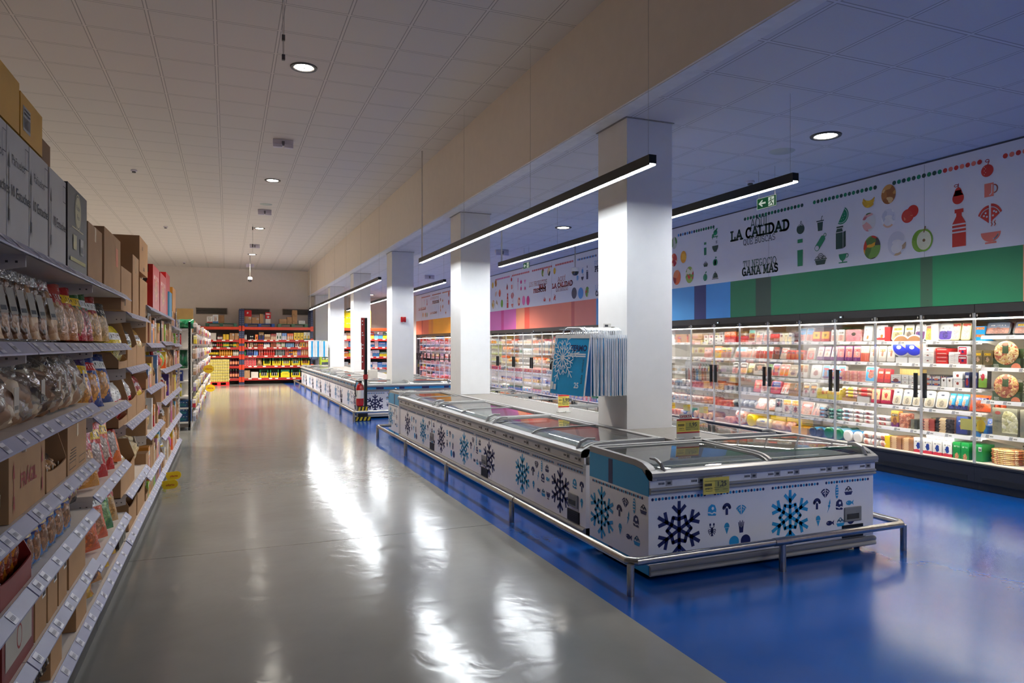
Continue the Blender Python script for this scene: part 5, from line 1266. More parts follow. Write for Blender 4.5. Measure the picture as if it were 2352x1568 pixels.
frun(1, 1712, 1743, 2, 'ham_pack', 'cured ham pack with dark header leaning back', 'pack', 'pack', .28, [CL, PK((222, 160, 140), DK, PKH, WH, cut=.68, fz=.2)], .03, .4)
frun(1, 1738, 1777, 4, 'chorizo_pack', 'chorizo pack with white and green header', 'pack', 'pack', .26, [CL, PK((196, 66, 40), (190, 214, 180), (200, 80, 50), WH, cut=.72, fz=.35)], .03, .2)
frun(1, 1779, 1794, 1, 'salami_pack', 'dark salami pack in black film', 'pack', 'pack', .26, [M('pack_black'), PK(BR, (120, 50, 40), BR, None)], .05, .1)
frun(1, 1793, 1810, 1, 'chorizo_pack', 'red and white chorizo pack leaning back', 'pack', 'pack', .24, [CL, PK((214, 180, 160), (220, 80, 50), (236, 220, 200), WH)], .03, .35)
frun(1, 1809, 1850, 4, 'chorizo_pack', 'orange red bag of small chorizos', 'pack', 'pack', .19, [REDM, PK((200, 60, 36), (214, 80, 40), (226, 150, 70), DK)], .05, .15)
frun(1, 1855, 1873, 1, 'bacon_pack', 'red pack with white stripes', 'pack', 'pack', .24, [CL, PK((206, 60, 40), (220, 160, 140), (226, 200, 190), None)], .03, .25)
frun(1, 1877, 1925, 3, 'sandwich_pack', 'white sandwich meat pack on a purple tray', 'pack', 'pack', .30, [M('tray_purple', (108, 46, 108), .5), PK(PU, (236, 226, 214), (226, 190, 150), (214, 70, 70), cut=.2, fz=.45, fr=.2)], .04, .3, z=1.3415)
frun(1, 1925, 1981, 3, 'sandwich_pack', 'pink and white ham pack on a purple tray', 'pack', 'pack', .29, [M('tray_purple'), PK(PU, (230, 150, 140), (240, 220, 210), RD, cut=.22, fz=.5, fr=.25)], .05, .12, z=1.3415)
frun(1, 1980, 1999, 4, 'ham_pack', 'thin ham pack edge on behind others', 'pack', 'pack', .28, [PK((206, 100, 80), (210, 214, 190))], .03, .1, z=1.3415)
frun(1, 2000, 2060, 3, 'sandwich_pack', 'white ham pack in a grey display tray', 'pack', 'pack', .28, [M('tray_grey', (204, 200, 194), .5), PK((208, 204, 198), (240, 226, 214), (230, 160, 130), (226, 130, 60), cut=.26, fz=.5, fr=.24)], .05, .15, z=1.3415)
for k, u in enumerate((2075, 2105)):
    o = put('cheese_tub', 'tub', .26, .27, .08, [WP, M('cheese_rind', (176, 126, 84), .5), M('label_royal_blue', (24, 44, 180), .35)], (7.585, yf(u), 1.413), FR); reg(o, 'round cheese tub with a royal blue label', 'second fridge shelf', 'tub', 'round cheese tubs with blue labels')
    o = put('cheese_tub', 'stack', .155, .068, .16, [WP], (7.585, yf(u), 1.3425), FR); reg(o, 'white tub lying under a round cheese tub', 'second fridge shelf', 'tub', 'white tubs under the cheeses')
frun(1, 2122, 2150, 1, 'fish_carton', 'white salmon carton with red picture', 'carton', 'stack', .098, [WP, PK(WH, WH, (140, 40, 40), None, fz=.5, fr=.2)], .2, rows=3, z=1.3415)
frun(1, 2153, 2183, 1, 'fish_carton', 'flat red carton behind the last full door', 'carton', 'stack', .068, [M('carton_red', (186, 40, 40), .4), PK((190, 40, 40), (206, 60, 50), None, WH)], .2, rows=4, z=1.3415)
frun(1, 2183, 2212, 1, 'fish_carton', 'flat white carton beside the red cartons', 'carton', 'stack', .05, [WP, PK(WH, WH, (170, 60, 50), None, fz=.5, fr=.15)], .2, rows=6, z=1.3415)
frun(1, 2204, 2228, 1, 'caviar_box', 'dark red box with a blue diagonal stripe', 'carton', 'pack', .17, [WP, PK((170, 30, 50), (150, 26, 44), NV, WH, fz=.4, fr=.22)], .06, rows=2, z=1.3415)
frun(1, 2240, 2285, 2, 'pate_box', 'olive box with a pale jar picture', 'carton', 'pack', .22, [M('olive_box', (110, 96, 66), .5), PK((96, 84, 56), (120, 106, 76), (220, 180, 150), YL, fz=.35, fr=.26)], .12, z=1.3415)
frun(1, 2278, 2350, 1, 'pizza', 'fresh pizza standing in a green sleeve, upper', 'pizza', 'pizza', .40, [PGREEN, PIZT], .06, .04, levels=LEVP)
frun(1, 2352, 2420, 1, 'pizza', 'fresh pizza in a green sleeve cut by the right edge', 'pizza', 'pizza', .40, [PGREEN, PIZT], .06, .04, levels=LEVP)
# third shelf
frun(2, 1616, 1658, 6, 'sardine_pack', 'dark flat vacuum pack with white print', 'pack', 'stack', .09, [GREYM], .16)
frun(2, 1659, 1681, 1, 'cheese_box', 'silver grey box with a small crest', 'box', 'carton', .19, [M('silver_board', (176, 176, 174), .45), ], .14, opt=('label',))
frun(2, 1683, 1697, 1, 'loin_tray', 'white rimmed tray of dark meat left of a door edge', 'tray', 'tray', .30, [WP, PK(PKH, DK, PKH, WH, fz=.25)], .04, .22)
frun(2, 1700, 1718, 1, 'loin_tray', 'white rimmed tray of dark meat right of a door edge', 'tray', 'tray', .30, [WP, PK(PKH, (80, 60, 60), PKH, WH, fz=.25)], .04, .22)
frun(2, 1717, 1733, 1, 'cheese_tray', 'black and cream tray of cheese', 'tray', 'tray', .28, [M('pack_black'), PK(DK, (226, 214, 170), (214, 190, 110), None)], .05, .3)
frun(2, 1732, 1759, 1, 'meat_tray', 'tan sleeve of sliced loin in a grey display', 'pack', 'pack', .34, [M('grey_board'), PK((196, 190, 184), (60, 50, 46), (206, 140, 110), None, cut=.36, fz=.62, fr=.3)], .06, .22)
frun(2, 1757, 1777, 2, 'greens_pack', 'green topped pack of ham', 'pack', 'pack', .26, [CL, PK((196, 80, 60), (110, 170, 90), PKH, WH)], .03, .3, back=.05)
frun(2, 1775, 1792, 1, 'snack_pack', 'dark red and purple snack pack', 'pack', 'pack', .30, [CL, PK((180, 40, 40), (90, 60, 110), (210, 130, 60), RD, cut=.3, fz=.55)], .04, .25)
frun(2, 1792, 1813, 2, 'chorizo_pack', 'bright red pack of sausages', 'pack', 'pack', .29, [CL, PK((206, 60, 40), (216, 50, 36), (170, 110, 90), WH, fz=.45)], .04, .3)
frun(2, 1811, 1833, 1, 'jerky_pack', 'brown pack of dried meat slices', 'pack', 'pack', .29, [CL, PK((196, 170, 140), (120, 104, 84), (140, 110, 90), None, cut=.5)], .04, .4)
frun(2, 1837, 1858, 2, 'meat_tray', 'brown sleeve in a grey display tray', 'pack', 'pack', .29, [M('grey_board'), PK((204, 198, 190), (130, 100, 60), (150, 80, 50), None, cut=.42, fz=.65)], .06, .15)
frun(2, 1862, 1889, 1, 'ham_platter', 'octagonal clear platter of sliced ham', 'tray', 'tray', .33, [CL, PK((206, 200, 196), (214, 208, 204), (170, 90, 84), None, fz=.4, fr=.3)], .04, .25)
frun(2, 1890, 1944, 3, 'ham_pack', 'large sky blue pack of cooked ham', 'pack', 'pack', .33, [WP, PK(PU, SK, (226, 170, 150), RD, cut=.16, fz=.4, fr=.3)], .04, .2, z=1.0815)
frun(2, 1938, 1992, 3, 'sliced_ham_stack', 'clear stack of pink sliced ham', 'pack', 'stack', .062, [PINKM], .12, rows=3, z=1.0815)
frun(2, 1989, 2018, 1, 'ham_pack', 'tall sky blue pack beside a door edge', 'pack', 'pack', .31, [WP, PK(SK, (60, 170, 220), (226, 150, 130), RD, cut=.2, fz=.45)], .04, .16, z=1.0815)
frun(2, 2018, 2049, 2, 'salmon_pack', 'orange red pack in a crimson tray', 'pack', 'pack', .24, [M('tray_crimson', (170, 30, 60), .5), PK((176, 30, 56), (214, 60, 44), (220, 70, 50), (236, 220, 190), cut=.26, fz=.5, fr=.26)], .05, .15, z=1.0815)
frun(2, 2050, 2098, 12, 'toast_pack', 'thin cream packet in a row seen edge on', 'pack', 'pack', .25, [CHEM], .1, back=.16, z=1.0815)
frun(2, 2050, 2075, 1, 'fish_carton', 'silver carton picturing a spoon', 'carton', 'stack', .155, [M('silver_board'), PK(NV, (206, 204, 200), (120, 40, 40), None, cut=.25)], .14, z=1.0815)
frun(2, 2075, 2110, 2, 'fish_carton', 'small silver carton with a round picture', 'carton', 'stack', .075, [M('silver_board'), PK((200, 198, 194), (206, 206, 204), (150, 100, 90), None, fz=.5, fr=.2)], .14, rows=2, z=1.0815)
frun(2, 2126, 2165, 2, 'fish_carton', 'grey and dark blue salmon carton', 'carton', 'stack', .078, [M('silver_board'), PK(NV, (180, 178, 176), (214, 120, 90), None, cut=.45)], .14, rows=2, z=1.0815)
frun(2, 2140, 2180, 8, 'fish_carton', 'dark slim carton in the upper row', 'carton', 'brick', .06, [PK(NV, DK, (214, 130, 90))], .14, z=1.168)
frun(2, 2166, 2193, 2, 'pate_box', 'white box with dark round picture', 'carton', 'pack', .145, [WP, PK(WH, WH, (90, 60, 50), None, fz=.7, fr=.22)], .12, z=1.0815)
frun(2, 2193, 2216, 1, 'cheese_tub', 'rounded white tub with red picture', 'tub', 'pack', .12, [WP, PK(WH, WH, (180, 70, 50), None, fz=.5, fr=.25)], .16, rows=2, z=1.0815)
frun(2, 2221, 2232, 1, 'fish_carton', 'navy carton left of the pizza door edge', 'carton', 'pack', .24, [M('navy_board', (36, 44, 74), .4), PK(NV, (40, 50, 90), (190, 60, 50), WH)], .12, z=1.0815)
frun(2, 2239, 2250, 1, 'fish_carton', 'navy carton right of the pizza door edge', 'carton', 'pack', .24, [M('navy_board'), PK(NV, (40, 50, 90), (190, 60, 50), WH)], .12, z=1.0815)
frun(2, 2250, 2274, 1, 'salad_pack', 'rounded black pack with green and red picture', 'pack', 'pack', .34, [M('pack_black'), PK((110, 150, 60), (190, 190, 180), (200, 60, 80), None, fz=.62, fr=.28)], .06, .04, z=1.0815)
frun(2, 2280, 2348, 1, 'pizza', 'fresh ham pizza standing in a green sleeve, lower', 'pizza', 'pizza', .40, [PGREEN, PIZH], .06, .04, levels=LEVP)
frun(2, 2350, 2420, 1, 'pizza', 'lower pizza in a green sleeve cut by the right edge', 'pizza', 'pizza', .40, [PGREEN, PIZT], .06, .04, levels=LEVP)
# fourth shelf
frun(3, 1542, 1553, 1, 'meat_bag', 'beige meat bag next to the first column', 'bag', 'roll', .1, [MEAT2], .26, w=.12)
frun(3, 1553, 1572, 2, 'olive_bag', 'dark vacuum bag lying flat', 'bag', 'roll', .1, [GREYM], .26)
frun(3, 1566, 1588, 2, 'meat_bag', 'crumpled silver meat bag', 'bag', 'roll', .11, [MOTTLE('foil_bag', [(206, 200, 196), (170, 160, 156), (230, 226, 222), (150, 110, 104)], 14, .2, .6)], .28)
frun(3, 1588, 1620, 3, 'bacon_slab', 'pinkish red vacuum slab of bacon', 'meat', 'stack', .12, [MOTTLE('bacon', [(190, 80, 74), (214, 130, 120), (170, 60, 56), (230, 180, 170)], 12, .25, .5)], .28)
frun(3, 1619, 1640, 2, 'cheese_slab', 'orange cheese slab under the handles', 'cheese', 'stack', .035, [M('orange_rind', (200, 118, 60), .4), CHEM], .3, rows=5)
frun(3, 1643, 1667, 2, 'cheese_slab', 'orange cheese slab right of a door edge', 'cheese', 'stack', .035, [M('orange_rind'), CHEM], .3, rows=4)
frun(3, 1667, 1733, 6, 'fish_bag', 'black and silver vacuum bag of fish', 'bag', 'stack', .05, [GREYM], .24, rows=2)
frun(3, 1732, 1749, 1, 'loin_pack', 'red and white pack in a crimson tray', 'pack', 'pack', .28, [M('tray_crimson'), PK((170, 40, 60), (214, 80, 70), (226, 190, 170), None, cut=.2, fz=.5)], .05, .3)
frun(3, 1750, 1766, 1, 'loin_pack', 'pink pack in a white tray under the handle', 'pack', 'pack', .24, [WP, PK(WH, PKH, PKH, WH, cut=.2)], .05, .15)
frun(3, 1771, 1795, 1, 'cheese_pack', 'navy topped pack in a crimson tray', 'pack', 'pack', .33, [M('tray_crimson'), PK((170, 40, 60), NV, (220, 150, 110), (60, 70, 110), cut=.5, fz=.35, fr=.25)], .05, .25)
frun(3, 1795, 1813, 2, 'ham_pack', 'red and white pack leaning back by a kraft box', 'pack', 'pack', .26, [CL, PK(WH, (220, 90, 60), (226, 120, 80), None)], .04, .45)
frun(3, 1815, 1834, 1, 'display_box', 'kraft display box behind a door edge', 'box', 'display', .25, [KRAFT], .2, opt=.45)
frun(3, 1824, 1836, 1, 'ham_pack', 'dark and orange pack inside the kraft display box', 'pack', 'pack', .2, [CL, PK(OR, DK, (226, 170, 120), None)], .03, .15, z=.85, back=.03)
frun(3, 1845, 1861, 1, 'salami_pack', 'clear salami pack with orange sun label, left one', 'pack', 'pack', .29, [CL, PK((206, 196, 190), (90, 80, 76), (190, 70, 80), (240, 150, 40), cut=.45, fz=.4, fr=.24)], .04, .2)
frun(3, 1862, 1878, 1, 'salami_pack', 'clear salami pack with orange sun label, right one', 'pack', 'pack', .29, [CL, PK((206, 196, 190), (90, 80, 76), (190, 70, 80), (240, 150, 40), cut=.45, fz=.4, fr=.24)], .04, .2)
frun(3, 1879, 1933, 2, 'display_box', 'yellow display box of small packs', 'box', 'display', .19, [M('display_yellow', (218, 200, 60), .5)], .2, opt=.45)
frun(3, 1882, 1930, 5, 'cheese_pack', 'small white and orange pack in a yellow display', 'pack', 'bag', .17, [PK((236, 200, 90), WH, OR, None)], .06, z=.85, back=.05)
frun(3, 1924, 1960, 2, 'sausage_bag', 'yellow and white sausage bag lying on top', 'bag', 'tube', .09, [PK(YL, WH, YL)], .09, z=.94, back=.10)
frun(3, 1944, 1973, 1, 'turkey_roll', 'pink roll with a yellow label', 'sausage', 'tube', .06, [PINKM, M('label_yellow', (236, 204, 40), .4)], .06, rows=3, z=.866)
frun(3, 1937, 1973, 1, 'cardboard_tray', 'kraft tray under the yellow-labelled rolls', 'box', 'stack', .06, [KRAFT], .25)
frun(3, 1973, 2007, 1, 'sausage_roll', 'brown sausage roll with a red label', 'sausage', 'tube', .075, [MOTTLE('frankfurt', [(186, 116, 90), (196, 130, 100)], 8, .35, .1), M('label_bright_red', (226, 40, 40), .4)], .08, rows=2, z=.895)
frun(3, 1972, 2002, 1, 'display_box', 'grey printed tray under the red-labelled rolls', 'box', 'stack', .1, [M('tray_grey')], .25)
frun(3, 2003, 2050, 2, 'salmon_pack', 'smoked salmon pack in a crimson tray', 'pack', 'pack', .25, [M('tray_crimson'), PK((160, 30, 70), (226, 190, 140), (214, 60, 50), None, cut=.2, fz=.55, fr=.26)], .05, .14, z=.8215)
frun(3, 2010, 2056, 5, 'fish_bag', 'cream ruffled bag behind the salmon packs', 'bag', 'bag', .27, [MOTTLE('cream_ruffle', [(232, 216, 180), (214, 190, 140), (240, 232, 210)], 18, .4, .5)], .07, back=.14, z=.8215)
for u0, u1, nm in ((2052, 2073, 'second left of the handles'), (2075, 2097, 'just left of the handles'), (2098, 2116, 'behind the left handle'), (2124, 2150, 'just right of the handles'), (2151, 2180, 'farther right of the handles')):
    frun(3, u0, u1, 1, 'anchovy_tray', 'white tray of anchovies %s' % nm, 'tray', 'tray', .33, [WP, PK((196, 184, 160), WH, (180, 170, 150), WH, cut=.6, fz=.25, fr=.3), PK(WH, WH, (60, 70, 90), None, fz=.5, fr=.3)], .04, .25, z=.8215)
frun(3, 2176, 2222, 3, 'prawn_bag', 'navy and turquoise bag of prawns', 'bag', 'bag', .25, [PK(NV, (70, 170, 210), (226, 180, 150), WH, cut=.25, fz=.4, fr=.3, bump=.3)], .07, .3, z=.8215)
frun(3, 2222, 2275, 1, 'pasta_bag', 'orange bag of stuffed pasta', 'bag', 'bag', .25, [PK((220, 84, 30), (230, 96, 30), (190, 90, 50), (40, 40, 110), bump=.3)], .10, .12, z=.8215)
frun(3, 2262, 2290, 2, 'pasta_bag', 'orange bag behind the stuffed pasta', 'bag', 'bag', .22, [PK((220, 84, 30), (230, 96, 30), None, None, bump=.3)], .08, .12, z=.8215, back=.14)
frun(3, 2282, 2344, 1, 'pizza_box', 'olive grey carton with a window onto a white pizza', 'box', 'carton', .40, [M('pizza_box_grey', (126, 124, 106), .5)], .06, levels=LEVP)
y_ = yf(2322); pz = MB(); pz.poly([(7.583, y_ - p, .605 + q * 1.18) for p, q in [(-.07, .022)] + [(.09, .022)] + arc(-.01, .12, .105, .10, 0, 110, 8) + [(-.07, .16)]]); o = pz.build('pizza_window', PIZW); tag(o, 'white pizza seen through the window of the olive grey carton', 'pizza')
lt = MB(); f = lambda p, q: (7.5835, yf(2297) - p, .6 + q * 1.16)
put_text(lt, 'BIANCA', f, .01, .12, .018, 0, .0); lt.poly([f(x, y + .205) for x, y in circle(.03, 16, sy=.55)], 1); tag(lt.build('carton_print', [INKB, M('crest_red', (150, 70, 60), .5)]), 'dark lettering and oval crest on the olive grey pizza carton', 'print')
frun(3, 2346, 2400, 1, 'pizza_box', 'olive grey pizza carton cut by the right edge', 'box', 'carton', .40, [M('pizza_box_grey')], .06, levels=LEVP)
# fifth shelf
frun(4, 1541, 1550, 1, 'meat_bag', 'reddish meat bag beside the column', 'bag', 'roll', .11, [MEAT2], .28, w=.13)
frun(4, 1550, 1620, 7, 'meat_bag', 'vacuum bag of pale ribs', 'bag', 'roll', .12, [MEAT2], .28)
frun(4, 1618, 1640, 2, 'meat_bag', 'orange brown marinated meat bag', 'bag', 'roll', .12, [MOTTLE('marinated', [(196, 110, 70), (214, 150, 110), (170, 80, 50)], 16, .3, .5)], .28)
frun(4, 1642, 1686, 3, 'meat_bag', 'bright red marinated meat bag', 'bag', 'stack', .12, [MOTTLE('marinated_red', [(214, 80, 56), (226, 130, 100), (190, 56, 40), (236, 190, 170)], 14, .3, .5)], .28)
frun(4, 1680, 1742, 5, 'fish_bag', 'crumpled blue grey vacuum bag', 'bag', 'bag', .17, [GREYM], .12, .35)
frun(4, 1736, 1783, 2, 'pork_tray', 'kraft tray of pink and white sliced pork', 'pack', 'pack', .28, [KRAFT, PK(PKH, (232, 224, 214), (240, 236, 230), None, fz=.45)], .04, .5)
frun(4, 1782, 1800, 1, 'loin_pack', 'black sleeve with red meat in a grey tray', 'pack', 'pack', .31, [M('tray_grey'), PK((206, 202, 198), (40, 44, 40), (150, 40, 50), None, cut=.34, fz=.65, fr=.25)], .06, .12)
frun(4, 1800, 1840, 2, 'sausage_pack', 'clear sausage pack with orange header', 'pack', 'pack', .32, [CL, PK((196, 180, 170), (240, 150, 30), (160, 60, 50), None, cut=.62, fz=.3, fr=.3)], .05, .14)
frun(4, 1838, 1869, 1, 'bacon_pack', 'wide bacon pack with orange red header', 'pack', 'pack', .34, [CL, PK((220, 150, 120), (226, 90, 60), (236, 200, 180), WH, fz=.35, fr=.4)], .03, .35)
frun(4, 1866, 1893, 3, 'bacon_pack', 'bacon pack leaning far back', 'pack', 'pack', .30, [CL, PK((214, 130, 110), (206, 200, 190), (226, 180, 160), None)], .03, .5)
frun(4, 1884, 1902, 1, 'mortadella_roll', 'navy sausage roll with a blue label', 'sausage', 'tube', .065, [M('casing_navy', (34, 56, 70), .3), PK((170, 60, 60), SK)], .07, rows=3)
frun(4, 1905, 1942, 2, 'mortadella_roll', 'dark green sausage roll', 'sausage', 'tube', .065, [M('casing_green', (24, 84, 66), .3), PK((40, 110, 90), (60, 130, 120))], .07, rows=3)
frun(4, 1936, 1963, 1, 'ham_roll', 'white roll with a blue label', 'sausage', 'tube', .075, [M('casing_white', (236, 230, 224), .35), PK((190, 60, 50), (150, 200, 230), (60, 110, 90))], .075, rows=3)
frun(4, 1963, 2010, 2, 'ham_roll', 'white and pink printed roll', 'sausage', 'tube', .075, [M('casing_white'), PK((226, 160, 150), (240, 220, 214), (190, 80, 80))], .075, rows=3)
frun(4, 2014, 2050, 1, 'ham_roll', 'white roll with red and white wrapper', 'sausage', 'tube', .085, [M('casing_white'), PK((200, 60, 60), (240, 226, 220), (226, 200, 190))], .085, rows=2)
frun(4, 2051, 2069, 1, 'sausage_bag', 'purple and gold bag of jumbo sausages', 'bag', 'pack', .27, [PK(PU, (196, 150, 70), (170, 100, 60), (90, 70, 30), cut=.3)], .08)
frun(4, 2069, 2092, 1, 'sausage_bag', 'brown bag of thin sausages', 'bag', 'pack', .24, [MOTTLE('thin_sausages', [(170, 96, 70), (196, 130, 96), (140, 74, 56), (206, 160, 130)], 40, .4, .4)], .1)
frun(4, 2060, 2100, 3, 'sausage_bag', 'orange sausage bag lying on top', 'bag', 'tube', .06, [MOTTLE('orange_sausage', [(214, 140, 80), (226, 170, 110)], 10, .4, .1)], .08, z=.76, back=.06)
frun(4, 2096, 2112, 1, 'salad_bag', 'flat dark green bag', 'bag', 'stack', .04, [MOTTLE('olive_bag', [(60, 70, 50), (40, 48, 40), (110, 110, 90), (84, 96, 66)], 20, .35, .3)], .2, rows=7)
frun(4, 2120, 2150, 1, 'salad_bag', 'flat green bag behind the low packets', 'bag', 'stack', .04, [MOTTLE('green_bag', [(110, 120, 66), (80, 92, 56), (150, 150, 100), (60, 66, 46)], 20, .35, .3)], .2, rows=6, back=.16)
frun(4, 2120, 2152, 1, 'chorizo_packet', 'flat dark and red packet', 'pack', 'stack', .045, [MOTTLE('dark_red_packet', [(60, 50, 48), (150, 60, 50), (206, 160, 130), (40, 36, 36)], 18, .35, .2)], .2, rows=4)
frun(4, 2153, 2195, 1, 'sausage_packet', 'flat packet with black band', 'pack', 'stack', .045, [MOTTLE('black_band_packet', [(190, 150, 110), (44, 42, 44), (206, 180, 140), (150, 100, 80)], 14, .35, .2)], .2, rows=5)
frun(4, 2198, 2228, 1, 'salmon_pack', 'navy sleeve picturing orange salmon', 'pack', 'pack', .30, [M('navy_board'), PK(NV, (36, 56, 110), (226, 120, 80), None, fz=.45, fr=.26)], .05, .08)
frun(4, 2240, 2276, 1, 'caviar_tub', 'blue oval tub of fish salad', 'tub', 'pack', .18, [M('tub_blue', (24, 84, 160), .3), PK((30, 100, 170), (40, 110, 190), (120, 110, 80), None, fz=.55, fr=.34)], .1)
frun(4, 2252, 2277, 1, 'caviar_tub', 'upper blue tub leaning behind the oval one', 'tub', 'pack', .2, [M('tub_blue'), PK((200, 210, 220), (30, 90, 190), WH, None)], .06, .2, z=.60, back=.12)
t = thing('offer_card', 'pale yellow offer card reading 1,9 hanging behind the pizza door edge', 'price sign', (7.50, yf(2252), .63))
MB().box(-.002, -.12, 0, .0, .14, .12).build('card', M('offer_pale', (226, 216, 110), .5), t); MB().box(-.002, -.14, .12, 0, .02, .155).build('offer_strip', YEL, t)
m_ = MB(); m_.poly([(-.004, x - .09, y + .06) for x, y in circle(.05, 16, sy=1.3)]); m_.build('round_badge', M('badge_yellow', (240, 200, 20), .5), t)
m_ = MB(); put_text(m_, '1,9', lambda p, q: (-.004, -p, q), .02, .045, .035, 0, .01); put_text(m_, 'oferta', lambda p, q: (-.004, -p, q), .06, .128, .02, 1, .015); m_.build('lettering', [INKB, M('ink_orange', (226, 130, 30), .5)], t)
for k, u in enumerate((1553, 1591, 1628)):
    t = thing('offer_card', '%s yellow offer tag from the left hanging under the fifth fridge shelf' % ordn(k + 1), 'price sign', (7.52, yf(u), .40)); t.rotation_euler = (0, 0, .5)
    MB().box(-.002, -.06, 0, 0, .09, .10).build('card', M('offer_pale'), t); MB().box(-.004, -.07, .0, -.002, .01, .11).build('yellow_flap', M('badge_yellow'), t)
    m_ = MB(); put_text(m_, 'oferta', lambda p, q: (-.005, -p, q), .03, .05, .015, 0, .01); m_.build('lettering', REDI, t)
# the well
frun(5, 1541, 1566, 3, 'meat_bag', 'reddish bag of meat in the well', 'bag', 'roll', .12, [MOTTLE('marinated')], .3)
frun(5, 1594, 1640, 4, 'meat_bag', 'tan bag of meat in the well', 'bag', 'roll', .10, [MOTTLE('tan_meat', [(196, 150, 100), (170, 110, 70), (214, 180, 140), (110, 90, 76)], 14, .3, .5)], .3)
frun(5, 1642, 1680, 4, 'fish_bag', 'flat pale fish pack in the well', 'pack', 'stack', .07, [MOTTLE('pale_fish', [(226, 210, 196), (206, 170, 150), (236, 230, 224)], 12, .3, .4)], .3)
frun(5, 1667, 1688, 2, 'mortadella', 'large pink mortadella log seen end on', 'sausage', 'roll', .13, [MOTTLE('mortadella_pink', [(206, 130, 116), (190, 110, 100), (220, 160, 140)], 20, .4, .3)], .4)
frun(5, 1690, 1716, 1, 'ham_log', 'white netted ham log', 'sausage', 'roll', .2, [SALM], .4)
frun(5, 1716, 1737, 1, 'ham_log', 'bright yellow wrapped ham log', 'sausage', 'roll', .2, [M('wrap_yellow', (236, 206, 20), .35, var=.05, bump=.2)], .4)
frun(5, 1737, 1773, 1, 'ham_log', 'beige ham log with a blue knotted print', 'sausage', 'tube', .2, [M('wrap_beige', (226, 206, 160), .4, bump=.2), PK((220, 200, 150), (226, 206, 160), None, NV)], .2)
frun(5, 1773, 1802, 1, 'ham_log', 'tan ham log in netting', 'sausage', 'tube', .19, [MOTTLE('net_tan', [(206, 160, 120), (190, 130, 96), (220, 180, 150)], 24, .4, .3)], .2)
frun(5, 1800, 1822, 1, 'ham_piece', 'brown crusted ham piece in clear film', 'ham', 'bag', .2, [MOTTLE('crusted_ham', [(150, 84, 60), (190, 130, 100), (120, 60, 44), (214, 170, 150)], 20, .25, .6)], .2)
frun(5, 1745, 1820, 2, 'cheese_block', 'yellow wrapped block behind the ham logs', 'cheese', 'stack', .25, [M('wrap_yellow')], .2, back=.24)
frun(5, 1821, 1858, 2, 'cheese_block', 'golden yellow wrapped block beside the brown ham', 'cheese', 'stack', .13, [M('wrap_gold', (226, 166, 40), .35, bump=.2)], .3)
frun(5, 1861, 1895, 2, 'olive_loaf', 'dark loaf roll with a blue label', 'sausage', 'roll', .17, [M('casing_dark_loaf', (46, 50, 50), .35), PK((150, 140, 110), SK, (120, 100, 80))], .34)
frun(5, 1895, 1940, 2, 'green_roll', 'bright green ham roll', 'sausage', 'roll', .19, [M('casing_bright_green', (26, 104, 64), .28), PK((40, 120, 80), (150, 200, 220))], .36)
frun(5, 1939, 1985, 2, 'ham_roll', 'large white roll with a sky blue label', 'sausage', 'roll', .2, [M('casing_white'), PK((236, 226, 220), (80, 160, 210), None, RD)], .36)
frun(5, 1985, 2042, 3, 'ham_roll', 'large pink striped roll in the well', 'sausage', 'tube', .115, [M('casing_white'), PK((214, 110, 90), (236, 190, 170), (226, 150, 130))], .115, rows=2)
frun(5, 2036, 2049, 1, 'tortilla_pack', 'small bright yellow packet', 'pack', 'stack', .1, [M('wrap_yellow')], .1, rows=2)
frun(5, 2048, 2104, 2, 'tortilla_pack', 'flat brown tortilla pack', 'pack', 'stack', .042, [MOTTLE('tortilla', [(190, 150, 100), (150, 104, 70), (214, 180, 140), (120, 84, 60)], 16, .45, .3)], .28, rows=6)
frun(5, 2103, 2192, 4, 'yogurt_box', 'white box with a round blue emblem', 'carton', 'carton', .24, [PK((190, 30, 50), WH, (40, 70, 160), None, cut=.2, fz=.45, fr=.28)], .2)
frun(5, 2125, 2190, 3, 'yogurt_box', 'white and red packet lying above the emblem boxes', 'pack', 'stack', .05, [PK((226, 224, 220), WH, None, RD)], .3, z=.464, back=.05)
frun(5, 2193, 2231, 2, 'cheese_box', 'green box picturing a mountain left of a door edge', 'box', 'carton', .25, [PK((20, 120, 56), (26, 130, 60), (226, 150, 110), None, fz=.1, fr=.3)], .2)
frun(5, 2238, 2262, 1, 'cheese_box', 'green box with a barcode right of a door edge', 'box', 'carton', .25, [M('box_green', (22, 118, 58), .4)], .2, opt=('label',))
for k in range(8):
    o = put('pizza', 'disc', .30, .019, .3, [PIZT], (7.60, yf(2298) + .004 * (k % 3), .288 + .0195 * k), FR); reg(o, 'flat wrapped pizza in the left stack, layer %s from the bottom' % ordn(k + 1), 'fridge well', 'pizza', 'stacked flat pizzas')
    o = put('pizza', 'disc', .30, .019, .3, [PIZT], (7.60, yf(2375) + .004 * (k % 3), .288 + .0195 * k), FR); reg(o, 'flat wrapped pizza in the right-edge stack, layer %s from the bottom' % ordn(k + 1), 'fridge well', 'pizza', 'stacked flat pizzas')

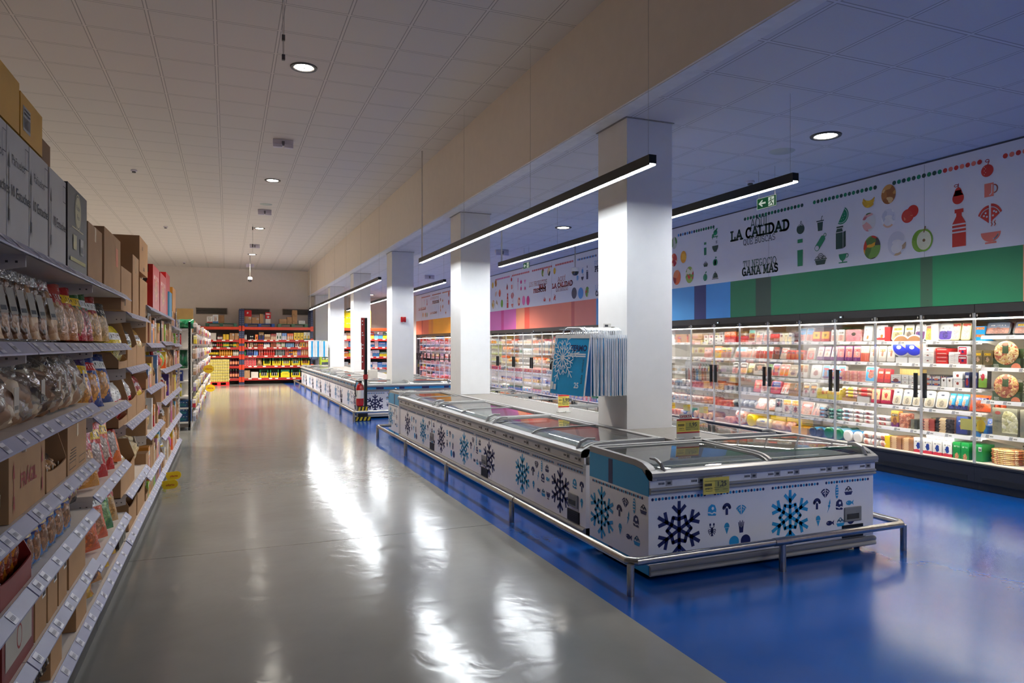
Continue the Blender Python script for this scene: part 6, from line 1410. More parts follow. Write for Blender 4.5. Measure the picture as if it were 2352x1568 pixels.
# ------------------------------------------------------------------ farther fridges: small goods
R = random.Random(21)
PALD = [[(OR, WH, 'white and orange'), (WH, (150, 190, 220), 'white and blue'), (CR, WH, 'cream'), (WH, RD, 'white and red'), ((230, 226, 214), (226, 150, 60), 'white and amber'), (OR, RD, 'orange and red')],
        [(GR, WH, 'green and white'), ((150, 100, 60), CR, 'brown'), (YL, OR, 'yellow'), (WH, (160, 200, 226), 'pale blue'), (DK, RD, 'dark red'), (CR, OR, 'amber')],
        [(DK, (90, 90, 80), 'dark'), ((190, 130, 70), CR, 'tan'), ((180, 190, 196), WH, 'pale grey'), (OR, YL, 'orange'), ((110, 120, 70), YL, 'olive'), (WH, OR, 'white and orange')],
        [(RD, WH, 'red and white'), ((170, 60, 80), PKH, 'pink'), ((90, 110, 170), WH, 'blue and white'), (YL, GR, 'yellow and green'), (RD, RD, 'red'), (DK, WH, 'black and white')],
        [((150, 160, 170), WH, 'grey'), (GR, DK, 'dark green'), (YL, NV, 'yellow and navy'), (NV, WH, 'navy and white'), ((60, 80, 150), RD, 'blue and red'), ((70, 90, 160), NV, 'navy')],
        [((80, 150, 190), WH, 'light blue'), (NV, GR, 'blue green'), (RD, OR, 'red and orange'), (GR, WH, 'green and white'), ((120, 110, 160), RD, 'violet and red'), (NV, WH, 'navy and white')]]
PINKS = [((214, 120, 130), (236, 190, 200), 'pink'), ((190, 70, 80), (226, 150, 160), 'rose red'), ((150, 90, 90), (210, 170, 180), 'mauve'), ((226, 200, 206), (240, 224, 230), 'pale pink'), ((120, 110, 150), (200, 180, 210), 'lilac'), ((206, 90, 80), (230, 200, 190), 'coral'), ((110, 110, 90), (170, 160, 140), 'olive pink')]
def fargoods(ya, yb, pal, where, lvs=range(6), step=(.14, .3), skip=None):
    for lv in lvs:
        y = yb; z = (LEV + (.286,))[lv]
        while y > ya + .1:
            run = R.randint(2, 4); w_ = R.uniform(*step) * .72; h_ = R.uniform(.08, .16); bot, top, cn = R.choice(pal[lv] if isinstance(pal[0], list) else pal)
            m_ = PK(bot, top, R.choice([(226, 190, 140), (200, 110, 70), (240, 236, 226), None]), R.choice([None, WH, NV, RD])); kd = R.choice(['brick', 'brick', 'bag', 'pack'])
            for k in range(run):
                if y < ya + .1: break
                o = put({'brick': 'food_carton', 'bag': 'food_bag', 'pack': 'food_pack'}[kd], kd, w_ * .94, h_, .1, [m_], (7.585, y - w_ / 2, z + .0015), FR, 0 if kd == 'brick' else .12)
                reg(o, '%s %s' % (cn, {'brick': 'carton', 'bag': 'bag', 'pack': 'pack'}[kd]), PLACE_S[lv].replace('fridge ', '') + where, 'food pack', 'goods %s %s' % (PLACE_S[lv], where)); y -= w_
            y -= R.uniform(.01, .05)
fargoods(13.2, 19.6, PALD, ', far dairy fridges')
fargoods(24.3, 28.9, PINKS, ', pink-lit fridges', step=(.2, .34))
fargoods(10.3, 13.2, PALD, ', fridges behind first column', lvs=(0, 2, 4, 5), step=(.3, .5))
fargoods(19.6, 24.3, PALD, ', fridges behind second column', lvs=(0, 3, 5), step=(.34, .5))
# frozen bags under the freezer lids
FROZ = [PK((60, 110, 60), WH, (226, 200, 120), GR, bump=.4), PK((40, 70, 150), WH, (220, 150, 90), NV, bump=.4), PK((200, 60, 50), WH, (226, 180, 120), RD, bump=.4), PK((226, 190, 60), WH, (190, 130, 60), GR, bump=.4)]
FN = ['green and white', 'blue and white', 'red and white', 'yellow and white']
def frozen(x, y, ux, uy, n, where, seed):
    # rows of bags lying in the basket along (ux, uy), three deep
    RR = random.Random(seed)
    for k in range(n):
        i = RR.randrange(4); q = k // 3; L_ = k % 3; a = math.pi / 2 * (1 if uy == 0 else 0) + RR.uniform(-.05, .05)
        cx, cy = x + ux * q * .23, y + uy * q * .23
        o = put('frozen_bag', 'bag', .2, .24, .055, [FROZ[i]], (cx - .12 * math.cos(a), cy - .12 * math.sin(a), .40 + L_ * .075), a, -1.5)
        reg(o, '%s bag of frozen food' % FN[i], where, 'frozen food', 'frozen bags ' + where)
frozen(2.85, 4.215, 1, 0, 21, 'inside the nearest end freezer', 1)
frozen(2.88, 5.2, 0, 1, 21, 'inside the freezer behind the nearest one', 2)
frozen(2.88, 7.4, 0, 1, 18, 'inside the middle aisle-side freezer', 3)
frozen(2.88, 9.5, 0, 1, 12, 'inside the farthest aisle-side freezer', 4)
frozen(4.40, 5.2, 0, 1, 18, 'inside the fridge-side freezer', 5)
frozen(2.92, 16.1, 0, 1, 12, 'inside the far island freezers', 6)
# ------------------------------------------------------------------ shelving along the left of the aisle
SHG = M('shelf_warm_white', (214, 204, 196), .45, var=.02)
STRB = M('label_strip_lilac', (132, 134, 164), .4, var=.06)
SHD = M('shelf_back_grey', (150, 142, 140), .6)
XS = -.675
BAYS = [('nearest', 1.67, 3.03, (1.925, 1.565, 1.235, .925, .65, .37, .105)), ('second', 3.03, 4.39, (1.925, 1.565, 1.235, .925, .65, .37, .105)), ('third', 4.39, 5.74, (1.925, 1.567, 1.15, .71, .32, .10)),
        ('fourth', 5.74, 7.12, (1.805, 1.385, .965, .45, .105)), ('fifth', 7.12, 8.72, (1.93, 1.575, 1.14, .71, .33, .10)), ('sixth', 8.72, 10.3, (1.93, 1.60, 1.27, .90, .50, .10)), ('seventh', 10.3, 11.92, (1.82, 1.58, 1.27, .90, .50, .10))]
def perforated(mb, x, y, z0, z1, w_=.045, d=.03, m=0, mh=1, face='y'):
    mb.box(x, y, z0, x + d, y + w_, z1, m)
    z = z0 + .05
    while z < z1 - .04:
        mb.box(x + d, y + .012, z, x + d + .0012, y + .02, z + .022, mh); mb.box(x + d, y + .027, z, x + d + .0012, y + .035, z + .022, mh)
        mb.box(x + .006, y - .0012, z, x + .013, y, z + .022, mh); mb.box(x + .018, y - .0012, z + .02, x + .025, y, z + .042, mh); z += .05
def shelf_bay(i, nm, y0, y1, lv):
    t = thing('shelf_unit', 'cream gondola shelving with lilac label strips, %s bay on the left of the aisle' % nm, 'shelf', (XS, y0, 0), 0, 'shelving bays on the left of the aisle'); W = y1 - y0
    MB().box(-.50, .002, 0, -.48, W - .002, max(lv[0] + .02, 2.0)).build('back_panel', SHD, t)
    MB().box(-.46, .002, 0, .02, W - .002, .06).build('plinth', M('plinth_dark', (60, 58, 58), .5), t)
    m_ = MB(); perforated(m_, -.48, W - .022, 0, 2.0); m_.build('upright', [SHG, M('perforation', (84, 80, 78), .6)], t)
    for j, z in enumerate(lv):
        MB().box(-.48, .004, z - .03, -.002, W - .004, z).build('shelf', SHG, t)
        s = MB(); s.prism([(.0, z + .002), (.038, z - .038), (.038, z - .044), (-.004, z - .006)], lambda p, q, a: (p, a, q), .006, W - .006)
        st = s.build('label_strip', STRB, t)
        R = random.Random(i * 10 + j); y = .05; l = MB()
        nrm = .0012
        while y < W - .12:
            f = lambda p, q: (q * .038 + nrm, p, z + .002 - .040 * q + nrm)
            l.poly([f(y, .9), f(y + .05, .9), f(y + .05, .12), f(y, .12)])
            for k in range(4): l.poly([(a + .0006, b_, c + .0006) for a, b_, c in (f(y + .006 + .01 * k, .7), f(y + .011 + .01 * k, .7), f(y + .011 + .01 * k, .4), f(y + .006 + .01 * k, .4))], 1)
            y += R.uniform(.09, .26)
        l.build('price_label', [M('label_lilac_white', (196, 196, 208), .35), M('label_print', (120, 120, 138), .5)], st)
        b_ = MB()
        for y in (.001, W - .005):
            b_.prism([(-.46, z - .03), (-.002, z - .03), (-.002, z - .075), (-.05, z - .085), (-.46, z - .12)], lambda p, q, a: (p, a, q), y, y + .004)
            for hx in (-.03, -.06): b_.box(hx - .004, y - .001, z - .062, hx + .004, y + .005, z - .054, 1)
        b_.build('bracket', [SHG, M('perforation')], t)
    if i == 6:
        m_ = MB(); perforated(m_, -.03, W - .01, 0.02, 1.95); m_.build('front_upright', [M('upright_white', (222, 216, 210), .4), M('perforation')], t)
        MB().cyl((-.015, W + .01, 0), (-.015, W + .01, .03), .02, 10).build('foot', BLK, t)
BAYS = [(n, a, b_, tuple(1.555 + (z - 1.555) * .9715 for z in l)) for n, a, b_, l in BAYS]
for i, b_ in enumerate(BAYS): shelf_bay(i, *b_)
BAYN = lambda y: next((n for n, a, b_, l in BAYS if a <= y < b_), 'seventh')
XF_L = -.682
def yl(u): return onx(u, 800, -.662)[0]
LVN = ('top shelf', 'second shelf', 'third shelf', 'fourth shelf', 'fifth shelf', 'sixth shelf', 'bottom shelf')
def ZZ(z): return 1.555 + (z - 1.555) * .9715
def lrun(z, u0, u1, n, name, desc, cat, kind, vt, mats, d=.1, lean=0., back=0., gap=.95, opt=None, yaw=0., roll=0., h=None, place=None, rows=1, w=None, tiltr=0., fore=0., z0=None, group=None, jit=0.):
    ya, yb = yl(u0), yl(u1); st = (yb - ya) / n; out = []; z = ZZ(z) + .0015; z0 = z0 and z0 + .002
    if h is None: h = onx((u0 + u1) / 2, vt, XF_L - back * .6)[1] - z
    R = random.Random(int(u0 * 3 + z * 100))
    up = [q - z for q in next(b_ for b_ in BAYS if b_[1] <= min(max((ya + yb) / 2, 1.7), 11.9) < b_[2] + .01)[3] if q > z + .06]
    if up and z0 is None: h = min(h, (min(up) - .06 - .5 * d * math.sin(max(lean, 0))) / rows); back = max(back, .035 if lean > .2 else .006)
    for r in range(rows):
        for k in range(n):
            y = ya + (k + .5) * st
            o = put(name, kind, (w or st * gap), h, d, mats, (XF_L - back + fore, y, (z if z0 is None else z0) + r * h * 1.005), 0, lean, opt, yaw + R.uniform(-jit, jit), roll)
            yy = min(max(y, 1.7), 11.9); nm, a, b_, lv = next(q for q in BAYS if q[1] <= yy < q[2] + .01); j = min(range(len(lv)), key=lambda q: abs(lv[q] - z) + (9 if lv[q] > z + .05 else 0))
            pl = place or '%s, %s left bay' % ('bottom shelf' if j == len(lv) - 1 else LVN[j], nm)
            reg(o, desc, pl, cat, group or desc + ' ' + pl); out.append(o)
    return out
WBOX = M('white_carton', (186, 180, 172), .7, var=.03)
YBOX = M('yellow_carton', (206, 150, 36), .6, var=.05)
BLKB = M('black_carton', (38, 36, 36), .5)
def face_text(o, name, items, mats, w, h):
    """items: ('t', text, x, z, cap height, material, bold) or ('p', polygon, material) on the front face, x and z in metres"""
    mb = MB()
    for n_, it in enumerate(items):
        f = lambda p, q: (.0014 + .0002 * n_, p, q)
        if it[0] == 't': put_text(mb, it[1], f, it[2], it[3], it[4], it[5], it[6] if len(it) > 6 else .01)
        else: mb.poly([f(*p) for p in it[1]], it[2])
    c = mb.build(name, mats); c.parent = o; return c
def arrow_up(x, z, l, s=.02): return [('p', rect(x - .003, z, x + .003, z + l), 0), ('p', [(x - s * .6, z + l - s * 2), (x + s * .6, z + l - s * 2), (x, z + l + s)], 0), ('p', [(x - s * .5, z - s), (x, z + s * .4), (x + s * .5, z - s), (x + s * .4, z + s * 2), (x - s * .4, z + s * 2)], 0)]
INKG = M('carton_ink_grey', (70, 66, 70), .7)
for k, (u0, u1, vt) in enumerate(((-22, 31, 300), (31.5, 81, 372), (81.5, 123, 408), (126, 163, 450))):
    o = lrun(1.925, u0, u1, 1, 'white_carton', ('white carton printed Estuches at the left edge', 'white carton printed 10 Estuches, second from the left', 'white carton printed 10 Estuches, third from the left', 'white carton printed 10 Estuches beside the black box')[k], 'box', 'carton', vt, [WBOX], .36, gap=.985, h=.378)[0]
    W_ = (yl(u1) - yl(u0)); 
    face_text(o, 'lettering', [('t', '10 Estuches', .03, .15, .04, 0, .008), ('t', 'Pañuelos' if k < 3 else '', -.0, .26, .035, 0, -.005)] + arrow_up(-W_ * .42, .06, .22) + [('p', p, 0) for p in line([(W_ * .28, .28), (W_ * .44, .28), (W_ * .44, .35), (W_ * .28, .35), (W_ * .28, .28)], .003)], [INKG], W_, .5)
ZT = onx(31, 336, XF_L)[1]
for k, (u0, u1) in enumerate(((-30, 64), (65.5, 114))):
    o = lrun(1.925, u0, u1, 1, 'yellow_carton', 'yellow carton stacked on the white cartons, %s one' % ('left' if not k else 'right'), 'box', 'carton', 300, [YBOX], .3, gap=.985, h=.16 + .02 * (1 - k), z0=2.306, back=.005, place='top shelf, nearest left bay')[0]
    W_ = yl(u1) - yl(u0); face_text(o, 'address_label', [('p', rect(-W_ * .4, .03, -W_ * .08, .12), 0)] + [('p', rect(-W_ * .38 + .009 * i, .04, -W_ * .38 + .009 * i + .005, .08), 1) for i in range(int(W_ * .28 / .009))] + [('p', rect(-W_ * .37, .09, -W_ * .12, .096), 1), ('p', rect(-W_ * .37, .103, -W_ * .12, .109), 1)], [M('label_grey', (176, 170, 160), .6), INKG], W_, .2)
lrun(1.925, 116, 158, 1, 'cardboard_box', 'open kraft box standing behind on the last white carton', 'box', 'carton', 0, [KRAFTD], .26, h=.13, z0=2.306, back=.05)
o = lrun(1.925, 166, 210, 1, 'black_carton', 'black carton with a round gold emblem and yellow stripe', 'box', 'carton', 470, [BLKB], .36, gap=.97, h=.395)[0]
EMB = M('emblem_gold', (176, 166, 120), .5)
face_text(o, 'emblem_print', [('p', circle(.078, 24, 0, .29, 1.15), 0), ('p', circle(.072, 24, 0, .29, 1.15), 1), ('p', circle(.066, 24, 0, .29, 1.15), 0), ('t', 'Roble', 0, .30, .026, 1), ('t', 'Fino', 0, .255, .026, 1), ('p', rect(-.15, .20, .13, .206), 0), ('p', rect(-.12, .1, -.04, .17), 0), ('p', rect(.05, .09, .13, .17), 2), ('p', rect(-.19, .04, .19, .058), 3)] + [('p', rect(.06 + .01 * i, .1, .065 + .01 * i, .13), 1) for i in range(6)], [EMB, BLKB, M('label_grey'), M('stripe_olive', (150, 140, 50), .5)], .4, .46)
lrun(1.925, 211, 244, 1, 'cardboard_box', 'kraft box with torn edge beside the black carton', 'box', 'carton', 530, [KRAFT], .36, opt=('tape',))
o = lrun(1.925, 247, 285, 1, 'cardboard_box', 'kraft box with an orange sticker at the shelf end', 'box', 'carton', 545, [KRAFT], .36)[0]
face_text(o, 'orange_sticker', [('p', rect(.12, .16, .22, .28), 0)], [M('sticker_orange', (206, 106, 60), .5)], .5, .4)
ny = [('third', 0)]
# second level: cellophane bags of biscuits and nuts, snack bags
NUTS = MOTTLE('caramel_nuts', [(96, 58, 30), (130, 82, 44), (70, 42, 24), (160, 110, 66), (110, 66, 34)], 34, .35, .8)
BISC = MOTTLE('biscuits', [(170, 118, 70), (196, 150, 100), (140, 90, 50), (210, 170, 124)], 22, .5, .8)
PALEB_ = MOTTLE('pale_biscuits', [(196, 168, 130), (170, 130, 96), (214, 190, 156), (150, 110, 84)], 16, .5, .6)
for k, (u0, u1, m_) in enumerate(((-25, 8, BISC), (4, 40, BISC), (24, 62, NUTS), (46, 84, NUTS), (70, 104, NUTS), (92, 124, BISC), (112, 142, NUTS), (134, 166, BISC))):
    lrun(1.565, u0, u1, 1, 'biscuit_bag', 'clear bag of %s' % ('caramel nuts' if m_ is NUTS else 'small biscuits'), 'bag', 'clearbag', 640 - 3 * k, [m_], .075, .25, .01, w=.2, h=.325, yaw=-.5)
SB = lambda *a, **k: PK(*a, **dict(dict(rough=.18, bump=.45), **k))
for u0, u1, vt, m_, ds in ((163, 184, 690, SB((196, 140, 90), (170, 60, 50), (206, 160, 110), None), 'tan peanut bag with a red top'), (180, 208, 694, SB((196, 120, 60), (170, 30, 30), (214, 150, 90), YL), 'shiny red peanut bag'), (202, 226, 690, SB(RD, (60, 96, 50), (206, 150, 90), YL), 'red and yellow snack bag'), (214, 240, 688, SB((176, 40, 36), (50, 90, 46), (150, 40, 40), WH), 'green topped snack bag'), (232, 262, 692, SB((226, 176, 106), (150, 36, 34), (214, 160, 84), WH, fz=.3), 'red snack bag picturing potato chips'), (255, 274, 735, SB((190, 150, 70), (60, 56, 50), (206, 160, 90), None), 'dark bag of chips behind the red one')):
    lrun(1.566, u0, u1, 1, 'snack_bag', ds, 'bag', 'bag', vt, [m_], .1, .22, .02, w=.22, yaw=-.5, h=.30 if vt < 720 else .25)
# third level: long clear bags of biscuits, crisp bags
for k, (u0, u1, vt) in enumerate(((2, 74, 868), (75, 128, 836), (129, 158, 832))):
    lrun(1.235, u0, u1, 1, 'biscuit_pack', 'clear wrapped pack of biscuits, %s on the shelf' % ordn(k + 1), 'pack', 'clearbag', vt, [PALEB_], .22, 0, .0, h=.245 + .02 * (k > 0), gap=.97)
for k in range(2): lrun(1.235, 8 + 66 * k, 70 + 66 * k, 1, 'grey_carton', 'dull grey carton behind the clear biscuit packs, %s one' % ('left' if not k else 'right'), 'box', 'carton', 840, [M('grey_carton', (120, 112, 106), .7)], .18, back=.24, h=.29)
for k, (u0, u1) in enumerate(((158, 176), (175, 196), (194, 216))):
    lrun(1.235, u0, u1, 1, 'breadstick_bag', 'tall clear bag of toast slices', 'bag', 'clearbag', 812, [PALEB_], .12, .1, 0, h=.30)
for u0, u1, m_, ds, h_ in ((208, 243, SB((110, 30, 70), (60, 40, 80), (226, 150, 50), YL), 'purple and orange bag of crisps', .36), (226, 262, SB((40, 60, 130), (36, 56, 120), (230, 150, 60), RD), 'blue bag of ridged crisps', .46), (254, 278, SB((40, 60, 120), (30, 50, 110), (220, 150, 70), WH), 'blue bag of crisps at the shelf end', .42)):
    lrun(1.15, u0, u1, 1, 'crisps_bag', ds, 'bag', 'bag', 0, [m_], .14, .3, .0, h=h_ * .86, yaw=-.65, w=.25)
# fourth level: cartons, red snack bags
o = lrun(.925, 40, 121, 1, 'cardboard_box', 'open kraft carton printed FRÁGIL with red arrows', 'box', 'carton', 1030, [KRAFT], .34, h=.245, gap=.98)[0]
REDP = M('carton_ink_red', (150, 40, 34), .6)
face_text(o, 'lettering', [('t', 'FRÁGIL', .0, .10, .052, 0, .03)] + arrow_up(-.20, .04, .15, .022) + arrow_up(.20, .04, .15, .022), [REDP], .5, .24)
lrun(.925, 122, 168, 1, 'cardboard_box', 'cut-open kraft tray of wrapped buns', 'box', 'display', 1016, [KRAFT], .34, h=.24, opt=.32)
BUN = MOTTLE('sweet_buns', [(176, 120, 60), (196, 140, 76), (150, 96, 46)], 14, .4, .4)
lrun(.925, 127, 163, 3, 'bun_pack', 'clear pack of buns inside the kraft tray', 'pack', 'clearbag', 0, [BUN], .09, .0, .03, h=.11, z0=ZZ(.94))
lrun(.925, 169, 212, 1, 'cardboard_box', 'closed kraft carton with stamped panels', 'box', 'carton', 975, [KRAFT], .34, h=.225, opt=('side', 'tape'))
for u0, u1, m_, ds in ((208, 246, SB((206, 140, 60), (186, 26, 26), (226, 170, 120), RD), 'first red snack bag from the left'), (230, 264, SB((190, 30, 30), (206, 60, 30), (226, 200, 190), YL), 'second red snack bag from the left'), (250, 276, SB((196, 30, 28), (214, 90, 30), (226, 190, 170), YL), 'third red snack bag from the left'), (262, 296, SB((226, 110, 40), (190, 40, 36), (220, 200, 190), RD), 'orange snack bag at the shelf end')):
    lrun(.71, u0, u1, 1, 'snack_bag', ds, 'bag', 'bag', 0, [m_], .12, .22, -.02, h=.40, yaw=-.65, w=.27)
lrun(.71, 204, 232, 4, 'sweet_bag', 'small bag of mixed sweets at the front edge', 'sweets', 'bag', 0, [MOTTLE('mixed_sweets', [(200, 60, 60), (220, 200, 180), (80, 120, 80), (120, 80, 140), (226, 170, 80)], 30, .25, .4)], .1, .9, -.04, h=.16, fore=0)
# fifth level
for k, (u0, u1) in enumerate(((-14, 11), (12, 38))):
    lrun(.925, u0, u1, 1, 'chips_pack', 'dark blue grey pouch of chips, %s one' % ('left' if not k else 'right'), 'bag', 'bag', 0, [SB((60, 64, 76), (44, 48, 60), (190, 160, 110), WH, fz=.3, fr=.26)], .1, .06, 0, h=.24)
lrun(.65, 20, 92, 1, 'display_box', 'red display tray of yellow tubes', 'box', 'display', 1250, [M('tray_dark_red', (120, 22, 22), .5)], .3, h=.17, opt=.45)
lrun(.65, 26, 88, 4, 'mustard_bottle', 'yellow squeeze pack in the red tray', 'bottle', 'bag', 0, [SB((206, 130, 30), (196, 120, 24), (150, 60, 30), None)], .09, 0, .03, h=.22, z0=ZZ(.66))
for k, u in enumerate((88, 104, 120, 136, 152, 166)):
    lrun(.65, u, u + 17, 1, 'snack_pouch', 'blue pouch of chocolate snacks with a cream hanger', 'pouch', 'bag', 0, [SB((50, 110, 170), (40, 56, 120), (176, 120, 80), (206, 180, 120))], .07, .12, 0, h=.24 if k < 2 else .27, yaw=-.25)
lrun(.65, 166, 222, 3, 'dark_bag', 'glossy dark bag lying over the shelf edge', 'bag', 'bag', 0, [MOTTLE('glossy_dark', [(36, 34, 36), (60, 54, 52), (150, 120, 100), (28, 26, 28)], 9, .15, .6)], .14, .5, -.02, h=.22, yaw=-.2)
for u0, u1, m_, ds, h_ in ((212, 250, SB((206, 84, 34), (190, 74, 30), (220, 110, 50), WH), 'large orange snack bag in front', .24), (236, 262, SB((206, 90, 50), (200, 80, 36), (214, 150, 110), WH), 'orange snack bag leaning behind', .36), (250, 274, SB((40, 110, 56), (50, 120, 60), (150, 190, 120), WH), 'green snack bag', .38), (258, 288, SB((190, 150, 100), (176, 40, 40), (206, 150, 80), (226, 206, 176), fz=.3), 'pouch of crunchy snacks with a red round badge', .40)):
    lrun(.32, u0, u1, 1, 'snack_bag', ds, 'bag', 'bag', 0, [m_], .13, .22, -.01, h=h_ * .95, yaw=-.65, w=.27)
# sixth level and floor level
lrun(.65, -28, 26, 1, 'tissue_pack', 'pale blue and white pack at the left edge', 'pack', 'bag', 0, [PK((190, 186, 180), (110, 140, 150), (150, 120, 80), WH, rough=.4)], .14, .12, 0, h=.20)
o = lrun(.37, 24, 97, 1, 'red_carton', 'dark red carton with a white label panel', 'box', 'carton', 1400, [M('carton_dark_red', (112, 18, 18), .45)], .34, h=.225)[0]
face_text(o, 'label_panel', [('p', rect(-.17, .05, .17, .18), 0), ('p', circle(.035, 18, 0, .115, 1.3), 1), ('p', circle(.028, 18, 0, .115, 1.3), 0)], [M('label_grey'), REDP], .4, .22)
for k, (u0, u1) in enumerate(((98, 124), (126, 148), (150, 169), (172, 210))):
    lrun(.37, u0, u1, 1, 'cardboard_box', 'kraft carton on the sixth shelf, %s from the left' % ordn(k + 1), 'box', 'carton', 0, [KRAFT], .34, h=.235 if k < 3 else .25, opt=('label',) if k < 3 else ('tape',))
for k, (u0, u1) in enumerate(((132, 158), (188, 212))):
    lrun(.105, u0, u1, 1, 'cardboard_box', 'kraft carton near the floor with a printed label, %s one' % ('left' if not k else 'right'), 'box', 'carton', 0, [KRAFT], .34, h=.215, opt=('label',))
lrun(.105, 158, 186, 3, 'pasta_bag', 'dark glossy bag near the floor', 'bag', 'bag', 0, [MOTTLE('glossy_dark')], .14, .2, .04, h=.17)
lrun(.105, 92, 134, 3, 'clear_bag', 'clear bag of mixed snacks at the bottom left', 'bag', 'clearbag', 0, [MOTTLE('dark_mix', [(60, 50, 46), (90, 70, 56), (130, 110, 90)], 16, .4, .6)], .15, .2, 0, h=.16)
for u0, u1, m_, ds in ((206, 232, SB((190, 120, 40), (60, 60, 66), (206, 130, 60), WH), 'dark topped bag of corn snacks'), (222, 252, SB((196, 130, 60), (150, 60, 60), (120, 70, 50), WH), 'red and white bag of snacks'), (240, 268, SB((226, 180, 40), (206, 190, 160), (236, 200, 60), WH), 'yellow bag of puffed snacks, left one'), (256, 284, SB((226, 170, 40), (226, 196, 130), (236, 190, 50), WH), 'yellow bag of puffed snacks, right one'), (208, 226, SB((196, 150, 40), (150, 50, 40), None, YL), 'small yellow and red bag low at the front')):
    lrun(.10, u0, u1, 1, 'snack_bag', ds, 'bag', 'bag', 0, [m_], .13, .3, -.03, h=.27, yaw=-.65, w=.25)
# fourth bay: cartons and shelf-ready trays
lrun(1.805, 285, 309, 1, 'cardboard_box', 'slim kraft box, lowest of three on the fourth bay', 'box', 'carton', 624, [KRAFT], .4)
lrun(1.805, 311, 325, 1, 'cardboard_box', 'tall kraft box, middle of three on the fourth bay', 'box', 'carton', 596, [KRAFT], .4, opt=('tape',))
lrun(1.805, 327, 344, 1, 'cardboard_box', 'kraft box with a cut side under a printed box', 'box', 'carton', 648, [KRAFT], .4)
o = lrun(1.805, 326, 345, 1, 'cardboard_box', 'big kraft box with black print standing uppermost', 'box', 'carton', 580, [KRAFT], .46, z0=2.175, h=.30)[0]
face_text(o, 'lettering', [('t', 'as', -.1, .2, .05, 0), ('t', 'uses', .0, .03, .05, 0)], [INKG], .5, .3)
lrun(1.805, 346, 353, 2, 'grey_carton', 'grey carton with white labels', 'box', 'carton', 0, [M('carton_slate', (96, 94, 96), .5)], .4, rows=2, h=.24, opt=('label',))
for zz, h_, inn, ds in ((1.385, .36, [(SB((230, 200, 60), (226, 200, 40), (236, 220, 130), WH), 'bright yellow'), (SB((206, 200, 180), (60, 60, 56), (226, 200, 110), WH), 'black and white'), (SB((206, 180, 120), (190, 150, 80), None, WH), 'tan')], 'second'), (.965, .36, [(SB((190, 30, 40), (220, 216, 210), (190, 40, 50), WH), 'red and white'), (SB((206, 50, 56), (214, 206, 200), (170, 30, 40), None), 'white and red'), (SB((220, 190, 60), (150, 40, 40), None, None), 'red and yellow')], 'third')):
    for k in range(3):
        u0 = 282 + 20 * k
        lrun(zz, u0, u0 + 19.6, 1, 'display_box', 'kraft tray of snack bags, %s along the %s shelf' % (ordn(k + 1), ds), 'box', 'display', 0, [KRAFT], .4, h=h_, opt=.42, gap=.99)
        m_, cn = inn[k]
        for q in range(2): lrun(zz, u0 + 2 + 8.5 * q, u0 + 10.5 + 8.5 * q, 1, 'snack_bag', '%s snack bag in a kraft shelf tray' % cn, 'bag', 'bag', 0, [m_], .16, .0, .02, h=.29, z0=ZZ(zz) + .01)
lrun(.45, 286, 318, 1, 'display_box', 'tall kraft tray of yellow bags on the fourth bay', 'box', 'display', 0, [KRAFT], .4, h=.33, opt=.5)
lrun(.45, 290, 314, 2, 'snack_bag', 'yellow and brown bag in the tall kraft tray', 'bag', 'bag', 0, [SB((214, 170, 60), (190, 150, 70), (150, 90, 60), None)], .2, 0, .03, h=.27, z0=ZZ(.45) + .008)
for k in range(2): lrun(.45, 318 + 12 * k, 334 + 10 * k, 1, 'popcorn_bag', 'clear bag of puffed corn, %s one' % ('left' if not k else 'right'), 'bag', 'clearbag', 0, [MOTTLE('puffed_corn', [(206, 180, 130), (222, 200, 156), (190, 160, 110)], 26, .5, .7)], .22, .3, -.02, h=.30)
lrun(.105, 268, 282, 1, 'seed_bag', 'black and red bag of seeds', 'bag', 'bag', 0, [SB((150, 30, 40), (34, 30, 32), (206, 60, 50), RD)], .14, .05, 0, h=.30)
lrun(.105, 283, 298, 2, 'dark_carton', 'dark patterned carton near the floor', 'box', 'carton', 0, [MOTTLE('dark_pattern', [(70, 66, 50), (110, 104, 80), (46, 44, 40)], 30, .5, .1)], .3, h=.27)
for k in range(2): lrun(.105, 304 + 19 * k, 322 + 18 * k, 1, 'display_box', 'kraft tray with a window near the floor, %s one' % ('left' if not k else 'right'), 'box', 'display', 0, [KRAFT], .36, h=.29, opt=.6)
# fifth bay top: red catering boxes
for u0, u1, vt, bk, ds in ((356, 371, 660, 0, 'red catering box printed 12 with a face drawing'), (372, 386, 668, 0, 'second red catering box with a food picture')):
    o = lrun(1.93, u0, u1, 1, 'red_carton', ds, 'box', 'carton', vt, [PK((170, 20, 24), (180, 24, 28), (206, 130, 60) if bk == 0 else None, None, fz=.45, fr=.3)], .36, h=.44)[0]
e = MB(); f = lambda p, q: (p, -.001, q)
W_ = (yl(371) - yl(356)) * .95
e = MB(); fe = lambda p, q: (-.2 + p, -W_ / 2 - .002, q); fe2 = lambda p, q: (-.2 + p, -W_ / 2 - .003, q)
e.poly([fe(.08 + x, .29 + y) for x, y in circle(.07, 18, sy=.8)], 0); put_text(e, '12', fe2, .08, .265, .055, 1, .03); e.poly([fe(.04 + p, .36 + q) for p, q in rect(0, 0, .12, .07)], 0); e.poly([fe2(.08 + p, .38 + q) for p, q in [(0, 0), (.04, .017), (0, .034)]], 1)
e.poly([fe(-.02 + x, .13 + y) for x, y in circle(.09, 18)], 1); e.poly([fe2(-.02 + x, .13 + y) for x, y in circle(.08, 18)], 2); e.poly([fe2(-.14 + p, .38 + q) for p, q in rect(0, 0, .1, .012)], 1)
e.poly([fe(-.16 + p, .02 + q) for p, q in rect(0, 0, .08, .05)], 1)
red12 = [o for L in REG.values() for o in L if o.name.startswith('red_carton') and 'x' not in o]
rr = next(o for (d_, p_), L in REG.items() if d_.startswith('red catering box printed 12') for o in L)
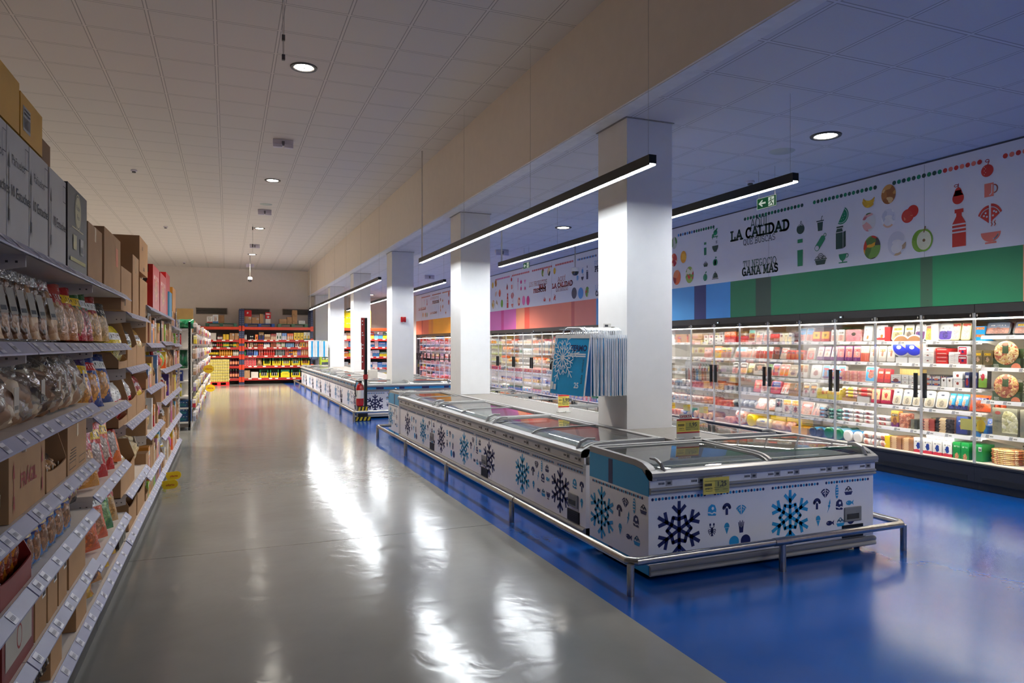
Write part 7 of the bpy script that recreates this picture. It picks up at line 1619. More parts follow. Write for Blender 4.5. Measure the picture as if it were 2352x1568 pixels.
c = e.build('end_print', [M('print_black', (40, 30, 30), .5), CARD, M('carton_red_flat', (176, 22, 26), .5)]); c.parent = rr
lrun(1.93, 389, 398, 1, 'red_carton', 'taller plain red box behind the blue and orange packs', 'box', 'carton', 0, [M('carton_bright_red', (190, 24, 26), .45)], .44, h=.54, back=.02)
lrun(1.93, 393, 399, 1, 'blue_carton', 'sky blue carton beside the red boxes', 'box', 'carton', 0, [M('carton_sky', (60, 150, 190), .5)], .2, h=.32)
lrun(1.93, 400, 407, 1, 'orange_carton', 'orange carton stacked over a kraft one', 'box', 'carton', 0, [M('carton_amber', (222, 150, 50), .5)], .24, h=.42)
# fifth to seventh bays: a varied run of goods on every other shelf
RL = random.Random(11)
VAR = [((226, 100, 40), (226, 190, 50), 'orange and yellow'), ((190, 40, 50), (226, 150, 60), 'red and orange'), ((40, 130, 180), (60, 150, 190), 'blue'), ((196, 100, 150), (214, 150, 180), 'pink'), ((226, 200, 60), (236, 210, 90), 'yellow'), ((120, 170, 60), (150, 200, 70), 'lime green'), ((90, 50, 140), (60, 40, 110), 'purple'), ((230, 150, 40), (226, 120, 40), 'orange'), ((50, 44, 44), (90, 80, 76), 'black'), ((206, 196, 180), (226, 220, 210), 'white'), ((176, 36, 40), (190, 50, 50), 'red'), ((180, 140, 100), (196, 160, 116), 'tan'), ((50, 90, 160), (90, 130, 190), 'blue and white')]
for nm, a, b_, lv in BAYS[4:]:
    for j, z in enumerate(lv):
        if j == 0 and nm in ('fifth', 'sixth'): continue
        top = lv[j - 1] if j else z + .4
        y = a + .03
        while y < b_ - .10:
            w_ = RL.uniform(.10, .22); h_ = min(RL.uniform(.18, .30), top - z - .09); c1, c2, cn = RL.choice(VAR); kd = RL.choice(['brick', 'bag', 'bag', 'carton', 'display', 'brick'])
            if y + w_ > b_: break
            n_ = 1 if kd in ('display', 'carton') else 2
            for q in range(n_):
                pl = '%s, %s left bay' % ('bottom shelf' if j == len(lv) - 1 else LVN[j], nm)
                if kd == 'display': o = put('display_box', 'display', w_ * .96, h_, .34, [KRAFT], (XF_L, y + w_ / 2, z + .0015), 0, 0, .4); ds, ct = 'kraft shelf tray', 'box'
                elif kd == 'carton': o = put('cardboard_box', 'carton', w_ * .96, h_, .34, [KRAFT], (XF_L, y + w_ / 2, z + .0015), 0, 0, None); ds, ct = 'kraft carton', 'box'
                elif kd == 'bag': o = put('snack_bag', 'bag', w_ * .88, h_, .13, [SB(c1, c2, RL.choice([(226, 190, 130), (206, 150, 90), None]), WH)], (XF_L - .17 * q, y + w_ / 2, z + .0015), 0, .15, None, -.25); ds, ct = cn + ' snack bag', 'bag'
                else: o = put('food_carton', 'brick', w_ * .94, h_, .12, [PK(c1, c2, RL.choice([(240, 220, 180), (200, 110, 70), None]), WH)], (XF_L - .14 * q, y + w_ / 2, z + .0015), 0, 0, None); ds, ct = cn + ' carton', 'pack'
                reg(o, ds + (' behind another' if q else ''), pl, ct, ds + 's ' + pl)
            y += w_ + .006
for k, (u, v) in enumerate(((397, 1112), (405, 1087))):
    t = thing('offer_flag', 'yellow round-ended oferta flag sticking out over the aisle, %s one' % ('nearer' if not k else 'farther'), 'sign', (-.655, 8.3 + .55 * k, .0)); t.scale = (.62, 1, .62)
    m_ = MB(); m_.prism([(.0, .16)] + [(.03, .18)] + [(.20 + .075 * math.sin(math.pi * i / 10), .115 + .075 * math.cos(math.pi * i / 10)) for i in range(11)] + [(.05, .03)], lambda p, q, a: (p, a, q + .04 * p), -.002, .002); m_.build('flag', M('badge_yellow'), t)
    m_ = MB(); put_text(m_, 'oferta', lambda p, q: (.02 + p, -.003, q + .04 * p), .13, .09, .04, 0, .015); m_.build('lettering', REDI, t)
    m_ = MB(); m_.poly([(.02, -.0025, .04), (.09, -.0025, .05), (.085, -.0025, -.03)], 0); m_.build('flag_tail', M('badge_pale', (226, 220, 130), .5), t)
    MB().box(-.01, -.012, .13, .03, .012, .16).build('clip', M('clip_clear', (206, 196, 160), .3), t)

# ------------------------------------------------------------------ next gondola down the aisle
GW = M('gondola_white', (224, 220, 214), .45)
t = thing('shelf_unit', 'white gondola end shelving facing the camera farther down the aisle', 'shelf', (-.62, 14.1, 0)); ZG = (1.80, 1.58, 1.29, .98, .67, .36)
ZE = (1.86, 1.50, 1.13, .90, .62, .42, .16)
MB().box(-1.0, .42, 0, .0, .46, 2.02).build('back_panel', GW, t)
MB().box(-1.0, .38, 1.9, .03, .42, 2.24).build('top_sign_board', M('gondola_tan', (206, 160, 100), .6), t)
for x in (-1.0, -.035):
    m_ = MB(); m_.box(x, 0, .06, x + .035, .04, 1.98); perforated(m_, x, .0, .06, 1.98, .04, .035); m_.build('upright', [GW, M('perforation')], t); MB().cyl((x + .017, .02, 0), (x + .017, .02, .06), .018, 8).build('foot', BLK, t)
for z in ZE: MB().box(-.965, .0, z - .03, -.035, .42, z).build('shelf', GW, t)
MB().box(-.96, .02, .06, -.04, .42, .13).build('kick_panel', M('gondola_kick', (96, 90, 86), .6), t)
for k in range(3): o = put('bin_bag_roll', 'bag', .26, .17, .2, [MOTTLE('green_plastic', [(30, 110, 70), (50, 140, 96), (20, 80, 52)], 9, .2, .6)], (-1.3 + .3 * k, 14.16, 1.862), BK); reg(o, 'crumpled green bag', 'on top of the gondola end', 'bag', 'green bags on the gondola end')
for k in range(3): o = put('red_pack', 'hang', .10, .22, .03, [PK((190, 30, 40), RD, WH, None), PK(DK, WH)], (-1.26 + .22 * k, 14.06, 1.56), BK); reg(o, 'red hanging pack with a black header', 'on the gondola end', 'pack', 'red hanging packs')
for k in range(2): o = put('green_pouch', 'bag', .30, .34, .14, [MOTTLE('green_plastic')], (-1.2 + .38 * k, 14.15, 1.132), BK); reg(o, 'large dark green pouch', 'on the gondola end', 'bag', 'green pouches')
for k in range(3): o = put('blue_pack', 'brick', .18, .2, .2, [PK((30, 50, 130), (40, 70, 150), None, WH)], (-1.24 + .2 * k, 14.15, .902), BK); reg(o, 'navy pack on a printed tray', 'on the gondola end', 'pack', 'navy packs')
for r in range(2):
    for k in range(3): o = put('yellow_pack', 'brick', .17, .115, .2, [PK((206, 190, 40), (226, 206, 50), (60, 130, 70), RD)], (-1.22 + .18 * k, 14.15, .622 + .118 * r), BK); reg(o, 'yellow pack with red and green print, %s layer' % ('lower' if not r else 'upper'), 'on the gondola end', 'pack', 'yellow packs')
for z_, n in ((.42, 1), (.16, 2)):
    for r in range(n):
        for k in range(2): o = put('blue_carton', 'brick', .38, .118, .3, [PK((10, 64, 120), (14, 76, 130), (40, 130, 150), None)], (-1.2 + .4 * k, 14.15, z_ + .002 + .12 * r), BK); reg(o, 'wide deep blue carton at %s' % ('middle height' if n == 1 else ('the bottom' if not r else 'second layer')), 'on the gondola end', 'box', 'deep blue cartons')
t = thing('shelf_unit', 'white gondola running down the aisle toward the back wall', 'shelf', (-.62, 14.6, 0))
MB().box(-.52, 0, 0, -.48, 13.2, 2.0).build('back_panel', GW, t); MB().box(-.48, 0, 0, .0, 13.2, .10).build('plinth', GW, t)
for z in ZG: MB().box(-.48, 0, z - .03, -.0, 13.2, z).build('shelf', GW, t)
for k in range(9): m_ = MB(); m_.box(-.04, 1.65 * k, .1, .0, 1.65 * k + .04, 1.95); m_.build('upright', GW, t)
RG = random.Random(5)
GC = [((214, 214, 220), (226, 226, 232), 'white'), ((150, 156, 180), (220, 220, 226), 'grey and white'), ((190, 40, 60), (226, 220, 224), 'red and white'), ((70, 80, 140), (214, 214, 226), 'blue and white'), ((150, 110, 160), (220, 214, 224), 'violet'), ((90, 84, 80), (200, 196, 196), 'dark grey'), ((226, 200, 60), (230, 220, 160), 'yellow'), ((180, 140, 110), (210, 196, 180), 'tan')]
for j, z in enumerate((1.80, 1.58, 1.29, .98, .67, .36, .10)):
    y = 14.72
    while y < 27.6:
        w_ = RG.uniform(.22, .5); c1, c2, cn = RG.choice(GC); h_ = RG.uniform(.13, .2)
        o = put('hanging_pack', 'pack', w_ * .9, h_, .05, [PK(c1, c2, RG.choice([None, (190, 60, 70), (90, 90, 120)]), None)], (-.56 + RG.uniform(0, .02), y + w_ / 2, z + .002), 0)
        reg(o, cn + ' household pack', '%s, far left gondola' % ('bottom shelf' if j == 6 else LVN[j]), 'pack', 'household packs on the far left gondola'); y += w_
for k, (y, z) in enumerate(((19.5, .95), (21.5, .35))):
    t = thing('offer_flag', 'round yellow offer flag on the far left gondola, %s one' % ('upper' if not k else 'lower'), 'sign', (-.54, y, z)); m_ = MB(); m_.prism(circle(.13, 18, .1, 0, .8), lambda p, q, a: (p, a, q), -.003, .003); m_.build('flag', M('badge_yellow'), t); m_ = MB(); put_text(m_, 'oferta', lambda p, q: (p, -.0045, q), .1, -.02, .05, 0, .01); m_.build('lettering', REDI, t)
for k in range(3): o = put('cardboard_box', 'carton', .4, .34, .3, [KRAFT], (-.72, 15.4 + 1.6 * k, 1.802), 0); reg(o, 'kraft carton', 'on top of the far left gondola', 'box', 'kraft cartons on the far gondola')
# ------------------------------------------------------------------ red and blue pallet rack on the back wall
YR = 30.0
REDB = M('rack_orange_red', (206, 60, 26), .4)
REDS = M('rack_shelf_red', (170, 40, 34), .45)
BLUP = M('rack_upright_blue', (34, 44, 76), .45)
RTOP = 2.285
RLV = (1.774, 1.473, 1.138, .728, .238)
def rack_bay(desc, x0, x1, y=YR, lv=RLV, rows=True):
    t = thing('pallet_rack', desc, 'rack', (x0, y, 0)); W = x1 - x0
    for x in (-.05, W - .05):
        for yy in (.0, .95):
            m_ = MB(); m_.box(x, yy, 0, x + .1, yy + .08, 3.0)
            for z in range(38): m_.box(x + .025, yy - .0015, .08 + z * .075, x + .04, yy, .12 + z * .075, 1); m_.box(x + .06, yy - .0015, .08 + z * .075, x + .075, yy, .12 + z * .075, 1)
            m_.build('upright', [BLUP, M('rack_hole', (110, 120, 150), .5)], t)
        m_ = MB()
        for k in range(4): m_.tube([(x + .05, .05, .3 + .7 * k), (x + .05, .98, .3 + .7 * (k + .9))], .012, 6)
        m_.build('frame_brace', BLUP, t)
    for yy in (-.012, .98): MB().box(.05, yy, RTOP - .11, W - .05, yy + .05, RTOP).build('top_beam', REDB, t, bevel=.004)
    for x in (-.065, W - .055): MB().box(x, -.02, RTOP - .16, x + .12, -.008, RTOP + .04).build('beam_connector', REDB, t)
    for z in lv:
        MB().box(.05, .03, z - .02, W - .05, .98, z).build('shelf_deck', M('rack_deck', (206, 200, 194), .5), t)
        MB().box(.05, -.012, z - .095, W - .05, .03, z).build('shelf_beam', REDS, t)
        RR = random.Random(int(z * 99 + x0)); x = .2
        while x < W - .3: MB().box(x, -.015, z - .05, x + .12, -.012, z - .005).build('price_label', CARD, t); x += RR.uniform(.18, .45)
        for xx in (-.06, W - .05): MB().box(xx, -.02, z - .15, xx + .11, -.008, z + .05).build('beam_connector', REDB, t)
    MB().box(.05, .96, .05, W - .05, .97, RTOP - .1).build('dark_backing', M('rack_dark_back', (92, 86, 86), .8), t)
    return t
rack_bay('left bay of the red pallet rack behind the can pallet', -2.1, .49)
rack_bay('right bay of the red pallet rack on the back wall', .59, 3.24)
def xr(u): return ony(u, 800, YR + .02)[0]
def zr(v): return ony(600, v, YR + .02)[1]
def rrun(lv, u0, u1, n, name, desc, cat, kind, h, mats, d=.12, rows=1, z=None, y=YR + .09, place=None, gap=.9, opt=None, g=None, plname=('top', 'second', 'third', 'fourth', 'fifth')):
    xa, xb = xr(u0), xr(u1); st = (xb - xa) / n
    for r in range(rows):
        for k in range(n):
            o = put(name, kind, st * gap, h, min(d, st * gap) if kind in ('bottle', 'can', 'jar') else d, mats, (xa + (k + .5) * st, y, (RLV[lv] + .0015 if z is None else z) + r * h * 1.012), BK, 0, opt)
            pl = place or '%s back rack shelf' % plname[lv]
            reg(o, desc + (' in the %s row' % ordn(rows - r) if rows > 1 else ''), pl, cat, g or desc + ' ' + pl)
GLD = M('bottle_dark', (36, 20, 14), .15); GLG = M('bottle_green', (20, 70, 34), .15); GLY = M('bottle_amber', (200, 130, 30), .2); GLW = M('bottle_pale', (196, 200, 180), .2)
LY = M('lab_yellow', (226, 196, 40), .5); LG = M('lab_green', (60, 140, 100), .5); LW = M('lab_white', (220, 216, 206), .5); LR = M('lab_red', (186, 40, 40), .5); LO = M('lab_orange', (230, 140, 40), .5); LB = M('lab_blue', (60, 80, 170), .5); LP = M('lab_peach', (226, 150, 110), .5); LK = M('cap_black', (24, 24, 26), .4)
TIN = M('tin_metal', (190, 184, 176), .3, .8); TINY = M('tin_olive_label', (190, 176, 96), .4)
GLWINE = M('bottle_wine', (76, 20, 34), .12)
rrun(0, 479, 497, 1, 'white_box', 'white carton with black print at the left end', 'box', 'carton', .26, [M('white_carton_far', (206, 200, 190), .6)], .4)
rrun(0, 499, 511, 3, 'sauce_jar', 'small dark red jar', 'jar', 'jar', .17, [M('jar_dark_red', (110, 36, 30), .25), LW, LK])
rrun(0, 512, 526, 2, 'yellow_box', 'yellow carton beside the dark jars', 'box', 'brick', .21, [M('far_yellow', (220, 180, 40), .5)], .2)
rrun(0, 527, 551, 2, 'cardboard_box', 'kraft bottle carton left of the middle upright', 'box', 'carton', .26, [KRAFT], .3, opt=('label',))
rrun(1, 480, 488, 2, 'oil_bottle', 'pale glass bottle', 'bottle', 'bottle', .27, [GLW, LW, LW])
rrun(1, 488, 497, 2, 'vinegar_bottle', 'black bottle with a grey label', 'bottle', 'bottle', .25, [GLD, M('lab_grey', (150, 150, 150), .5), LK])
rrun(1, 497, 511, 3, 'oil_bottle', 'olive green bottle with a red label', 'bottle', 'bottle', .27, [M('bottle_olive', (110, 100, 40), .2), LR, LY])
rrun(1, 512, 526, 7, 'juice_bottle', 'slim bottle with green and yellow label', 'bottle', 'bottle', .25, [LG, LY, LO])
rrun(1, 527, 534, 2, 'vinegar_bottle', 'dark bottle with a yellow cap', 'bottle', 'bottle', .26, [GLD, M('lab_olive', (150, 140, 60), .5), LY])
rrun(1, 535, 543, 3, 'juice_bottle', 'slim green labelled bottle', 'bottle', 'bottle', .25, [LG, LY, LY])
rrun(1, 543, 552, 3, 'juice_bottle', 'orange labelled bottle', 'bottle', 'bottle', .25, [LO, LO, LY])
rrun(2, 479, 502, 6, 'syrup_bottle', 'dark bottle with a bright yellow label', 'bottle', 'bottle', .27, [GLD, LY, LW])
rrun(2, 503, 534, 6, 'cream_bottle', 'amber bottle with an orange shoulder', 'bottle', 'bottle', .30, [GLY, M('lab_amber', (206, 150, 60), .5), LO])
rrun(2, 535, 552, 4, 'milk_bottle', 'white bottle with a dark neck', 'bottle', 'bottle', .26, [GLW, LW, M('cap_green', (30, 90, 50), .4)])
rrun(3, 527, 552, 4, 'wine_jug', 'large dark red jug with a peach label', 'bottle', 'bottle', .36, [GLWINE, LP, LW], .3)
rrun(4, 527, 552, 4, 'wine_jug', 'large dark red jug with a peach label', 'bottle', 'bottle', .36, [GLWINE, LP, LW], .3)
PAT = [(0, 559, 567, 2, 'jar', 'silver lidded jar', .2, [M('jar_silver', (190, 186, 180), .3), LW, TIN]), (0, 574, 582, 2, 'jar', 'black and white jar', .17, [LW, LK, LK]), (0, 586, 593, 1, 'brick', 'amber carton with red print', .21, [PK((236, 170, 60), (230, 120, 50), RD)]),
       (0, 594, 607, 1, 'brick', 'navy and gold tin box', .30, [PK(NV, (120, 90, 40), DK)]), (0, 608, 621, 4, 'brick', 'tan packet', .22, [PK((206, 170, 120), (226, 200, 160), BR)]), (0, 622, 635, 4, 'brick', 'red and cream packet', .24, [PK((214, 180, 150), (150, 50, 40), CR)]), (0, 635, 647, 2, 'brick', 'white and green packet', .28, [PK(WH, (220, 220, 210), GR)]), (0, 648, 659, 2, 'brick', 'pale blue packet', .27, [PK((200, 210, 226), (110, 150, 210), WH)]),
       (0, 660, 674, 3, 'brick', 'orange and white packet', .26, [PK((226, 160, 80), OR, WH)]), (0, 675, 698, 3, 'brick', 'yellow packet with a dark mark', .29, [PK((226, 190, 50), (230, 200, 60), DK, fr=.2)]), (0, 698, 713, 2, 'brick', 'white and yellow packet with a green foot', .31, [PK(GR, (230, 226, 200), YL, cut=.15)]),
       (1, 560, 566, 1, 'can', 'gold topped round tin', .17, [M('tin_gold', (206, 170, 70), .3, .6), TIN]), (1, 567, 573, 1, 'can', 'pink round tin', .18, [M('tin_pink', (206, 120, 110), .4), TIN]), (1, 574, 582, 2, 'can', 'small cream tin', .09, [M('tin_cream', (206, 180, 150), .4), LK], 2), (1, 583, 592, 4, 'brick', 'brown narrow packet', .16, [PK(BR, (120, 96, 80))]), (1, 593, 605, 3, 'jar', 'orange jar in a red tray', .17, [LO, M('lab_pink', (170, 60, 80), .5), LK]), (1, 606, 620, 3, 'brick', 'navy and white packet', .2, [PK(WH, (50, 60, 100), WH)]),
       (1, 622, 635, 4, 'can', 'red and green tin', .23, [M('tin_red_green', (170, 96, 70), .4), TIN]), (1, 635, 645, 3, 'brick', 'green bunch packet', .24, [PK(PKH, (60, 140, 70), WH)]), (1, 646, 655, 2, 'bottle', 'pale green bottle', .27, [M('bottle_pale_green', (190, 200, 150), .3), LW, LG]), (1, 656, 676, 5, 'can', 'light blue tin', .17, [M('tin_blue', (130, 170, 210), .35), TIN]), (1, 678, 688, 2, 'brick', 'red and white sugar packet', .25, [PK((226, 200, 190), (190, 36, 46), DK)]), (1, 689, 701, 2, 'brick', 'yellow orange packet', .25, [PK((236, 160, 40), (236, 190, 50), (90, 120, 90))]), (1, 702, 712, 2, 'brick', 'orange brown packet', .25, [PK((206, 130, 70), (220, 140, 80), CR)]),
       (2, 559, 565, 2, 'bottle', 'bright green bottle', .27, [M('bottle_bright_green', (30, 150, 70), .2), LG, LW]), (2, 566, 582, 4, 'can', 'dark blue tall can, two high', .15, [M('can_navy', (60, 66, 120), .3), TIN], 2), (2, 583, 593, 2, 'can', 'light blue can', .21, [M('can_sky', (110, 150, 220), .3), TIN]), (2, 594, 605, 2, 'can', 'red and white can', .14, [M('can_red_white', (190, 80, 70), .35), TIN], 2), (2, 606, 632, 5, 'can', 'red labelled can', .14, [M('can_red', (190, 50, 44), .35), TIN], 2), (2, 633, 654, 5, 'can', 'green grey can', .14, [M('can_grey_green', (120, 130, 130), .35), TIN], 2), (2, 655, 664, 2, 'can', 'pink red can', .14, [M('can_pink', (196, 90, 80), .35), TIN], 2), (2, 664, 673, 2, 'jar', 'amber jar', .14, [GLY, M('lab_violet', (90, 70, 130), .5), LO], 2), (2, 673, 683, 2, 'jar', 'orange yellow jar', .2, [LO, M('lab_straw', (226, 190, 120), .5), LO]), (2, 683, 692, 2, 'can', 'violet tin', .14, [M('can_violet', (150, 120, 190), .35), TIN], 2), (2, 692, 713, 4, 'brick', 'orange brown carton', .26, [PK((206, 120, 60), (214, 140, 80), CR)])]
for p in PAT: rrun(p[0], p[1], p[2], p[3], {'brick': 'food_packet', 'can': 'food_tin', 'jar': 'food_jar', 'bottle': 'bottle'}[p[4]], p[5], 'food pack', p[4], p[6], p[7], rows=p[8] if len(p) > 8 else 1)
rrun(3, 558, 589, 5, 'sugar_bag', 'pink and red packet', 'pack', 'brick', .085, [MOTTLE('pink_packets', [(206, 90, 90), (226, 150, 140), (190, 60, 70), (236, 200, 190)], 12, .35, .3)], .3, rows=4)
rrun(3, 590, 603, 1, 'flour_sack', 'kraft box of crumpled beige bags', 'box', 'bag', .3, [MOTTLE('beige_bags', [(170, 130, 96), (196, 160, 120), (150, 110, 80)], 10, .5, .5)], .3)
DISPG = M('display_green', (20, 110, 66), .45); DISPY = M('display_bright_yellow', (236, 206, 20), .45)
def veg_box(x, y, z, w_, h_, inner, desc, closed=False, place='back rack'):
    o = thing('display_box', None, 'box', (x, y, z), BK); reg(o, desc, place, 'box', 'yellow and green display boxes')
    tk = .008; m_ = MB()
    m_.box(-.35, -w_/2, 0, 0, w_/2, tk, 1)
    for s in (-1, 1):
        a, b_ = (s * w_/2, s * (w_/2 - tk)); a, b_ = min(a, b_), max(a, b_)
        m_.box(-.35, a, 0, 0, b_, h_ * .6, 1); m_.box(-.35, a, h_ * .6, 0, b_, h_, 0)
        fa, fb = (s * w_/2, s * w_ * .36); fa, fb = min(fa, fb), max(fa, fb)
        m_.box(-tk, fa, 0, 0, fb, h_ * .6, 1); m_.box(-tk, fa, h_ * .6, 0, fb, h_, 0)
    m_.box(-.35, -w_/2, 0, -.34, w_/2, h_, 0); m_.box(-tk, -w_ * .36, 0, 0, w_ * .36, h_ * (.24 if not closed else .72), 1)
    if closed: m_.box(-.35, -w_/2, h_ - tk, 0, w_/2, h_, 0); m_.box(-tk, -w_*.36, h_*.72, 0, w_*.36, h_, 0)
    m_.build('printed_tray', [DISPG, DISPY], o)
    l = MB(); put_text(l, 'LEGUMBRES', lambda p, q: (.001, p, q), 0, h_ * (.08 if not closed else .4), h_ * .09, 0, .01); l.build('lettering', M('ink_green', (20, 90, 50), .5), o)
    if not closed:
        for k in range(3):
            q = put('pulse_bag', 'bag', w_ * .2, h_ * .72, .16, [inner], (x + (k - 1) * w_ * .23, y + .03, z + .012), BK); reg(q, 'bag of pulses in a yellow and green box', place, 'bag', 'bags of pulses')
for k, (u0, u1) in enumerate(((604, 623), (625, 646), (647, 668), (669, 690), (691, 712))):
    veg_box((xr(u0) + xr(u1)) / 2, YR + .09, RLV[3] + .0015, xr(u1) - xr(u0) - .02, .31, MOTTLE('pulse_%d' % k, [[(60, 80, 40), (110, 130, 50), (40, 56, 36)], [(200, 170, 60), (226, 200, 80), (90, 80, 50)], [(190, 180, 140), (220, 210, 180), (110, 110, 80)], [(190, 180, 90), (100, 150, 160), (220, 210, 160)], [(170, 110, 70), (200, 150, 110), (130, 80, 60)]][k], 14, .3, .4), 'yellow and green display box of pulses', place='fourth back rack shelf')
for k, (u0, u1) in enumerate(((595, 618), (619, 642), (644, 667), (668, 691))):
    veg_box((xr(u0) + xr(u1)) / 2, YR + .09, RLV[4] + .0015, xr(u1) - xr(u0) - .03, .33, MOTTLE('pulse_w%d' % (k % 2), [(220, 216, 206), (40, 44, 40), (200, 196, 190), (60, 70, 110)], 8, .3, .4), ('yellow and green display box of white bags' if k != 2 else 'closed yellow and green box'), k == 2, 'bottom back rack shelf')
rrun(4, 558, 575, 1, 'cardboard_box', 'kraft carton with a white band on the bottom shelf', 'box', 'carton', .32, [KRAFT], .35, opt=('tape',))
rrun(4, 576, 594, 1, 'white_box', 'white open carton on the bottom shelf', 'box', 'carton', .24, [M('white_carton_far')], .35)
# pallets lying on the top beams and what stands on them
def pallet(desc, x0, x1, y, z, mat, h_=.135, dp=.8):
    t = thing('pallet', desc, 'pallet', (x0, y, z)); W = x1 - x0
    for k in range(5): MB().box(0, dp * k / 5, h_ - .02, W, dp * (k + .8) / 5, h_).build('top_board', mat, t)
    for yy in (0, dp * .5 - .04, dp - .08):
        for xx in (0, W * .5 - .06, W - .12): MB().box(xx, yy, .02, xx + .12, yy + .08, h_ - .02).build('block', mat, t)
        MB().box(0, yy, 0, W, yy + .08, .02).build('bottom_board', mat, t)
PG = M('pallet_green', (40, 92, 74), .6, var=.15); PB = M('pallet_blue', (24, 66, 130), .6, var=.15); PGL = M('pallet_grey_green', (88, 120, 92), .65, var=.15); PR = M('pallet_red', (206, 36, 36), .5)
pallet('dark green pallet on top of the left rack bay', xr(472), xr(544), YR + .02, RTOP + .001, PG)
pallet('blue pallet on top of the right rack bay', xr(562), xr(631), YR + .02, RTOP + .001, PB)
pallet('grey green pallet at the right end of the rack top', xr(639), xr(707), YR + .02, RTOP + .001, PGL)
ZP = RTOP + .137
def tbox(u0, u1, v0, v1, name, desc, mats, opt=None, z=None, kind='carton', d=.4, y=None):
    x0, x1 = xr(u0), xr(u1); zb = ZP if z is None else z
    o = put(name, kind, x1 - x0, (v1 - v0) * .0176, d, mats, ((x0 + x1) / 2, y or YR + .09, zb + .002), BK, 0, opt); o['category'] = 'box'; o['label'] = desc; return o
tbox(475, 488, 727, 742, 'display_box', 'red and white display carton on the dark green pallet', [PK((196, 40, 44), (226, 220, 216), WH, None, cut=.2, fz=.6)])
tbox(488.5, 501, 723, 742, 'display_box', 'blue and white display carton on the dark green pallet', [PK((70, 120, 180), (220, 222, 226), (226, 200, 190), None, cut=.22, fz=.5)])
tbox(502, 515, 724, 742, 'cardboard_box', 'kraft carton with torn top on the dark green pallet', [KRAFTD])
tbox(560, 578, 727, 743, 'cardboard_box', 'kraft carton under the red box on the blue pallet', [KRAFT], ('label',))
tbox(560, 578, 713, 727, 'red_box', 'red box lying on kraft cartons beside the middle upright', [PK((186, 20, 26), (190, 22, 28), WH, None, fz=.55, fr=.2, ink=False)], z=ZP + 16 * .0176 + .002)
tbox(579, 596, 729, 743, 'cardboard_box', 'kraft carton with white labels in the middle of the blue pallet', [KRAFT], ('label',))
tbox(597, 605, 721, 743, 'cardboard_box', 'tall narrow kraft carton on the blue pallet', [KRAFT])
tbox(610, 622, 732, 743, 'white_box', 'white carton under the red printed box', [M('white_carton_far')])
tbox(610, 622.5, 717, 732, 'red_box', 'red and white printed box stacked on a white carton', [PK((190, 30, 34), (196, 30, 34), WH, WH, fz=.3, fr=.25)], z=ZP + 11 * .0176 + .002)
tbox(642, 659, 732, 743, 'cardboard_box', 'low kraft carton on the grey green pallet', [KRAFT])
tbox(660, 671, 727, 743, 'cardboard_box', 'kraft carton with black print beside the tall stack', [KRAFT], ('side',))
tbox(672, 683, 727, 743, 'cardboard_box', 'lower kraft carton of the tall stack on the grey green pallet', [KRAFT], ('side',))
tbox(672, 683, 711, 727, 'cardboard_box', 'upper kraft carton of the tall stack below the wall vent', [KRAFT], ('side',), z=ZP + 16 * .0176 + .002)
tbox(686, 701, 735, 743, 'white_box', 'small white carton at the right end of the rack top', [M('white_carton_far')], ('label',))
# pallet of tins in front of the left bay
pallet('bright red pallet under the stacked tins', -.66, .08, 29.2, 0, PR, .14, .75)
for r in range(8):
    z = .142 + r * .108
    for k in range(12):
        for d_ in range(1 if k < 11 else 5):
            o = put('food_tin', 'can', .061, .104, .061, [TINY, TIN], (-.628 + .0615 * k, 29.22 + .064 * d_, z), BK); reg(o, 'olive labelled tin in layer %s from the bottom' % ordn(r + 1), 'of the tin pallet', 'tin', 'tins stacked on the red pallet')
    o = MB().box(-.655, 29.285, z, .02, 29.9, z + .104).build('tin_tray', TINY); tag(o, 'inner block of shrink-wrapped tins in layer %s of the tin pallet' % ordn(r + 1), 'tin tray', 'inner tin layers')
# second rack behind the columns on the right
RLV_R = RLV
t = rack_bay('red pallet rack standing behind the columns at the right of the back wall', 4.35, 6.95, 30.1, (1.83, 1.48, 1.07, .60, .2))
R9 = random.Random(9)
for lv, z in enumerate((1.83, 1.48, 1.07, .60, .2)):
    x = 4.45
    while x < 6.75:
        w_ = R9.uniform(.16, .34); h_ = R9.uniform(.18, .3); c1, c2, cn = R9.choice([((90, 150, 210), (60, 130, 206), 'blue'), (WH, (226, 226, 230), 'white'), ((180, 140, 100), (190, 150, 110), 'kraft'), ((226, 160, 60), (200, 60, 50), 'amber and red'), ((60, 130, 190), WH, 'blue and white'), ((220, 210, 40), (40, 130, 70), 'yellow and green')])
        o = put('food_packet', 'brick', w_ * .95, h_, .25, [PK(c1, c2, None, WH)], (x + w_ / 2, 30.2, z + .0015), BK); reg(o, cn + ' carton', '%s shelf, rack behind the columns' % ordn(lv + 1), 'box', 'cartons on the rack behind the columns'); x += w_
for k in range(5):
    for r in range(3): o = put('yellow_box', 'brick', .26, .24, .3, [PK((230, 206, 20), (236, 210, 30), None, GR)], (4.5 + .27 * k, 30.2, RTOP + .01 + .245 * r), BK); reg(o, 'bright yellow carton in the %s row' % ordn(3 - r), 'on top of the rack behind the columns', 'box', 'yellow cartons on the rack top')
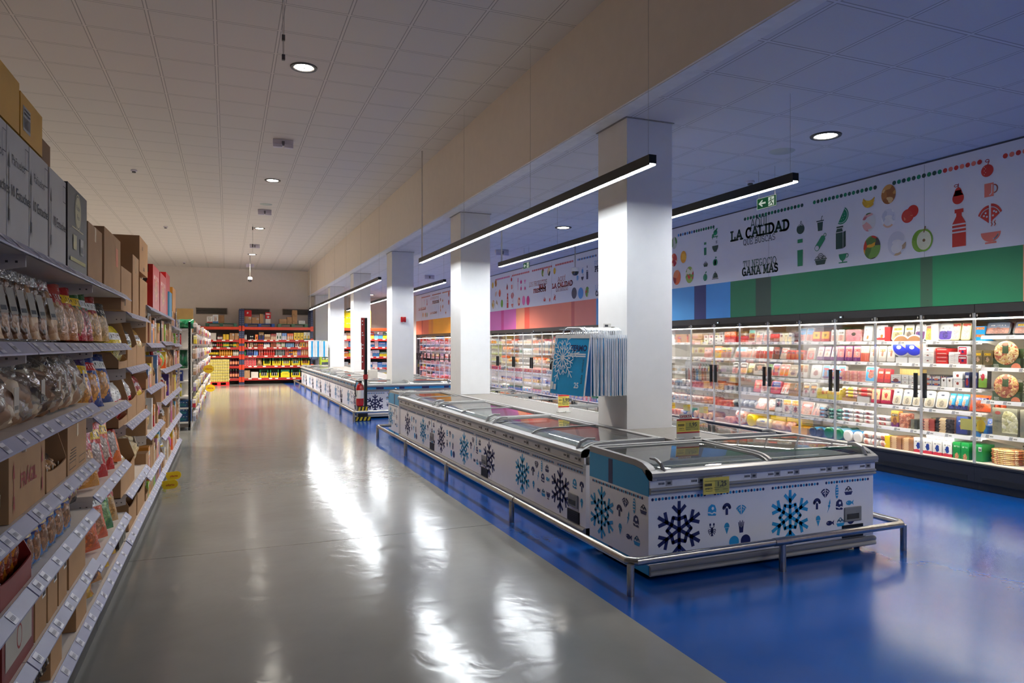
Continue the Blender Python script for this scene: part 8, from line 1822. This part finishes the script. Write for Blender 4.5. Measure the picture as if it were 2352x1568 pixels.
# louvred wall vents
def vent(desc, u0, u1, v0, v1):
    x0, z1 = ony(u0, v0, YW); x1, z0 = ony(u1, v1, YW)
    t = thing('wall_vent', desc, 'vent', (x0, YW, z0)); W, H = x1 - x0, z1 - z0
    m_ = MB(); 
    for a in ((0, 0, W, .03), (0, H - .03, W, H), (0, 0, .03, H), (W - .03, 0, W, H)): m_.box(a[0], -.03, a[1], a[2], 0, a[3])
    m_.build('frame', M('vent_frame', (140, 132, 126), .5), t)
    MB().box(.03, -.008, .03, W - .03, -.002, H - .03).build('dark_duct', M('vent_dark', (52, 50, 48), .8), t)
    m_ = MB()
    for k in range(6): z = .045 + (H - .07) * k / 6; m_.prism([(-.028, z), (-.008, z + .022), (-.008, z + .026), (-.028, z + .004)], lambda p, q, a: (a, p, q), .03, W - .03)
    m_.build('louvres', M('vent_louvre', (112, 108, 104), .5), t)
vent('grey louvred vent in the back wall, left of three', 450, 522, 706, 722)
vent('grey louvred vent in the back wall, middle of three', 553, 620, 708, 723)
vent('grey louvred vent in the back wall, right of three', 649, 713, 709, 724)
# jacket on the end of the rack, veg trays beside it
t = thing('jacket', 'quilted grey blue jacket with a pale collar hanging at the rack end', 'jacket', (3.33, 29.82, .95))
JB = M('jacket_blue', (86, 104, 140), .6, bump=.5, scale=6)
m_ = MB(); m_.lathe([(.10, 0), (.15, .04), (.14, .1), (.165, .14), (.15, .2), (.17, .25), (.155, .31), (.165, .36), (.14, .42), (.15, .46), (.11, .54), (.05, .6)], n=20); m_.v = [(x, y * .6, z) for x, y, z in m_.v]; m_.build('body', JB, t, smooth=True)
for s in (-1, 1): MB().tube([(s * .1, 0, .52), (s * .17, -.03, .38), (s * .18, -.05, .2), (s * .16, -.05, .06)], [.05, .06, .055, .045], 10).build('sleeve', JB, t, smooth=True)
m_ = MB(); m_.lathe([(.09, .56), (.1, .62), (.07, .70), (.03, .74)], n=16); m_.build('collar', M('jacket_pale', (206, 206, 214), .6, bump=.4), t, smooth=True)
LIME = M('crate_lime', (176, 200, 50), .5)
t = thing('produce_stand', 'lime green tiered stand of vegetable packs beside the fifth column', 'stand', (3.5, 29.2, 0)); 
for s in (0, .66): MB().box(s, 0, 0, s + .04, .5, 1.72).build('side_post', LIME, t)
ZV = (.35, .62, .89, 1.16, 1.43, 1.66)
for z in ZV: m_ = MB(); m_.box(.04, 0, z - .02, .66, .5, z); m_.box(.04, -.01, z - .02, .66, .0, z + .07); m_.build('tray', LIME, t)
for j, z in enumerate(ZV[:-1]):
    for k in range(4): o = put('vegetable_pack', 'bag', .14, .17, .12, [SB((226, 220, 150), (40, 110, 60), (200, 190, 90), WH)], (3.62 + .15 * k, 29.24, z + .002), BK); reg(o, 'green and cream vegetable pack', 'on tier %s of the lime stand' % ordn(j + 1), 'pack', 'vegetable packs on the lime stand')
finish_labels()
